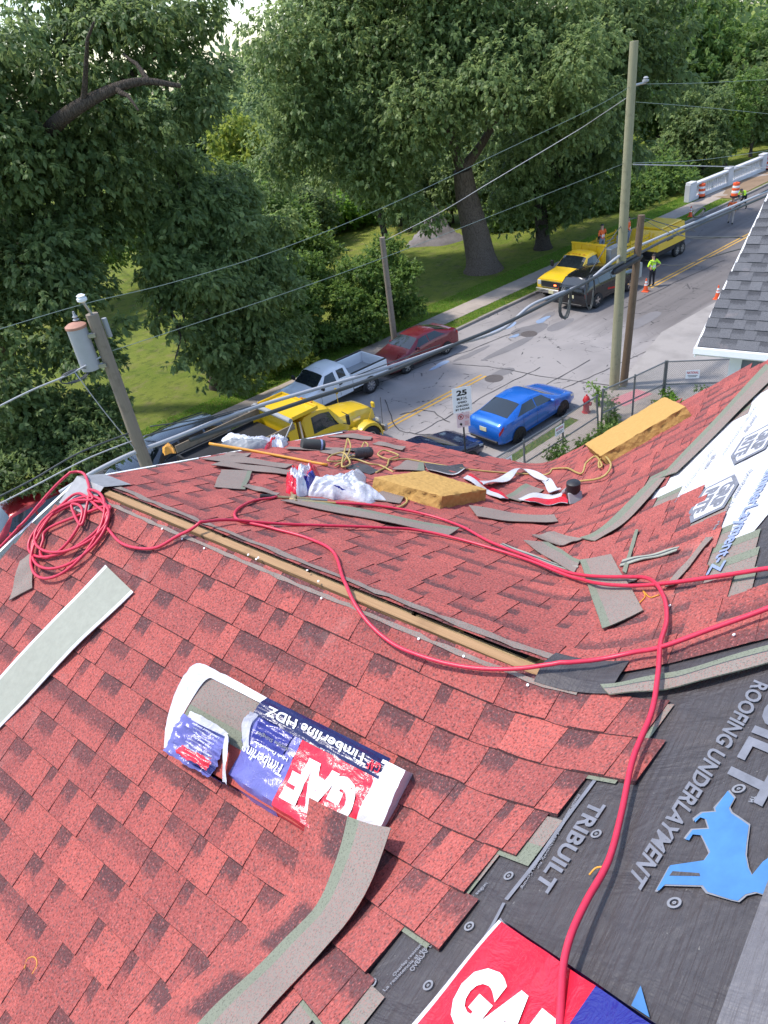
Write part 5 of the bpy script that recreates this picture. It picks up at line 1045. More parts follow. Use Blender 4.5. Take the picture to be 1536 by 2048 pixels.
part('windscreen', M['glass'], ft, lambda m: lq.wide(m, 4.08, 4.95, 5.12)); part('grille', M['plastic_black'], ft, lambda m: m.box((4.06, 0, .98), (.08, 1.35, .34), bev=.02)); part('grille_bar', M['chrome'], ft, lambda m: [m.box((4.10, 0, z), (.03, 1.4, .03)) for z in (.82, 1.14)]); part('front_bumper', M['chrome'], ft, lambda m: m.box((4.12, 0, .62), (.2, 2.0, .26), bev=.05)); part('cab_marker', M['lamp_amber'], ft, lambda m: [m.box((1.78, y, 2.03), (.06, .1, .03)) for y in (-.5, -.2, 0, .2, .5)]); part('number_plate', M['plate'], ft, lambda m: m.box((4.23, .1, .6), (.02, .32, .16)))
em = bpy.data.materials.new('red_warning_light'); em.use_nodes = True; bs = em.node_tree.nodes['Principled BSDF']; bs.inputs['Base Color'].default_value = (.5, .02, .01, 1); bs.inputs['Emission Color'].default_value = (1, .12, .03, 1); bs.inputs['Emission Strength'].default_value = 3.0
part('warning_light', em, ft, lambda m: m.box((4.115, .28, .96), (.03, .16, .08), bev=.01)); part('chassis', M['rubber'], ft, lambda m: m.box((0, 0, .55), (7.6, .9, .3)))
part('bed_floor', M['steel'], ft, lambda m: m.box((-1.7, 0, .95), (4.7, 2.25, .10))); part('headboard', Y, ft, lambda m: [m.box((.6, 0, 1.65), (.06, 2.25, 1.3)), m.box((.6, 0, 2.28), (.12, 2.3, .08))]+[m.box((.64, y, 1.65), (.05, .08, 1.25)) for y in (-1, -.5, 0, .5, 1)])
for s_ in (1, -1):
    for k in range(4): part('side_slat', Y, ft, lambda m: m.box((-1.9, s_*1.12, 1.12+k*.22), (4.2, .03, .14)))
    for k in range(5): part('side_stake', Y, ft, lambda m: m.box((.1-k*1.0, s_*1.15, 1.45), (.09, .05, .95)))
part('tool_chest', M['plastic_grey'], ft, lambda m: [m.box((-.3, 1.0, 1.62), (1.25, .5, .75), bev=.02)], None); part('tool_chest_drawer', M['steel'], ft, lambda m: [m.box((-.3-.3+.6*k, 1.255, 1.42+.4*j), (.55, .02, .34)) for k in range(2) for j in range(2)])
part('bed_cargo', M['car_blue'], ft, lambda m: [m.box((-.1, -.3, 1.3), (.7, .6, .5), .2, bev=.05), m.box((-1.2, .0, 1.25), (.4, .4, .4), .5, bev=.03)]); part('bed_cargo', M['lamp_red'], ft, lambda m: [m.box((-.7, .3, 1.4), (.3, .3, .5), .4, bev=.03), m.box((.2, .4, 1.35), (.3, .3, .5), bev=.03)])
for x in (3.15, -1.6):
    for s_ in (1, -1): wheel(ft, x, s_*(.92 if x > 0 else .85), .42, .26 if x > 0 else .5, 'steel', 8)
    for s_ in (1, -1): arch(ft, x, s_*1.05, .42) if x > 0 else None
cm = vroot('towed_compressor', 'yellow box bodied machine behind the slatted flatbed', 'compressor', 25.3, 2.7, -1)
part('housing', Y, cm, lambda m: m.hexa([(-1.6, -1.05, .85), (1.6, -1.05, .85), (1.6, 1.05, .85), (-1.6, 1.05, .85), (-1.45, -.95, 1.95), (1.2, -.95, 1.95), (1.2, .95, 1.95), (-1.45, .95, 1.95)])); part('skirt', M['plastic_black'], cm, lambda m: m.box((0, 0, .68), (3.3, 2.0, .3), bev=.04)); part('lettering_panel', M['plastic_black'], cm, lambda m: [m.box((-.6+.22*k, 1.01, 1.6), (.14, .02, .10)) for k in range(6)]); part('side_vent', M['plastic_black'], cm, lambda m: m.box((.2, 1.02, 1.3), (.7, .02, .16))); part('lid', Y, cm, lambda m: m.box((-.2, 0, 2.0), (2.3, 1.7, .12), bev=.05)); part('drawbar', M['steel'], cm, lambda m: m.box((2.2, 0, .6), (1.6, .12, .12)))
for x in (-.75, -1.35):
    for s_ in (1, -1): wheel(cm, x, s_*.95, .36, .22, 'steel', 6)

# ------------------------------------------------------------------ people
M['skin'] = plain('skin', (.45, .26, .18), .6, 0, .1, 20); M['hiviz_y'] = plain('lime_hiviz', (.52, .85, .04), .7, 0, .1, 15); M['hiviz_o'] = plain('orange_hiviz', (.80, .14, .03), .7, 0, .1, 15); M['trousers'] = plain('dark_trousers', (.02, .02, .026), .8, 0, .2, 12); M['jeans'] = plain('worn_jeans', (.22, .25, .31), .8, 0, .2, 12); M['khaki'] = plain('pale_trousers', (.38, .33, .30), .8, 0, .2, 12); M['hair'] = plain('dark_hair', (.03, .022, .018), .7, 0, .2, 30); M['boots'] = plain('boots', (.022, .02, .018), .6, 0, .2, 12)
def person(label, loc, rz, J, top, legs, hat=None, sleeves='skin', band=True, group=None):
    """one skinned body from jointed bones; J overrides joint positions (x forward, y left, z up)"""
    j = dict(pelvis=(0, 0, .95), waist=(0, 0, 1.10), chest=(.01, 0, 1.32), neck=(.01, 0, 1.50), head0=(.02, 0, 1.60), head1=(.03, 0, 1.71), shL=(0, .19, 1.43), elL=(-.02, .25, 1.16), wrL=(.06, .24, .92), haL=(.09, .23, .84), shR=(0, -.19, 1.43), elR=(-.02, -.25, 1.16), wrR=(.06, -.24, .92), haR=(.09, -.23, .84), hiL=(0, .10, .90), knL=(.03, .11, .50), anL=(0, .12, .09), toL=(.17, .14, .04), hiR=(0, -.10, .90), knR=(.03, -.11, .50), anR=(0, -.12, .09), toR=(.17, -.14, .04)); j.update({k: v for k, v in J.items() if k != 'look'})
    rr = dict(pelvis=.145, waist=.135, chest=.155, neck=.06, head0=.085, head1=.085, shL=.075, shR=.075, elL=.052, elR=.052, wrL=.036, wrR=.036, haL=.04, haR=.04, hiL=.105, hiR=.105, knL=.068, knR=.068, anL=.05, anR=.05, toL=.045, toR=.045)
    ed = [('pelvis', 'waist'), ('waist', 'chest'), ('chest', 'neck'), ('neck', 'head0'), ('head0', 'head1'), ('chest', 'shL'), ('shL', 'elL'), ('elL', 'wrL'), ('wrL', 'haL'), ('chest', 'shR'), ('shR', 'elR'), ('elR', 'wrR'), ('wrR', 'haR'), ('pelvis', 'hiL'), ('hiL', 'knL'), ('knL', 'anL'), ('anL', 'toL'), ('pelvis', 'hiR'), ('hiR', 'knR'), ('knR', 'anR'), ('anR', 'toR')]
    nm = list(j); me = bpy.data.meshes.new('person'); me.from_pydata([j[k] for k in nm], [(nm.index(a), nm.index(b)) for a, b in ed], []); ob = bpy.data.objects.new('person', me); COL.objects.link(ob)
    sk = ob.modifiers.new('skin', 'SKIN'); 
    for k, v in zip(nm, me.skin_vertices[0].data): v.radius = (rr[k], rr[k]*(.8 if k in ('chest', 'waist', 'pelvis') else 1)); v.use_root = (k == 'pelvis')
    sb = ob.modifiers.new('sub', 'SUBSURF'); sb.levels = 1; sb.render_levels = 1; dg = bpy.context.evaluated_depsgraph_get(); m2 = bpy.data.meshes.new_from_object(ob.evaluated_get(dg)); bpy.data.objects.remove(ob)
    V = np.array([v.co[:] for v in m2.vertices]); Fs = [tuple(p.vertices) for p in m2.polygons]; B = [(np.array(j[a]), np.array(j[b]), a, b) for a, b in ed]; mi = []
    mats = ['skin', top, legs, 'boots', sleeves, 'reflect']
    for f in Fs:
        c = V[list(f)].mean(0); best = min(B, key=lambda q: np.linalg.norm(c-(q[0]+(q[1]-q[0])*min(1, max(0, (c-q[0])@(q[1]-q[0])/((q[1]-q[0])@(q[1]-q[0])+1e-9)))))); k = best[3]
        if k in ('head0', 'head1') or k.startswith('ha'): m_ = 0
        elif k == 'neck': m_ = 1 if c[2] < j['neck'][2]-.06 else 0
        elif k in ('waist', 'chest', 'shL', 'shR'): m_ = 5 if band and abs(c[2]-j['waist'][2]-.06) < .035 else 1
        elif k.startswith('el') : m_ = 1
        elif k.startswith('wr'): m_ = 4
        elif k.startswith('an') or k.startswith('hi') or k.startswith('kn'): m_ = 3 if (k.startswith('an') and c[2] < best[1][2]+.06) else 2
        else: m_ = 3
        mi.append(m_)
    root = thing('person', label, 'person', tuple(loc), rz, group); mb = MB(); mb.add(V, Fs); mb.m = mi
    for s_, k in ((1, 'L'), (-1, 'R')):      # five fingers on each hand
        w_, h_ = np.array(j['wr'+k]), np.array(j['ha'+k]); d = (h_-w_)/np.linalg.norm(h_-w_); sd_ = np.cross(d, [0, 1, 0]); sd_ /= np.linalg.norm(sd_)+1e-9; inn = np.cross(d, sd_)*s_
        for q, ln in zip((-.027, -.009, .009, .026), (.06, .075, .08, .065)): a = h_+d*.02+sd_*q; mb.tube([a, a+d*ln*.55+inn*.01, a+d*ln*.9+inn*.03], [.009, .008, .006], 6)
        a = h_-d*.02+sd_*.035; mb.tube([a, a+sd_*.025+d*.03, a+sd_*.025+d*.055], [.010, .009, .007], 6)
    hd = (np.array(j['head0'])+np.array(j['head1']))/2; fwd = np.array(J.get('look', (1, 0, 0)), float); lat = np.array([-fwd[1], fwd[0], 0])
    mb.ball(hd+fwd*.095-np.array([0, 0, .015]), (.014, .012, .02), 6, 5)
    for q in (-1, 1): mb.ball(hd+lat*q*.088, (.015, .012, .028), 6, 5)
    bd = mb.build('body', [M[x] for x in mats], root, smooth=180)
    mb = MB(); mb.ball(hd+fwd*.082+lat*.032+np.array([0, 0, .02]), .010, 6, 5); mb.ball(hd+fwd*.082-lat*.032+np.array([0, 0, .02]), .010, 6, 5); mb.box(hd+fwd*.088-np.array([0, 0, .055]), (.012, .045, .008)); mb.build('face_features', M['hair'], root)
    t = np.linspace(.2, math.pi/2, 6); mb = MB(); prof = [(.104*math.cos(a), .10*math.sin(a)) for a in t]; mb.lathe(prof, 14, tuple(hd+np.array([-.008, 0, .03])))
    if hat: mb.box(hd+fwd*.12+np.array([0, 0, .055]), (.11, .15, .015), math.atan2(fwd[1], fwd[0]))
    mb.build('cap' if hat else 'hair', M[hat] if hat else M['hair'], root, smooth=60); return root
fz = PHI
q = gp(1303, 573); cop = person('officer in lime high visibility shirt and black trousers standing with back turned beside a cone', (q[0], q[1], 0), math.radians(55), {'elL': (-.10, .40, 1.18), 'wrL': (.02, .24, 1.04), 'haL': (.06, .17, 1.02), 'elR': (-.10, -.40, 1.18), 'wrR': (.02, -.24, 1.04), 'haR': (.06, -.17, 1.02), 'look': (.6, .8, 0)}, 'hiviz_y', 'trousers')
q = gp(1460, 450); person('worker in orange vest and pale trousers walking in the road by the bridge', (q[0], q[1], 0), math.radians(20), {'knL': (.12, .10, .52), 'anL': (.16, .11, .12), 'toL': (.33, .12, .08), 'anR': (-.12, -.11, .12), 'toR': (.04, -.12, .05), 'elL': (.06, .27, 1.18), 'wrL': (.22, .22, 1.02), 'haL': (.29, .2, .98)}, 'hiviz_o', 'khaki', 'hair', 'hiviz_o')
q = gp(1486, 418); person('worker in dark clothes and lime vest bending over at the kerb near the orange barrel', (q[0], q[1], 0), math.radians(160), {'waist': (.06, 0, 1.06), 'chest': (.26, 0, 1.20), 'neck': (.40, 0, 1.28), 'head0': (.47, 0, 1.32), 'head1': (.56, 0, 1.36), 'shL': (.30, .2, 1.27), 'shR': (.30, -.2, 1.27), 'elL': (.42, .24, 1.02), 'elR': (.42, -.24, 1.02), 'wrL': (.56, .15, .86), 'wrR': (.56, -.15, .86), 'haL': (.62, .12, .80), 'haR': (.62, -.12, .80), 'knR': (.20, -.12, .5), 'anR': (.30, -.13, .09), 'toR': (.46, -.14, .04), 'anL': (-.2, .12, .09), 'toL': (-.04, .14, .04)}, 'hiviz_y', 'trousers', 'plastic_black', 'trousers')
def on_bed(px_, z): return gp(px_[0], px_[1], z)
q = st(21.6, 4.1, 1.0); person('worker in orange vest and jeans standing in the flatbed with back turned', tuple(q), math.radians(60), {'elR': (.10, -.33, 1.22), 'wrR': (.30, -.30, 1.12), 'haR': (.37, -.28, 1.1)}, 'hiviz_o', 'jeans', 'plastic_black', 'trousers')
q = st(23.6, 3.6, 1.0); person('worker in orange vest half hidden behind the old brown pole', tuple(q), math.radians(100), {}, 'hiviz_o', 'jeans', None, 'trousers')

# ------------------------------------------------------------------ cones, barrels, hydrant, sign, balustrade
def cone(label, p, rz=0.0):
    c = thing('traffic_cone', label, 'cone', tuple(p), rz, 'orange traffic cones'); mb = MB(); mb.box((0, 0, .02), (.36, .36, .04), bev=.012); mb.build('base', M['orange'], c); mb = MB(); mb.lathe([(.135, .03), (.03, .70), (.024, .72), (.0, .72)], 20); mb.build('cone', M['orange'], c, smooth=40)
    for a, b in ((.34, .42), (.47, .58)): f = lambda h: .135-(h-.03)/.67*.105+.003; mb = MB(); mb.lathe([(f(a), a), (f(b), b)], 20); mb.build('reflective_band', M['reflect'], c, smooth=60)
    return c
for px_, lb in (((1291, 583), 'orange cone standing at the feet of the lime shirted officer'), ((1434, 598), 'orange cone standing alone near the grey roofed house'), ((1380, 437), 'orange cone standing on the verge beside the tangle of black cable')):
    p = gp(*px_); p[2] = 0.0 if px_[0] != 1380 else .12; cone(lb, p)
def barrel(label, p):
    c = thing('traffic_barrel', label, 'barrel', tuple(p), 0, 'orange and white traffic barrels'); mb = MB(); mb.lathe([(.32, 0), (.34, .03), (.34, .10), (.28, .11)], 20); mb.build('rubber_ring', M['rubber'], c, smooth=40)
    for i, (a, b) in enumerate(((.10, .30), (.30, .48), (.48, .66), (.66, .82), (.82, 1.0))): mb = MB(); mb.lathe([(.29-i*.012, a), (.29-i*.012, a+.02), (.284-i*.012, b-.015), (.275-i*.012, b)], 20); mb.build('band', M['orange' if i % 2 == 0 else 'reflect'], c, smooth=40)
    mb = MB(); mb.box((0, 0, 1.04), (.22, .05, .09), bev=.02); mb.build('handle', M['orange'], c)
for px_, lb in (((1401, 399), 'striped barrel at the near end of the white balustrade'), ((1469, 398), 'striped barrel at the kerb behind the bending worker'), ((1535, 343), 'striped barrel at the far end of the white balustrade')): p = gp(*px_); p[2] = .15; barrel(lb, p)
p = gp(1172, 831); hy = thing('fire_hydrant', 'red fire hydrant on the grass verge beside the blue saloon', 'hydrant', (p[0], p[1], .12)); HR = plain('hydrant_red', (.42, .018, .022), .45, 0, .15, 20)
mb = MB(); mb.lathe([(.17, 0), (.17, .05), (.12, .06), (.115, .5), (.15, .52), (.15, .56), (.13, .60), (.09, .70), (.035, .74), (.03, .79), (.0, .8)], 20); mb.build('barrel', HR, hy, smooth=40)
for s_, r_, d in ((1, .055, (1, 0)), (-1, .055, (1, 0)), (1, .075, (0, -1))): mb = MB(); mb.tube([(0, 0, .42), (s_*d[0]*.2, s_*d[1]*.2, .42)], r_, 12); mb.build('outlet', HR, hy, smooth=40)
sb_ = vplane(930, 893, -6.1); base = st(*un(sb_)); base[2] = .12
zt = vplane(905, 783, -6.1)[2]
sg = thing('road_sign', 'white speed limit sign above a no parking plate on a black post', 'sign', tuple(base)); face = math.atan2(-base[1], -base[0])   # plates face the camera side of the street
mb = MB(); mb.tube([(0, 0, 0), (0, 0, zt-.3)], .028, 8); mb.build('post', M['plastic_black'], sg)
toc = np.array([-base[0], -base[1], 0]); toc /= np.linalg.norm(toc); ang_s = math.atan2(toc[1], toc[0])+rad(14); fdir = np.array([math.cos(ang_s), math.sin(ang_s), 0]); rdir = np.array([-fdir[1], fdir[0], 0])
def plate(nm, zc, w_, h_, mat, tiltx=0.0):
    mb = MB(); c = fdir*.04+np.array([0, 0, zc]); P = [c+rdir*a*w_/2+np.array([0, 0, b*h_/2]) for a, b in ((-1, -1), (1, -1), (1, 1), (-1, 1))]; mb.hexa([p-fdir*.004 for p in P]+[p+fdir*.004 for p in P]); return mb.build(nm, mat, sg)
def sgn_text(body, z0, h_, w_, mat, par, xoff=0.0, bold=.03):
    V, Fs = text_mesh(body, bold); V[:, 0] = V[:, 0]/V[:, 0].max()*w_-w_/2+xoff; V[:, 1] = V[:, 1]/V[:, 1].max()*h_+z0; mb = MB(); mb.add([fdir*.049+rdir*x+np.array([0, 0, y]) for x, y in V[:, :2]], Fs); mb.build('lettering', mat, par)
M['black_print'] = plain('black_print', (.012, .012, .014), .5); M['red_print'] = plain('red_print', (.50, .03, .04), .5); M['pinkish'] = plain('faded_sign_white', (.68, .52, .54), .5, 0, .06, 10)
H1 = zt-.12; s1 = plate('speed_plate', H1-.42, .62, .86, M['white_paint']); s2 = plate('parking_plate', H1-1.13, .44, .52, M['pinkish'])
sgn_text('25', H1-.27, .19, .34, M['black_print'], s1, 0, .04); sgn_text('M.P.H.', H1-.42, .095, .34, M['black_print'], s1, 0, .03); sgn_text('SPEED', H1-.54, .07, .30, M['black_print'], s1); sgn_text('CHECKED', H1-.66, .07, .42, M['black_print'], s1); sgn_text('BY RADAR', H1-.78, .07, .46, M['black_print'], s1)
mb = MB(); t = np.linspace(0, 2*math.pi, 25)
mb.grid(np.array([[fdir*.049+rdir*(-.08+r_*math.cos(a))+np.array([0, 0, H1-1.01+r_*math.sin(a)]) for a in t] for r_ in (.095, .075)])); mb.add([fdir*.0495+rdir*x+np.array([0, 0, z]) for x, z in ((-.15, H1-.95), (-.135, H1-.935), (-.012, H1-1.07), (-.027, H1-1.085))], [(0, 1, 2, 3)]); mb.build('prohibition_ring', M['red_print'], s2); sgn_text('P', H1-1.06, .10, .07, M['black_print'], s2, -.08, .04)
for k in range(3): sgn_text(('NO', 'PARKING', 'ANY TIME')[k], H1-1.0-.05*k, .03, .13, M['red_print'], s2, .12, .01)
mb = MB(); mb.add([fdir*.049+rdir*x+np.array([0, 0, z]) for x, z in ((-.14, H1-1.26), (-.10, H1-1.22), (-.06, H1-1.24), (-.05, H1-1.30), (-.09, H1-1.33))], [(0, 1, 2, 3, 4)]); mb.build('tow_symbol', M['black_print'], s2)
for k in range(3): sgn_text(('TOW', 'AWAY', 'ZONE')[k], H1-1.22-.05*k, .03, .13, M['red_print'], s2, .10, .01)
# balustrade of the bridge
A_, B_ = gp(1379, 403, .12), gp(1522, 343, .12); LL = np.linalg.norm(B_-A_); bz = math.atan2(B_[1]-A_[1], B_[0]-A_[0]); bl = thing('bridge_balustrade', 'white concrete balustrade along the bridge at the end of the pavement', 'balustrade', tuple(A_), bz); BW = concrete('painted_concrete', (.50, .50, .52), (.66, .66, .68), 20)
mb = MB(); mb.box((LL/2, 0, .14), (LL, .36, .28), bev=.02); mb.build('plinth', BW, bl); mb = MB(); mb.box((LL/2, 0, 1.14), (LL, .40, .18), bev=.03); mb.build('coping', BW, bl)
for x in (0, LL*.5, LL): mb = MB(); mb.box((x, 0, .64), (.75 if x else .95, .44, 1.28), bev=.03); mb.box((x, 0, 1.33), (.8, .5, .12), bev=.03); mb.build('pier', BW, bl)
first = None; nb = int(LL/.30)
for i in range(nb):
    x = .55+i*(LL-1.0)/nb
    if abs(x-LL/2) < .5: continue
    if first is None: mb = MB(); mb.lathe([(.07, .27), (.07, .33), (.05, .36), (.09, .58), (.05, .92), (.07, .98), (.07, 1.06)], 10); first = mb.build('baluster', BW, bl, smooth=40); k = first
    else: k = first.copy(); COL.objects.link(k); k.parent = bl
    k.location = (x, 0, 0)

# ------------------------------------------------------------------ poles and cables
NP = -5.75
def pole(label, b, h, r0, r1, mat, top, lean=(0, 0)):
    c = thing('utility_pole', label, 'utility pole', tuple(b), 0, 'wooden utility poles'); k = 14; z = np.linspace(0, h, k); mb = MB(); mb.tube(np.stack([lean[0]*z/h, lean[1]*z/h, z], 1), np.linspace(r0, r1, k), 16); mb.build('shaft', M[mat], c, smooth=60); return c
pn = gp(1228, 778, .12); poleN = pole('tall new pale green pole behind the fence, taller than its brown neighbour', pn, 12.15, .20, .135, 'pole_new', 0)
po = gp(1247, 770, .12); to = vplane(1283, 430, un(po)[1]); poleO = pole('short old brown pole leaning right beside the tall new pole', po, to[2]-.12, .16, .13, 'pole_old', 0, (to[0]-po[0], to[1]-po[1]))
pm = st(8.9, 5.75, .12); qm = gp(791, 697, .12); pm[:2] = qm[:2]; hm = next(h for h in np.arange(3, 9, .05) if proj(pm+np.array([0, 0, h]))[1] < 475); poleM = pole('bare grey pole standing at far kerb behind the maroon saloon', pm, hm, .16, .13, 'pole_grey', 0)
ql = vplane(291, 920, NP); pl = np.array([ql[0], ql[1], .12]); tl = vplane(183, 628, NP); poleL = pole('weathered pole carrying a transformer, at left beyond the roof', pl, tl[2]-.12, .17, .125, 'pole_grey', 0, ((tl[0]-ql[0])*.9, (tl[1]-ql[1])*.9)); hl = tl[2]
ttop = np.array([tl[0], tl[1], tl[2]])
cu = vplane(187, 700, NP); tf = thing('transformer', 'pale grey drum transformer with rusty lid hung on the left pole', 'transformer', (cu[0], cu[1], cu[2]-.55)); off = (np.array([-.10, .17, 0]))
mb = MB(); mb.lathe([(.02, .15), (.19, .15), (.20, .2), (.20, 1.02), (.205, 1.04)], 24, tuple(off)); mb.build('tank', M['sleeve'], tf, smooth=40); mb = MB(); mb.lathe([(.215, 1.04), (.215, 1.09), (.15, 1.13), (.0, 1.15)], 24, tuple(off)); mb.build('lid', plain('rusty_lid', (.40, .20, .14), .7, 0, .25, 12), tf, smooth=40)
mb = MB(); [mb.box(tuple(off*.5+np.array([0, 0, z])), (.10, .5, .08), .7) for z in (.2, .85)]; mb.build('bracket', M['steel'], tf); mb = MB(); mb.lathe([(.035, 0), (.07, .03), (.035, .06), (.06, .09), (.03, .12), (.02, .2)], 12, tuple(off+np.array([.1, .08, 1.14]))); mb.build('bushing', M['plastic_grey'], tf, smooth=40)
ins = thing('pole_top_insulator', 'white pin insulator on a short post on top of the left pole', 'insulator', tuple(ttop)); mb = MB(); mb.tube([(0, 0, 0), (-.08, .02, .28)], .03, 8); mb.build('pin', M['steel'], ins); mb = MB(); mb.lathe([(.05, .26), (.10, .30), (.10, .35), (.06, .36), (.09, .40), (.04, .43)], 14, (-.08, .02, 0)); mb.build('insulator', M['white_paint'], ins, smooth=40)
cf = vplane(214, 655, NP); mb = MB(); mb.lathe([(.05, -.2), (.055, -.18), (.055, .18), (.05, .2)], 12, tuple(cf)); single('fuse_cutout', 'pale grey cylinder fuse holder on the right side of the left pole', 'fuse', mb, M['plastic_grey'], tuple(cf-np.array([0, 0, .2])), smooth=40)
ib = vplane(1291, 165, NP); inb = thing('pole_bracket', 'grey insulator bracket near the top of the tall new pole', 'bracket', tuple(ib)); nb_ = np.array([pn[0], pn[1], ib[2]])-ib; mb = MB(); mb.tube([nb_, (0, 0, 0)], .04, 8); mb.build('arm', M['steel'], inb); mb = MB(); mb.lathe([(.05, 0), (.11, .03), (.11, .08), (.06, .1), (.09, .14), (.04, .18)], 14); mb.build('insulator', M['plastic_grey'], inb, smooth=40)
bx = vplane(1279, 540, NP-.1); mb = MB(); mb.box(tuple(bx), (.20, .12, .56), PHI, bev=.02); single('meter_box', 'pale grey box hung on the old brown pole', 'box', mb, M['plastic_grey'], tuple(bx-np.array([0, 0, .28])))
def wire(name, label, pts, n0, r, mat, cat='wire', sub=8, world_pts=None, group='overhead wires'):
    W = [vplane(x, y, n0 if np.isscalar(n0) else n0[i]) for i, (x, y) in enumerate(pts)] if world_pts is None else world_pts; P = smooth_path(W, sub); mb = MB(); mb.tube(P, r, 8); return single(name, label, cat, mb, M[mat], tuple(P[0]), group, smooth=180)
wire('overhead_wire', 'thin green wire from the top of the left pole up to the new pole', [(-60, 678), (0, 658), (172, 607), (345, 565), (550, 502), (778, 410), (1000, 305), (1188, 215), (1262, 172)], NP, .0072, 'wire_green')
wire('overhead_wire', 'thin green wire from below the transformer to the middle of the new pole', [(205, 708), (345, 662), (560, 590), (768, 515), (1000, 425), (1248, 327)], NP, .0072, 'wire_green')
n_m = un(pm)[1]; wire('overhead_wire', 'grey wire with a splice from the new pole down to the bare far pole', [(1262, 190), (1205, 228), (1148, 265), (980, 365), (880, 425), (772, 480)], list(np.linspace(NP, n_m, 6)), .014, 'wire_grey')
p_ = vplane(1146, 267, np.interp(.4, [0, 1], [NP, n_m])); 
for lb, pts, r_, m_ in (('thin wire leaving the bracket of the new pole to the upper right', [(1288, 168), (1400, 166), (1560, 158)], .0075, 'wire_green'), ('thin wire leaving the upper part of the new pole to the right', [(1272, 204), (1400, 214), (1560, 230)], .008, 'wire_green'), ('bright white wire leaving the middle of the new pole to the right', [(1266, 329), (1400, 332), (1560, 336)], .017, 'wire_grey'), ('thin wire rising right from the middle of the new pole', [(1266, 326), (1400, 320), (1560, 298)], .009, 'wire_green')): wire('overhead_wire', lb, pts, NP, r_, m_)
# heavy cables along the near kerb
white_px = [(120, 985), (190, 943), (262, 908), (340, 879), (480, 824), (600, 787), (760, 740), (860, 706), (905, 690), (960, 676), (1010, 655), (1060, 612), (1110, 590), (1170, 566), (1215, 530), (1250, 505), (1310, 478), (1400, 440), (1560, 372)]
wire('heavy_cable', 'thick pale sleeved cable strung along the near side of the street', white_px, NP, .052, 'sleeve', 'cable', 8, None, None)
wire('heavy_cable', 'thick black cable strung just below the pale sleeved cable', [(380, 880), (480, 846), (600, 805), (745, 757), (900, 693), (1000, 652), (1120, 592), (1180, 560), (1250, 522), (1330, 480), (1420, 440), (1560, 380)], NP-.12, .058, 'wire', 'cable', 8, None, None)
wire('heavy_cable', 'black bundled cable along the far right above the kerb', [(1210, 545), (1290, 500), (1380, 455), (1460, 420), (1560, 365)], NP, .022, 'wire', 'cable', 8, None, None)
wire('overhead_wire', 'thin wire strung above the pale cable at left', [(300, 853), (400, 838), (520, 808), (640, 778), (760, 733), (880, 690)], NP, .015, 'wire')
for k, (lb, pts) in enumerate((('upper white wire running from the left pole off the left edge', [(-40, 832), (60, 782), (140, 748), (205, 712)]), ('twisted wire running from the left pole low to the left edge', [(-40, 1012), (60, 962), (160, 905), (270, 862)]), ('lower twisted wire running to the left edge under its neighbour', [(-40, 1028), (80, 966), (180, 915), (290, 872)]), ('slack wire from the left pole behind the dump truck', [(290, 872), (380, 848), (450, 830), (530, 812)]))): wire('overhead_wire', lb, pts, NP, (.018, .02, .016, .02)[k], ('wire_grey', 'wire', 'wire_grey', 'wire')[k])
wire('guy_wire', 'straight guy wire running down from the transformer to the roof edge', [(150, 745), (210, 825), (290, 922)], NP, .012, 'wire_grey', 'wire', 4, None, None)
def loops(label, c, n0, rx, rz_, k, r, mat):
    o_ = vplane(*c, n0); P = []
    for i in range(k*14+1):
        t = 2*math.pi*i/14; P.append(o_+np.array([DU[0], DU[1], 0])*rx*math.cos(t)*(1+.06*math.sin(i*.9))+np.array([0, 0, rz_*math.sin(t)*(1+.05*math.cos(i*.7))])+np.array([DN[0], DN[1], 0])*(.03*i/14+.02*math.sin(i))); 
    mb = MB(); mb.tube(P, r, 7); return single('cable_coil', label, 'cable', mb, M[mat], tuple(o_-np.array([0, 0, rz_])), None, smooth=180)
loops('black cable coil hanging from the heavy cables left of the black car', (1133, 606), NP, .30, .55, 4, .032, 'wire'); loops('black cable loop hanging beside the rear wheel of the black car', (1182, 585), NP, .25, .6, 2, .02, 'wire'); loops('tangle of dark wires at the left pole below the transformer', (152, 752), NP, .32, .12, 3, .012, 'wire')
sp0, sp1 = vplane(1225, 546, NP-.15), vplane(1283, 512, NP-.15); mb = MB(); mb.tube([sp0, sp0*.9+sp1*.1, sp0*.1+sp1*.9, sp1], [.07, .12, .12, .07], 14); single('splice_case', 'black cylinder splice case slung from the cables at the two right poles', 'splice case', mb, M['plastic_black'], tuple(sp0), None, smooth=40)
wire('overhead_wire', 'looped wire from the cables over the top of the old brown pole', [(1180, 545), (1215, 490), (1250, 445), (1285, 436), (1330, 448), (1390, 462)], NP, .016, 'wire')
# tangle of cable held over the verge
loops('tangle of black cable and brackets hanging above the far verge', (1400, 425), NP, .45, .16, 3, .03, 'wire')

# ------------------------------------------------------------------ neighbour house
r_ = ray(1395, 690); E0 = CAM+r_*12.0; TN = math.tan(rad(29)); xe, ye, ze = E0
nbh = thing('neighbour_house', 'house with grey shingle roof and white eave at the right edge', 'house', (xe+3, ye-4, .12)); YB = ye-9
rk = lambda v: ye+.42-0.0*v    # street-side rake
def nz(x): return ze+TN*(x-xe)
mb = MB(); mb.add([(xe, YB, nz(xe)-.02), (xe+5.2, YB, nz(xe+5.2)-.02), (xe+5.2, ye-.52, nz(xe+5.2)-.02), (xe, ye, nz(xe)-.02)], [(0, 1, 2, 3)]); mb.add([(xe+5.2, YB, nz(xe+5.2)-.02), (xe+10.4, YB, ze-.02), (xe+10.4, ye-.52, ze-.02), (xe+5.2, ye-.52, nz(xe+5.2)-.02)], [(0, 1, 2, 3)]); nroof = mb.build('roof', M['nbshingle'], nbh, world=True); XF[nroof] = XF[nbh]
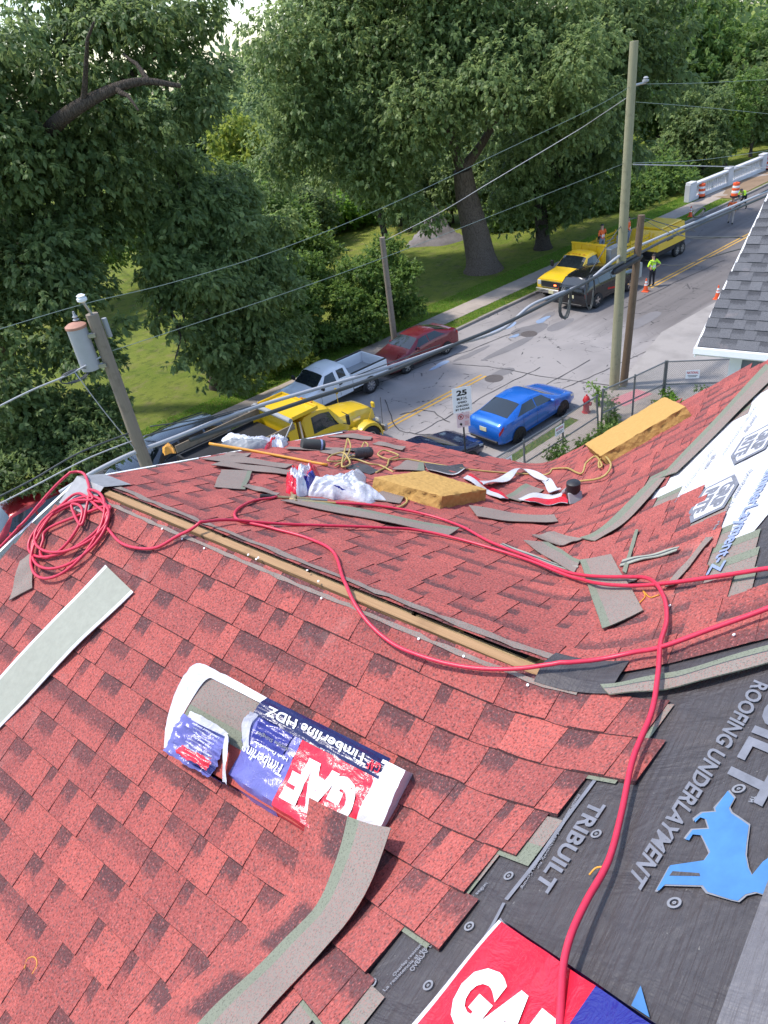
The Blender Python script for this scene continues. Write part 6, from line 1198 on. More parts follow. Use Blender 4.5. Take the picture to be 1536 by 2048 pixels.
NT_ = []; kN = 0; ca, sa = math.cos(math.atan(TN)), math.sin(math.atan(TN)); v0 = -.03; EN = .19
def npt(v, y, l): return np.array([xe+v*ca-sa*l, y, ze+v*sa+ca*l])
while v0 < 6.2:
    y = ye-.10*v0*ca+random.uniform(-.02, .02); phase = random.random() < .5
    while y > ye-4.2:
        wd = random.choice([.16, .2, .24, .3]) if phase else random.choice([.14, .18, .22]); y2 = y-wd; l0, l1 = .003, .010+(.008 if phase else 0); tone = min(1, max(0, random.gauss(.6 if phase else .35, .2))); dk = random.uniform(.6, 1) if not phase else 0.0
        V = [npt(v0+EN, y, l0), npt(v0+EN, y2, l0), npt(v0, y, l1), npt(v0, y2, l1), npt(v0, y, -.004), npt(v0, y2, -.004), npt(v0+EN, y, -.004), npt(v0+EN, y2, -.004)]; NT_.append(('N', np.array(V), [(0, 1, 3, 2), (2, 3, 5, 4), (0, 2, 4, 6), (1, 7, 5, 3)], [(tone, dk, 0, 1)]*2+[(tone, dk, 1, 1)]*2+[(tone*.5, 0, .6, 1)]*4)); y = y2; phase = not phase
    v0 += EN
def nb_mesh(nm, parts):
    mb = MB(); A = []
    for sd_, V, Fs, a in parts: mb.add(V, Fs); A += a
    o = mb.build(nm, M['nbshingle'], nroof, world=True); at = o.data.attributes.new('tab', 'FLOAT_COLOR', 'POINT'); at.data.foreach_set('color', np.array(A, np.float32).ravel()); return o
odr = sorted(range(len(NT_)), key=lambda i: -vis(NT_[i]))
for i in odr[:300]: nb_mesh('shingle', [NT_[i]])
stuff(nb_mesh('shingle_field', [NT_[i] for i in odr[300:]]))
mb = MB(); G = np.array([[(xe+dx, y, ze+dz) for y in np.linspace(ye+.03, YB, 10)] for dx, dz in ((.02, -.02), (-.10, -.015), (-.11, -.10), (-.03, -.12), (.04, -.12), (.04, -.18), (.45, -.18))]); mb.grid(G); mb.build('gutter', M['white_paint'], nbh, world=True)
mb = MB(); mb.hexa([(xe-.02, ye+.005, ze-.19), (xe+5.2, ye-.515, nz(xe+5.2)-.2), (xe+5.2, ye-.49, nz(xe+5.2)-.2), (xe-.02, ye+.03, ze-.19), (xe-.02, ye+.005, ze-.025), (xe+5.2, ye-.515, nz(xe+5.2)-.025), (xe+5.2, ye-.49, nz(xe+5.2)-.025), (xe-.02, ye+.03, ze-.025)]); mb.build('rake_board', M['white_paint'], nbh, world=True)
mb = MB(); mb.box((xe-.06, ye-2.0, ze-.03), (.04, 3.5, .02)); mb.build('gutter_debris', M['dirt'], nbh, world=True)
wx, wy = xe+.42, ye-.45; SD = plain('grey_blue_siding', (.17, .19, .22), .6, 0, .08, 6); mb = MB(); mb.add([(wx, YB, .12), (wx, wy, .12), (wx, wy, ze-.15), (wx, YB, ze-.15), (xe+10, wy, .12), (xe+10, wy, ze-.15), (xe+5.2, wy, nz(xe+5.2)-.3)], [(0, 1, 2, 3), (1, 4, 5, 6, 2)]); mb.build('wall', SD, nbh, world=True)
first = None
for k in range(40):
    z = ze-.30-k*.15
    mb = MB(); mb.hexa([(wx-.022, YB, z-.145), (wx-.002, YB, z-.145), (wx-.002, wy-.14, z-.145), (wx-.022, wy-.14, z-.145), (wx-.006, YB, z), (wx-.001, YB, z), (wx-.001, wy-.14, z), (wx-.006, wy-.14, z)]); mb.build('siding_board', SD, nbh, world=True)
mb = MB(); mb.box((wx-.012, wy-.06, (ze-.15)/2), (.05, .16, ze-.2)); mb.box((wx+.07, wy+.012, (ze-.15)/2), (.16, .05, ze-.2)); mb.build('corner_board', M['white_paint'], nbh, world=True)
rn_ = rad(4.2); c0 = np.array([xe, ye]); l0_ = np.array([xe+3, ye-4])-c0; nbh.location = (c0[0]+l0_[0]*math.cos(rn_)-l0_[1]*math.sin(rn_), c0[1]+l0_[0]*math.sin(rn_)+l0_[1]*math.cos(rn_), .12); nbh.rotation_euler = (0, 0, rn_)
for k, (a, b) in enumerate((((1285, 438), (1485, 475)), ((1330, 448), (1478, 474)), ((1290, 520), (1484, 497)))):
    A = vplane(*a, NP); rr_ = ray(*b); tt = (ye-CAM[1])/rr_[1] if abs(rr_[1]) > 1e-6 else 12; dd = 15.5-k*.4; B = CAM+rr_*dd; mid = (A+B)/2-np.array([0, 0, .25]); wire('service_wire', ('upper service wire from the old pole to the grey roofed house', 'middle service wire from the cables to the grey roofed house', 'lower service wire from the cables to the grey roofed house')[k], None, 0, .011, 'wire', 'wire', 8, [A, mid, B], 'service wires to the grey roofed house')
# ------------------------------------------------------------------ trees and shrubs
def leaf_mat(name, dark, mid, light, gloss=.42):
    t = NT(name); a = t.sep(t.attr('tint').outputs['Color']); c = t.ramp(a[0], [(0, dark), (.55, mid), (1, light)]); vec = t.coord(); g = t.noise(.5, 3, .6, vec)
    c = t.mix(t.ramp(g, [(.45, 0), (.75, .45)]), c, mid); m = t.bsdf(c, .5, 0, .3)
    tr_ = t.n('ShaderNodeBsdfTranslucent'); t.l(t.mix(.5, c, tuple(min(1, x*2.2) for x in light)), tr_.inputs[0]); mx = t.n('ShaderNodeMixShader'); mx.inputs[0].default_value = .44; t.l(t.p.outputs[0], mx.inputs[1]); t.l(tr_.outputs[0], mx.inputs[2]); t.l(mx.outputs[0], t.o.inputs[0]); return m
LM = {'oak': leaf_mat('oak_leaves', (.060, .098, .034), (.150, .215, .072), (.28, .345, .130)), 'dark': leaf_mat('dark_leaves', (.046, .078, .029), (.115, .174, .060), (.23, .29, .105)), 'mid': leaf_mat('mid_green_leaves', (.045, .092, .020), (.105, .185, .040), (.20, .28, .065)), 'yellow': leaf_mat('yellow_green_leaves', (.080, .140, .020), (.18, .245, .038), (.32, .35, .065)), 'far': leaf_mat('far_leaves', (.055, .095, .042), (.11, .175, .070), (.20, .26, .105)), 'bright': leaf_mat('bright_leaves', (.065, .145, .016), (.125, .24, .028), (.22, .36, .048))}
def bark(name, a, b):
    t = NT(name); vec = t.coord('Object', (3.2, 3.2, .5)); f = t.noise(3, 5, .7, vec, dist=1.0); v_ = t.voro(4, 'DISTANCE_TO_EDGE', vec); c = t.mix(f, a, b); c = t.mix(t.ramp(v_, [(0, .7), (.12, 0)]), c, tuple(x*.3 for x in a)); return t.bsdf(c, .95, 0, .15, t.math('ADD', f, v_), 1.0, .08)
M['bark'] = bark('oak_bark', (.13, .098, .075), (.26, .205, .165)); M['bark_dark'] = bark('dark_bark', (.065, .052, .042), (.13, .105, .085))
def leaves(C, R, N, size, droop, r_, tight=.55):
    """N leaves in sprays spread through the shell of each ellipsoid clump"""
    C = np.asarray(C, float); R = np.asarray(R, float); wgt = R[:, 0]*R[:, 2]; k = r_.choice(len(C), N, p=wgt/wgt.sum()); per = 7; T = int(N/per); k = k[:T]
    d = r_.normal(size=(T, 3)); d /= np.linalg.norm(d, axis=1)[:, None]; d[:, 2] = np.where((d[:, 2] < 0) & (r_.random(T) < .35), -d[:, 2], d[:, 2]); rad_ = tight+(1-tight)*r_.random(T)**.6; tw = C[k]+d*R[k]*rad_[:, None]
    out = d.copy(); out[:, 2] -= droop; out /= np.linalg.norm(out, axis=1)[:, None]
    tip = np.repeat(tw, per, 0)+np.repeat(out, per, 0)*(r_.random((T*per, 1))*.9*size)*1.6; n = T*per
    ld = np.repeat(out, per, 0)+r_.normal(0, .62, (n, 3)); ld[:, 2] -= droop*.6; ld /= np.linalg.norm(ld, axis=1)[:, None]
    up = np.repeat(d, per, 0)*.6+np.array([0, 0, .7])+r_.normal(0, .35, (n, 3)); sd_ = np.cross(ld, up); sd_ /= np.linalg.norm(sd_, axis=1)[:, None]+1e-9; nr = np.cross(sd_, ld)
    L = size*(.65+.7*r_.random((n, 1))); Wd = L*(.22+.10*r_.random((n, 1))); b = tip; mid = b+ld*L*.5; sag = -nr*L*.10
    V = np.stack([b, mid+sd_*Wd-sag*.4, b+ld*L+sag, mid-sd_*Wd-sag*.4], 1).reshape(-1, 3); Q = np.arange(n*4).reshape(-1, 4)
    tone = np.clip(np.repeat(r_.normal(.45, .27, T), per)+r_.normal(0, .17, n), 0, 1); col = np.zeros((n*4, 4), np.float32); col[:, 0] = np.repeat(tone, 4); col[:, 3] = 1; return V, Q, col
def subclumps(blobs, r_, dens=1.0, jit=1.0):
    C, R = [], []
    for (c, rx, rz_) in blobs:
        m = max(4, int(dens*7*(rx*rx*rz_)**(1/3)))
        for _ in range(m):
            d = r_.normal(size=3); d /= np.linalg.norm(d); q = r_.random()**.45; s_ = r_.uniform(.26, .46); C.append(np.array(c)+d*np.array([rx, rx, rz_])*q*.82*jit); R.append([rx*s_*1.25, rx*s_*1.25, max(rz_, rx*.6)*s_])
    return np.array(C), np.array(R)
def at(px, py, dist): return CAM+ray(px, py)*dist
def curvy(a, b, r_, k=6, amp=.06):
    a, b = np.array(a, float), np.array(b, float); t = np.linspace(0, 1, k)[:, None]; P = a+(b-a)*t; L = np.linalg.norm(b-a); P[1:-1] += r_.normal(0, amp*L/ (k**.5), (k-2, 3)); P[:, 2] += .10*L*np.sin(t[:, 0]*math.pi)*.5; return P
def tree(name, label, base, trunk, r0, blobs, N, size, lm, seed, limbs=None, group=None, droop=.55, barkm='bark', dens=1.0, skip=(), tight=.5, cat='tree', lo=None):
    r_ = np.random.default_rng(seed); base = np.array(base, float); root = thing(name, label, cat, tuple(base), 0, group); B = [(np.array(b[0]), b[1], b[2]) for b in blobs]
    mb = MB(); P = smooth_path([base]+[np.array(p) for p in trunk], 5); rr = r0*np.linspace(1, .58, len(P)); rr[0] *= 1.35; rr[1] *= 1.08; top = P[-1]; mb.tube(np.vstack([P[:1]-np.array([0, 0, .9]), P]), np.concatenate([[rr[0]*1.15], rr]), 14)
    mb.build('trunk', M[barkm], root, smooth=70, world=True)
    lim = limbs if limbs is not None else [(top, b[0]) for b in B]
    for i, L_ in enumerate(lim):
        a, b = L_[0], L_[-1]; mb = MB(); Q = curvy(a, b, r_) if len(L_) == 2 else smooth_path(L_, 5); ra = r0*(.42 if i == 0 else (.36 if i == 1 else .24)); mb.tube(Q, np.linspace(ra, ra*.22, len(Q)), 8)
        for q_ in range(3):
            s_ = Q[int(len(Q)*(.4+.2*q_))]; e_ = s_+r_.normal(0, 1, 3)*np.array([1, 1, .5])*np.linalg.norm(np.array(b)-np.array(a))*.22; mb.tube(curvy(s_, e_, r_, 5), np.linspace(ra*.35, ra*.1, 5), 6)
        mb.build('limb', M[barkm], root, smooth=70, world=True)
    C, R = subclumps(B, r_, dens)
    if len(skip):
        q = projv(C); keep = np.ones(len(C), bool)
        for x0, y0, x1, y1 in skip: keep &= ~((q[:, 0] > x0) & (q[:, 0] < x1) & (q[:, 1] > y0) & (q[:, 1] < y1))
        C, R = C[keep], R[keep]
    V, Q, col = leaves(C, R, N, size, droop, r_, tight)
    if lo is not None: k = np.repeat(V.reshape(-1, 4, 3)[:, :, 2].min(1) > lo, 4); V = V[k]; col = col[k]; Q = np.arange(len(V)).reshape(-1, 4)
    rawmesh('crown', V, Q, LM[lm], root, col); return root
def gq(px, py): p = gp(px, py, .12); return p
GAPS = [(232, 500, 305, 610), (245, 650, 350, 830), (620, 460, 800, 560)]
# great oak in the middle, its trunk forking
b3 = gq(966, 540); d3 = np.linalg.norm(b3-CAM); k3 = lambda px, py, dd=0: at(px, py, d3+dd)
f3 = k3(925, 340, -.5)
tree('oak_tree', 'great oak with thick forked trunk standing on the lawn behind the yellow flatbed', b3, [k3(952, 470), k3(935, 400), f3], 1.0,
     [(k3(640, 130, -3), 4.2, 2.9), (k3(760, 60, 0), 4.4, 3.2), (k3(620, 270, -3), 3.3, 2.1), (k3(720, 330, -3), 3.0, 2.0), (k3(560, 330, -4), 1.9, 1.5), (k3(830, 240, -4), 3.6, 2.6), (k3(800, 400, -4), 2.2, 1.5), (k3(900, 90, -1), 4.6, 3.6), (k3(980, 180, -5), 3.2, 2.4), (k3(1010, 330, 2), 3.2, 2.4), (k3(1080, 80, 0), 4.2, 3.4), (k3(1130, 250, -2), 3.2, 2.4), (k3(1020, 420, 1), 2.2, 1.3), (k3(860, 430, -5), 1.4, 1.0), (k3(640, 20, 1), 3.6, 2.8), (k3(850, -60, 0), 5, 3.6), (k3(560, 200, -5), 1.8, 1.5), (k3(1150, 140, -4), 2.6, 2.2)],
     200000, .235, 'oak', 31, [(f3, k3(905, 280), k3(880, 180)), (f3, k3(962, 290), k3(1000, 220), k3(1030, 120)), (k3(905, 280), k3(850, 240), k3(780, 210), k3(690, 160)), (k3(905, 280), k3(800, 150), k3(760, 40)), (k3(1000, 230), k3(1090, 200), k3(1150, 120))], 'trees in the park', .75, dens=1.25, skip=[(885, 300, 990, 560)])
b4 = gq(1086, 497); d4 = np.linalg.norm(b4-CAM); k4 = lambda px, py, dd=0: at(px, py, d4+dd)
tree('oak_tree', 'dark tree behind and right of the great oak', b4, [k4(1083, 440), k4(1076, 360), k4(1075, 280)], .5, [(k4(1080, 330), 3.2, 2.0), (k4(1180, 300, 2), 3.6, 2.4), (k4(1120, 180, 3), 5, 3.6), (k4(1230, 150, 3), 4.5, 3.2), (k4(1050, 400), 2.0, 1.3), (k4(1140, 390, -1), 2.4, 1.4), (k4(1240, 40, 2), 4, 3), (k4(1090, 440), 1.4, .8)], 52000, .34, 'dark', 32, None, 'trees in the park', .7, 'bark_dark')
b8 = gq(786, 548); d8 = np.linalg.norm(b8-CAM); k8 = lambda px, py, dd=0: at(px, py, d8+dd)
tree('slender_tree', 'slender brown trunked tree rising behind the bare grey pole', b8, [k8(772, 480), k8(760, 430), k8(750, 380)], .26, [(k8(720, 340), 2.6, 1.8), (k8(790, 320), 2.4, 1.8), (k8(750, 250), 3, 2.2), (k8(660, 300, 2), 2.4, 1.6)], 20000, .30, 'oak', 33, None, 'trees in the park', .7, 'bark_dark')
# left hand trees
k1 = lambda px, py, dist=31: at(px, py, dist)
b1 = gp(6, 800, .12)
tree('oak_tree', 'huge dark oak filling the upper left, one long bare limb reaching right', b1, [k1(0, 640, 38), k1(20, 470, 36), k1(70, 300, 34)], .75,
     [(k1(30, 110), 2.6, 1.7), (k1(140, 50, 33), 2.4, 1.4), (k1(240, 90, 32), 2.6, 1.3), (k1(360, 60, 33), 2.2, 1.2), (k1(390, 190, 31), 1.5, 1.0), (k1(300, 240, 31), 1.8, 1.0), (k1(130, 250, 31), 2.4, 1.5), (k1(40, 330), 2.6, 1.8), (k1(190, 340, 31), 2.0, 1.3), (k1(60, 480), 2.6, 1.8), (k1(150, 560, 30), 1.9, 1.3), (k1(70, 650, 29), 2.2, 1.5), (k1(150, 700, 28), 1.6, .9), (k1(10, 780, 28), 1.8, 1.2), (k1(200, 440, 31), 1.6, 1.2), (k1(230, 20, 34), 2.4, 1.2), (k1(-90, 250), 3, 2.4), (k1(-90, 550), 2.6, 2.4), (k1(420, 130, 32), 1.3, .8), (k1(215, 720, 28), .8, .5), (k1(260, 640, 28), .7, .5), (k1(285, 690, 28), .5, .35)],
     120000, .21, 'dark', 34, [(k1(70, 300, 33), k1(120, 240, 29.4), k1(200, 190, 28.8), k1(280, 163, 28.6), k1(362, 172, 28.6)), (k1(70, 300, 34), k1(90, 180, 33), k1(140, 60, 33)), (k1(200, 190, 32.5), k1(300, 120, 33), k1(370, 20, 34)), (k1(20, 470, 36), k1(90, 560, 31), k1(150, 600, 30)), (k1(20, 470, 36), k1(130, 420, 32), k1(200, 400, 31))], 'trees in the park', .8, 'bark_dark', 1.15, GAPS+[(55, 25, 150, 105), (300, -40, 350, 60), (365, 60, 435, 115), (180, 60, 230, 130)])
b2 = gp(440, 772, .12)
tree('oak_tree', 'dense drooping dark tree left of the shrubs, a bare dirt patch at its foot', b2, [k1(425, 690, 34), k1(410, 600, 34), k1(400, 520, 34)], .42,
     [(k1(400, 430, 33), 2.0, 1.4), (k1(330, 470, 32), 1.6, 1.2), (k1(480, 480, 33), 1.9, 1.5), (k1(400, 560, 31), 1.9, 1.3), (k1(330, 590, 31), 1.0, 1.1), (k1(490, 600, 32), 1.8, 1.5), (k1(420, 680, 31), 1.6, 1.2), (k1(500, 700, 32), 1.6, 1.1), (k1(370, 660, 30), .9, .7), (k1(350, 720, 29), .5, .35), (k1(450, 750, 31.5), 1.4, .6), (k1(540, 560, 34), 1.6, 1.4), (k1(400, 370, 34), 1.6, 1.0), (k1(300, 420, 32), 1.6, 1.1), (k1(260, 380, 32), 1.2, .9), (k1(470, 400, 35), 1.6, 1.2), (k1(530, 470, 36), 1.6, 1.3), (k1(340, 520, 31), 1.3, .9), (k1(560, 660, 33), 1.3, 1.2), (k1(350, 330, 33), 1.3, .9), (k1(310, 640, 30), .6, .5)],
     100000, .20, 'oak', 35, None, 'trees in the park', .85, 'bark_dark', 1.2, GAPS)
# shrubs
def shrub(label, base, blobs, N, size, lm, seed, group='shrubs beside the far pavement', droop=.35, name='shrub'):
    r_ = np.random.default_rng(seed); base = np.array(base, float); root = thing(name, label, 'shrub', tuple(base), 0, group); B = [(np.array(b[0]), b[1], b[2]) for b in blobs]; mb = MB()
    for b in B:
        for _ in range(2): mb.tube(curvy(base+r_.normal(0, .12, 3)*[1, 1, 0], b[0], r_, 5), np.linspace(.05, .015, 5), 6)
    mb.build('stems', M['bark_dark'], root, smooth=70, world=True); C, R = subclumps(B, r_, 1.3); V, Q, col = leaves(C, R, N, size, droop, r_, .45); k = np.repeat(V.reshape(-1, 4, 3)[:, :, 2].min(1) > .1, 4); V = V[k]; col = col[k]; rawmesh('foliage', V, np.arange(len(V)).reshape(-1, 4), LM[lm], root, col); return root
k6 = lambda px, py, dist=36.5: at(px, py, dist+3)
shrub('big leafy shrub beside the bare grey pole and the pavement', gq(745, 652), [(k6(760, 590), 1.7, 1.1), (k6(690, 600), 1.6, 1.1), (k6(800, 540, 37), 1.4, .9), (k6(720, 540, 37), 1.3, .9), (k6(700, 650, 36), 1.5, .7), (k6(810, 610, 36.5), 1.1, .8), (k6(770, 500, 37.5), 1.0, .5)], 38000, .17, 'mid', 41)
shrub('dark green shrub between the drooping tree and the big leafy shrub', gq(610, 690), [(k6(600, 600, 36), 1.6, 1.3), (k6(640, 670, 35.5), 1.5, .8), (k6(580, 680, 35), 1.4, .9), (k6(620, 540, 37), 1.3, 1.1), (k6(560, 640, 35.5), 1.2, 1.0)], 32000, .17, 'mid', 42)
shrub('low weedy shrub behind the cab of the white pickup', gq(545, 742), [(k6(540, 715, 33.5), 1.0, .5), (k6(600, 712, 34), .9, .4), (k6(500, 745, 32.5), .8, .4)], 9000, .14, 'yellow', 43)
kb = lambda px, py, dist=27: at(px, py, dist)
shrub('large dark shrub below the huge oak at the left edge', gp(120, 945, .12), [(kb(60, 860, 29), 2.0, 1.1), (kb(150, 850, 28), 1.8, 1.0), (kb(200, 890, 27), 1.1, .7), (kb(20, 930, 28), 1.4, .8), (kb(100, 920, 27.5), 1.3, .7)], 40000, .17, 'dark', 44)
kf = lambda px, py, dist=66: at(px, py, dist)
shrub('sunlit bright green shrub at the far end of the small lawn', gq(695, 458), [(kf(680, 425), 2.4, 1.2), (kf(730, 410, 68), 2.2, 1.5), (kf(650, 440, 64), 1.6, .8)], 12000, .32, 'bright', 45, 'shrubs across the park')
for i, (px_, py_, dd, r1_, r2_, lm, lb) in enumerate(((1010, 430, 60, 2.0, 1.0, 'mid', 'low green shrub behind the dark tree trunk'), (1110, 425, 61, 2.2, 1.1, 'mid', 'green shrub with white flowers left of the bridge shrubs'), (1180, 405, 63, 2.4, 1.4, 'mid', 'rounded green shrub in the row before the bridge'), (1250, 390, 65, 2.8, 2.0, 'mid', 'tall green shrub next to the near end of the balustrade'), (1310, 360, 68, 3.0, 2.4, 'mid', 'shrub spilling over the near pier of the balustrade'), (1220, 330, 72, 3.0, 2.0, 'yellow', 'yellow green shrub above the bridge shrubs'), (1340, 330, 74, 2.6, 2.0, 'dark', 'dark shrub behind the white balustrade'))):
    shrub(lb, gp(px_, py_+28, .12), [(kf(px_, py_, dd), r1_, r2_), (kf(px_+25, py_+12, dd), r1_*.8, r2_*.7), (kf(px_-22, py_+14, dd), r1_*.7, r2_*.6)], 11000, .30, lm, 50+i, 'shrubs near the bridge')
for i, (px_, py_, dd, r1_, r2_, lm, lb) in enumerate(((590, 490, 52, 2.6, 2.2, 'mid', 'round shrub left of the small sunlit lawn'), (540, 430, 58, 3.0, 2.6, 'mid', 'tall shrub behind the round shrub'), (610, 420, 62, 2.4, 2.2, 'dark', 'dark shrub left of the sunlit bright shrub'), (480, 500, 48, 2.6, 2.4, 'mid', 'broad shrub showing over the drooping tree'), (820, 430, 70, 3.0, 1.8, 'dark', 'dark shrub behind the gravel heap'), (900, 420, 72, 3.0, 1.8, 'mid', 'green shrub behind the trunk of the great oak'), (975, 425, 70, 2.6, 1.6, 'mid', 'green shrub right of the trunk of the great oak'), (420, 560, 45, 2.0, 2.2, 'dark', 'dark shrub inside the drooping tree'), (180, 470, 56, 3.4, 2.4, 'mid', 'green shrub across the left lawn'), (330, 470, 60, 3.2, 2.2, 'mid', 'green shrub far across the left lawn'), (60, 520, 52, 3.4, 2.4, 'dark', 'dark shrub behind the huge oak'))):
    shrub(lb, gp(px_, py_+34, .12), [(kf(px_, py_, dd), r1_, r2_), (kf(px_+30, py_+18, dd), r1_*.8, r2_*.7), (kf(px_-28, py_+20, dd), r1_*.7, r2_*.6)], 12000, .27, lm, 70+i, 'shrubs across the park')
for i, (px_, py_, dd, h_, lm, lb) in enumerate(((800, 452, 64, 6.0, 'oak', 'leafy young tree left of the gravel heap'), (850, 447, 67, 6.2, 'dark', 'dark young tree behind the gravel heap'), (905, 446, 66, 5.6, 'dark', 'dark young tree behind the forked trunk'), (960, 444, 68, 6.2, 'oak', 'leafy young tree seen just right of the forked trunk'), (1010, 448, 63, 5.0, 'dark', 'dark young tree between the forked trunk and the dark tree'), (1060, 440, 66, 5.6, 'oak', 'leafy young tree behind the dark tree'), (1130, 428, 69, 6.0, 'dark', 'dark young tree left of the tall bridge shrub'), (770, 440, 72, 6.5, 'mid', 'mid green young tree behind the slender tree'), (1405, 350, 78, 6.5, 'dark', 'dark young tree behind the near half of the balustrade'), (1450, 332, 82, 7.5, 'mid', 'mid green young tree behind the middle of the balustrade'), (1500, 314, 86, 8.0, 'dark', 'dark young tree behind the far half of the balustrade'), (1550, 300, 90, 9.0, 'mid', 'mid green young tree beyond the far end of the balustrade'), (1360, 345, 84, 7.0, 'oak', 'leafy young tree behind the near pier of the balustrade'))):
    b = gp(px_, py_, .12); r_ = np.random.default_rng(300+i); tree('young_tree', lb, b, [b+[0, 0, h_*.3], b+[.1, 0, h_*.55]], .14, [(b+[0, 0, h_*.55], 2.0, h_*.38), (b+[1.2, .6, h_*.45], 1.5, h_*.3), (b+[-1.1, -.5, h_*.4], 1.5, h_*.3), (b+[.3, -.6, h_*.85], 1.4, h_*.2)], 11000, .26, lm, 320+i, None, 'young trees at the back of the lawn', .6, 'bark_dark', 1.0, (), .45, lo=.2)
# mid distance and far trees
FAR = [(470, 330, 78, 4.5, 3.6, 'yellow', 'yellow green tree showing between the left trees and the oak'), (420, 260, 86, 4.5, 4, 'far', 'pale green tree behind the yellow green one'), (520, 420, 70, 3.5, 2.6, 'mid', 'mid green tree above the dark green shrub'), (340, 330, 90, 5, 4, 'far', 'grey green tree far behind the long bare limb'), (560, 470, 66, 3.0, 2.0, 'mid', 'round tree left of the sunlit lawn'), (230, 300, 95, 5, 4, 'far', 'far tree showing under the long bare limb'), (100, 330, 98, 6, 5, 'far', 'far tree behind the huge oak trunk'), (-40, 350, 95, 7, 6, 'far', 'far tree at the left edge'), (620, 330, 92, 6, 5, 'far', 'far tree behind the left of the great oak'), (740, 330, 98, 6, 5, 'far', 'far tree behind the slender tree'), (860, 330, 100, 6, 5, 'far', 'far tree behind the forked trunk'), (960, 320, 102, 6, 5, 'far', 'far tree seen right of the forked trunk'), (1060, 310, 104, 6, 5, 'far', 'far tree behind the dark tree'), (1170, 280, 106, 7, 6, 'far', 'far tree over the bridge shrubs'),
       (1240, 170, 88, 6, 5.5, 'mid', 'tall light green tree right of the new pole'), (1330, 120, 92, 6.5, 6, 'mid', 'tall feathery light green tree above the balustrade'), (1420, 180, 94, 6, 5.5, 'mid', 'drooping light green tree with dark trunk above the balustrade'), (1510, 130, 96, 6.5, 6, 'mid', 'light green tree at the upper right corner'), (1590, 200, 95, 6, 6, 'dark', 'dark tree at the right edge behind the balustrade'), (1480, 260, 90, 4.5, 4, 'dark', 'dark tree low behind the balustrade'), (1300, 40, 99, 7, 6, 'oak', 'dark tree top behind the feathery tree')]
for i, (px_, py_, dd, r1_, r2_, lm, lb) in enumerate(FAR):
    c = at(px_, py_, dd); b = np.array([c[0], c[1], .12]); h = c[2]; r_ = np.random.default_rng(90+i); hi = i >= 14
    bl = [(c, r1_, r2_)]+[(c+r_.normal(0, 1, 3)*np.array([r1_, r1_, r2_])*.55, r1_*.6, r2_*.6) for _ in range(4)]
    if h < r2_: bl = [(np.array([q[0], q[1], max(q[2], e*.8)]), f_, e) for q, f_, e in ((x[0], x[1], x[2]) for x in bl)]
    tree('park_tree', lb, b, [b+[0, 0, max(h*.35, .6)], b+[.2, .1, max(h*.7, 1.2)]], .34, bl, 15000 if hi else 9000, .50, lm, 120+i, None, 'trees farther off', .45 if not hi else .8, 'bark_dark', 1.0, [(620, 455, 800, 520)], .45, lo=.15)
# distant wood that closes the view, beyond the park
V_, Q_, C_ = [], [], []; r_ = np.random.default_rng(5); cc, rr_ = [], []
for a in np.linspace(-75, 75, 70):
    t = rad(42-a); D = r_.uniform(135, 185); h = r_.uniform(4, 8); cc.append([D*math.cos(t), D*math.sin(t), h]); rr_.append([r_.uniform(7, 11), r_.uniform(7, 11), h*1.05+r_.uniform(0, 4)])
V, Q, col = leaves(cc, rr_, 90000, 1.25, .3, r_, .55); V[:, 2] = np.maximum(V[:, 2], .15); stuff(setp(rawmesh('distant_wood', V, Q, LM['far'], None, col), label='far off wood closing the view beyond the park', category='wood'))
# gravel heap by the oak
p = gq(872, 480); r_ = np.random.default_rng(8); gh = MB(); G = np.zeros((15, 28, 3))
for i in range(15):
    for j in range(28):
        q = i/14; a = 2*math.pi*j/27; ra = 2.1*q*(1+.12*math.sin(3*a)+.08*math.sin(5*a+1)); G[i, j] = (p[0]+ra*math.cos(a), p[1]+ra*math.sin(a),   .12+2.0*(1-q)**1.0*(1+.16*r_.normal())*(1+.3*math.sin(2*a+1)*q)+(.0 if q < 1 else -.02))
G[:, 27] = G[:, 0]; G[0] = G[0, 0]; gh.grid(G); M['gravel'] = concrete('gravel', (.13, .115, .115), (.30, .27, .27), 5); single('gravel_heap', 'low heap of grey gravel on the lawn behind the great oak', 'gravel heap', gh, M['gravel'], tuple(p), None, 50)
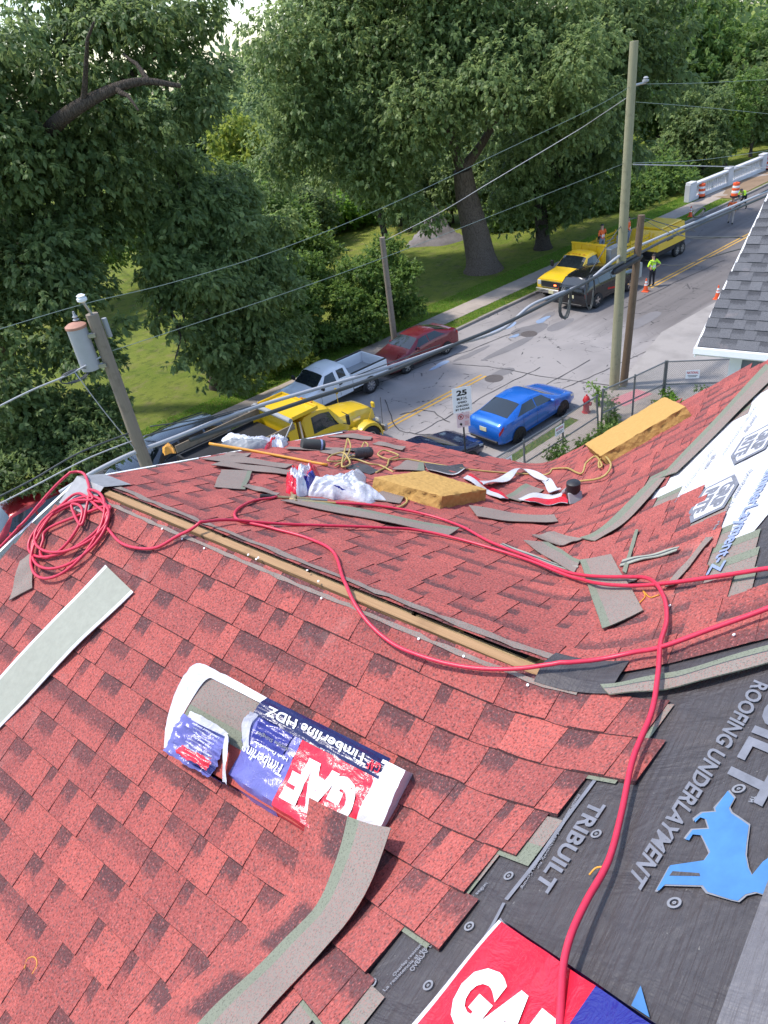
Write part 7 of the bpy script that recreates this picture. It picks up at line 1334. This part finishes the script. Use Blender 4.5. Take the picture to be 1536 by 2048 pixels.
# ------------------------------------------------------------------ fence, weeds, verge plants
def fence(label, a, b, h, n, lean=None):
    A, B = st(*a, .12), st(*b, .12); L = np.linalg.norm(B-A); rz = math.atan2(B[1]-A[1], B[0]-A[0]); f = thing('chain_link_fence', label, 'fence', tuple(A), rz, 'chain link fence panels by the near pavement'); GS = M['steel']; FG = M.setdefault('galv', plain('dull_galvanised', (.17, .175, .175), .5, .4, .2, 30))
    for i in range(n+1):
        mb = MB(); x = L*i/n; lx = random.uniform(-.08, .08) if lean else 0; mb.tube([(x, 0, 0), (x+lx, (lean or 0)*random.uniform(.2, 1), h+.05)], .036, 8); mb.build('post', FG, f)
    for z in (h, h*.45): mb = MB(); mb.tube([(0, (lean or 0)*z/h*.6, z), (L/2, (lean or 0)*z/h*.6, z-.02), (L, (lean or 0)*z/h*.6, z)], .028, 7); mb.build('rail', FG, f)
    for i in range(n):
        x0, x1 = L*i/n, L*(i+1)/n; w_ = x1-x0; mb = MB(); s_ = .075; r_ = .0045; k = int((w_+h)/s_)
        for j in range(k):
            for dr in (1, -1):
                u0 = j*s_-h; u1 = u0+h; z0, z1 = 0.03, h
                if u0 < 0: z0 = z0-u0; u0 = 0
                if u1 > w_: z1 = z1-(u1-w_); u1 = w_
                if z1 <= z0: continue
                a_, b_ = (x0+u0, x0+u1) if dr > 0 else (x1-u0, x1-u1); mb.tube([(a_, (lean or 0)*z0/h*.6, z0), (b_, (lean or 0)*z1/h*.6, z1)], r_, 3, cap=False)
        stuff(mb.build('wire_mesh', FG, f))
    return f, A, rz, L
f1 = fence('leaning chain link fence panels along the near pavement by the blue saloon', (-2.2, -7.25), (4.2, -7.35), 1.5, 3, .12); f2 = fence('upright chain link fence panel between the leaning panels and the corner', (4.3, -7.4), (7.62, -7.95), 1.7, 2); f3_ = fence('chain link panel turning away at the corner towards the grey roofed house', (7.66, -8.0), (9.9, -10.9), 1.7, 1)
M['sign_red'] = plain('sign_red_print', (.50, .04, .05), .5)
for (f, A, rz, L), x, lb in ((f1, 1.2, 'small white company sign on the leaning fence nearest the navy saloon'), (f1, 4.0, 'small white company sign on the leaning fence beside the blue saloon'), (f3_, .95, 'small white company sign on the fence panel at the corner')):
    sgn = thing('fence_sign', lb, 'sign', tuple(A+np.array([math.cos(rz)*x-math.sin(rz)*.0, math.sin(rz)*x, 1.15])), rz, 'small signs hung on the chain link fence'); mb = MB(); mb.box((0, -.03, 0), (.50, .008, .34)); mb.build('plate', M['white_paint'], sgn)
    V, Fs = text_mesh('NATIONAL', .03); V[:, 0] = V[:, 0]/V[:, 0].max()*.42-.21; V[:, 1] = V[:, 1]/V[:, 1].max()*.10+.02; mb = MB(); mb.add([(x_, -.036, z_) for x_, z_ in V[:, :2]], Fs); mb.build('lettering', M['sign_red'], sgn)
    mb = MB(); [mb.box((0, -.0355, -.05-.05*k), (.36-.08*k, .003, .02)) for k in range(2)]; mb.build('small_print', M['black_print'], sgn)
def weed(label, p, h, k, lm, seed, size=.09):
    r_ = np.random.default_rng(seed); root = thing('weed_plant', label, 'plant', tuple(p), 0, 'weeds growing along the fence'); mb = MB(); C, R = [], []
    for i in range(k):
        a = r_.uniform(0, 6.28); q = r_.uniform(.05, .45); hh = h*r_.uniform(.5, 1); e = np.array(p)+[q*math.cos(a), q*math.sin(a), hh]; P = curvy(np.array(p)+[q*.3*math.cos(a), q*.3*math.sin(a), 0], e, r_, 5); mb.tube(P, np.linspace(.010, .004, 5), 5)
        for t in (.4, .6, .8, 1.0): C.append(P[0]+(e-P[0])*t); R.append([.16*h*.7+.04]*3)
    mb.build('stems', LM['mid'], root, world=True); V, Q, col = leaves(C, R, 150*k, size, .3, r_, .2); k_ = np.repeat(V.reshape(-1, 4, 3)[:, :, 2].min(1) > .1, 4); V = V[k_]; col = col[k_]; rawmesh('foliage', V, np.arange(len(V)).reshape(-1, 4), LM[lm], root, col)
for i, (u_, n_, h_, k_, lm, lb) in enumerate(((5.2, -7.2, 1.1, 5, 'mid', 'tall leafy weed growing up the upright fence panel'), (4.6, -7.7, .6, 4, 'mid', 'leafy weed clump inside the gap between the fence panels'), (7.6, -8.25, .6, 5, 'bright', 'bright green weed clump at the corner fence post'), (8.6, -9.2, .8, 3, 'mid', 'thin weed against the corner fence panel'), (1.4, -7.6, .9, 7, 'mid', 'weed clump at the foot of the leaning fence by the roof edge'), (2.8, -7.8, .6, 5, 'mid', 'low weed clump at the middle of the leaning fence'), (6.6, -8.2, .5, 4, 'mid', 'weed clump inside the upright fence panel'), (6.2, -6.0, .9, 4, 'bright', 'yellow green weed at the foot of the two poles'), (3.6, -7.95, .7, 8, 'mid', 'low weed clump near the gap of the leaning fence'), (7.0, -8.6, .5, 5, 'bright', 'bright low weeds below the corner post'))):
    weed(lb, st(u_, n_, .12), h_, k_, lm, 200+i)
# grass blades: verges and the lawn nearest the pavement
def grass(nm, label, boxes, N, hgt, seed):
    r_ = np.random.default_rng(seed); V = []; A = np.array([(b[1]-b[0])*(b[3]-b[2]) for b in boxes]); k = r_.choice(len(boxes), N, p=A/A.sum()); B = np.array(boxes)[k]; u = B[:, 0]+(B[:, 1]-B[:, 0])*r_.random(N); n_ = B[:, 2]+(B[:, 3]-B[:, 2])*r_.random(N)
    P = np.stack([S0[0]+DU[0]*u+DN[0]*n_, S0[1]+DU[1]*u+DN[1]*n_, np.full(N, .115)], 1); a = r_.uniform(0, 6.28, N); w_ = .018+.014*r_.random(N); d = np.stack([np.cos(a)*w_, np.sin(a)*w_, np.zeros(N)], 1); t = P+np.stack([r_.normal(0, .03, N), r_.normal(0, .03, N), hgt*(.5+r_.random(N))], 1)
    V = np.stack([P-d, P+d, t], 1).reshape(-1, 3); col = np.zeros((N*3, 4), np.float32); col[:, 0] = np.repeat(np.clip(r_.normal(.5, .25, N), 0, 1), 3); col[:, 3] = 1; o = rawmesh(nm, V, np.arange(N*3).reshape(-1, 3), LM['bright'], None, col); setp(o, label=label, category='grass', kind='stuff'); return o
grass('grass', 'rough grass on the verges beside the kerbs and along the lawn edge', [(-14, 40, KF+.18, 6.13), (-4, 4.5, -6.18, KN-.18), (-14, 44, 7.58, 9.2)], 60000, .055, 3)
# litter on the lawn and verge
for i, (px_, lb) in enumerate((((1278, 565), 'pale scrap of litter on the verge'),)): pass
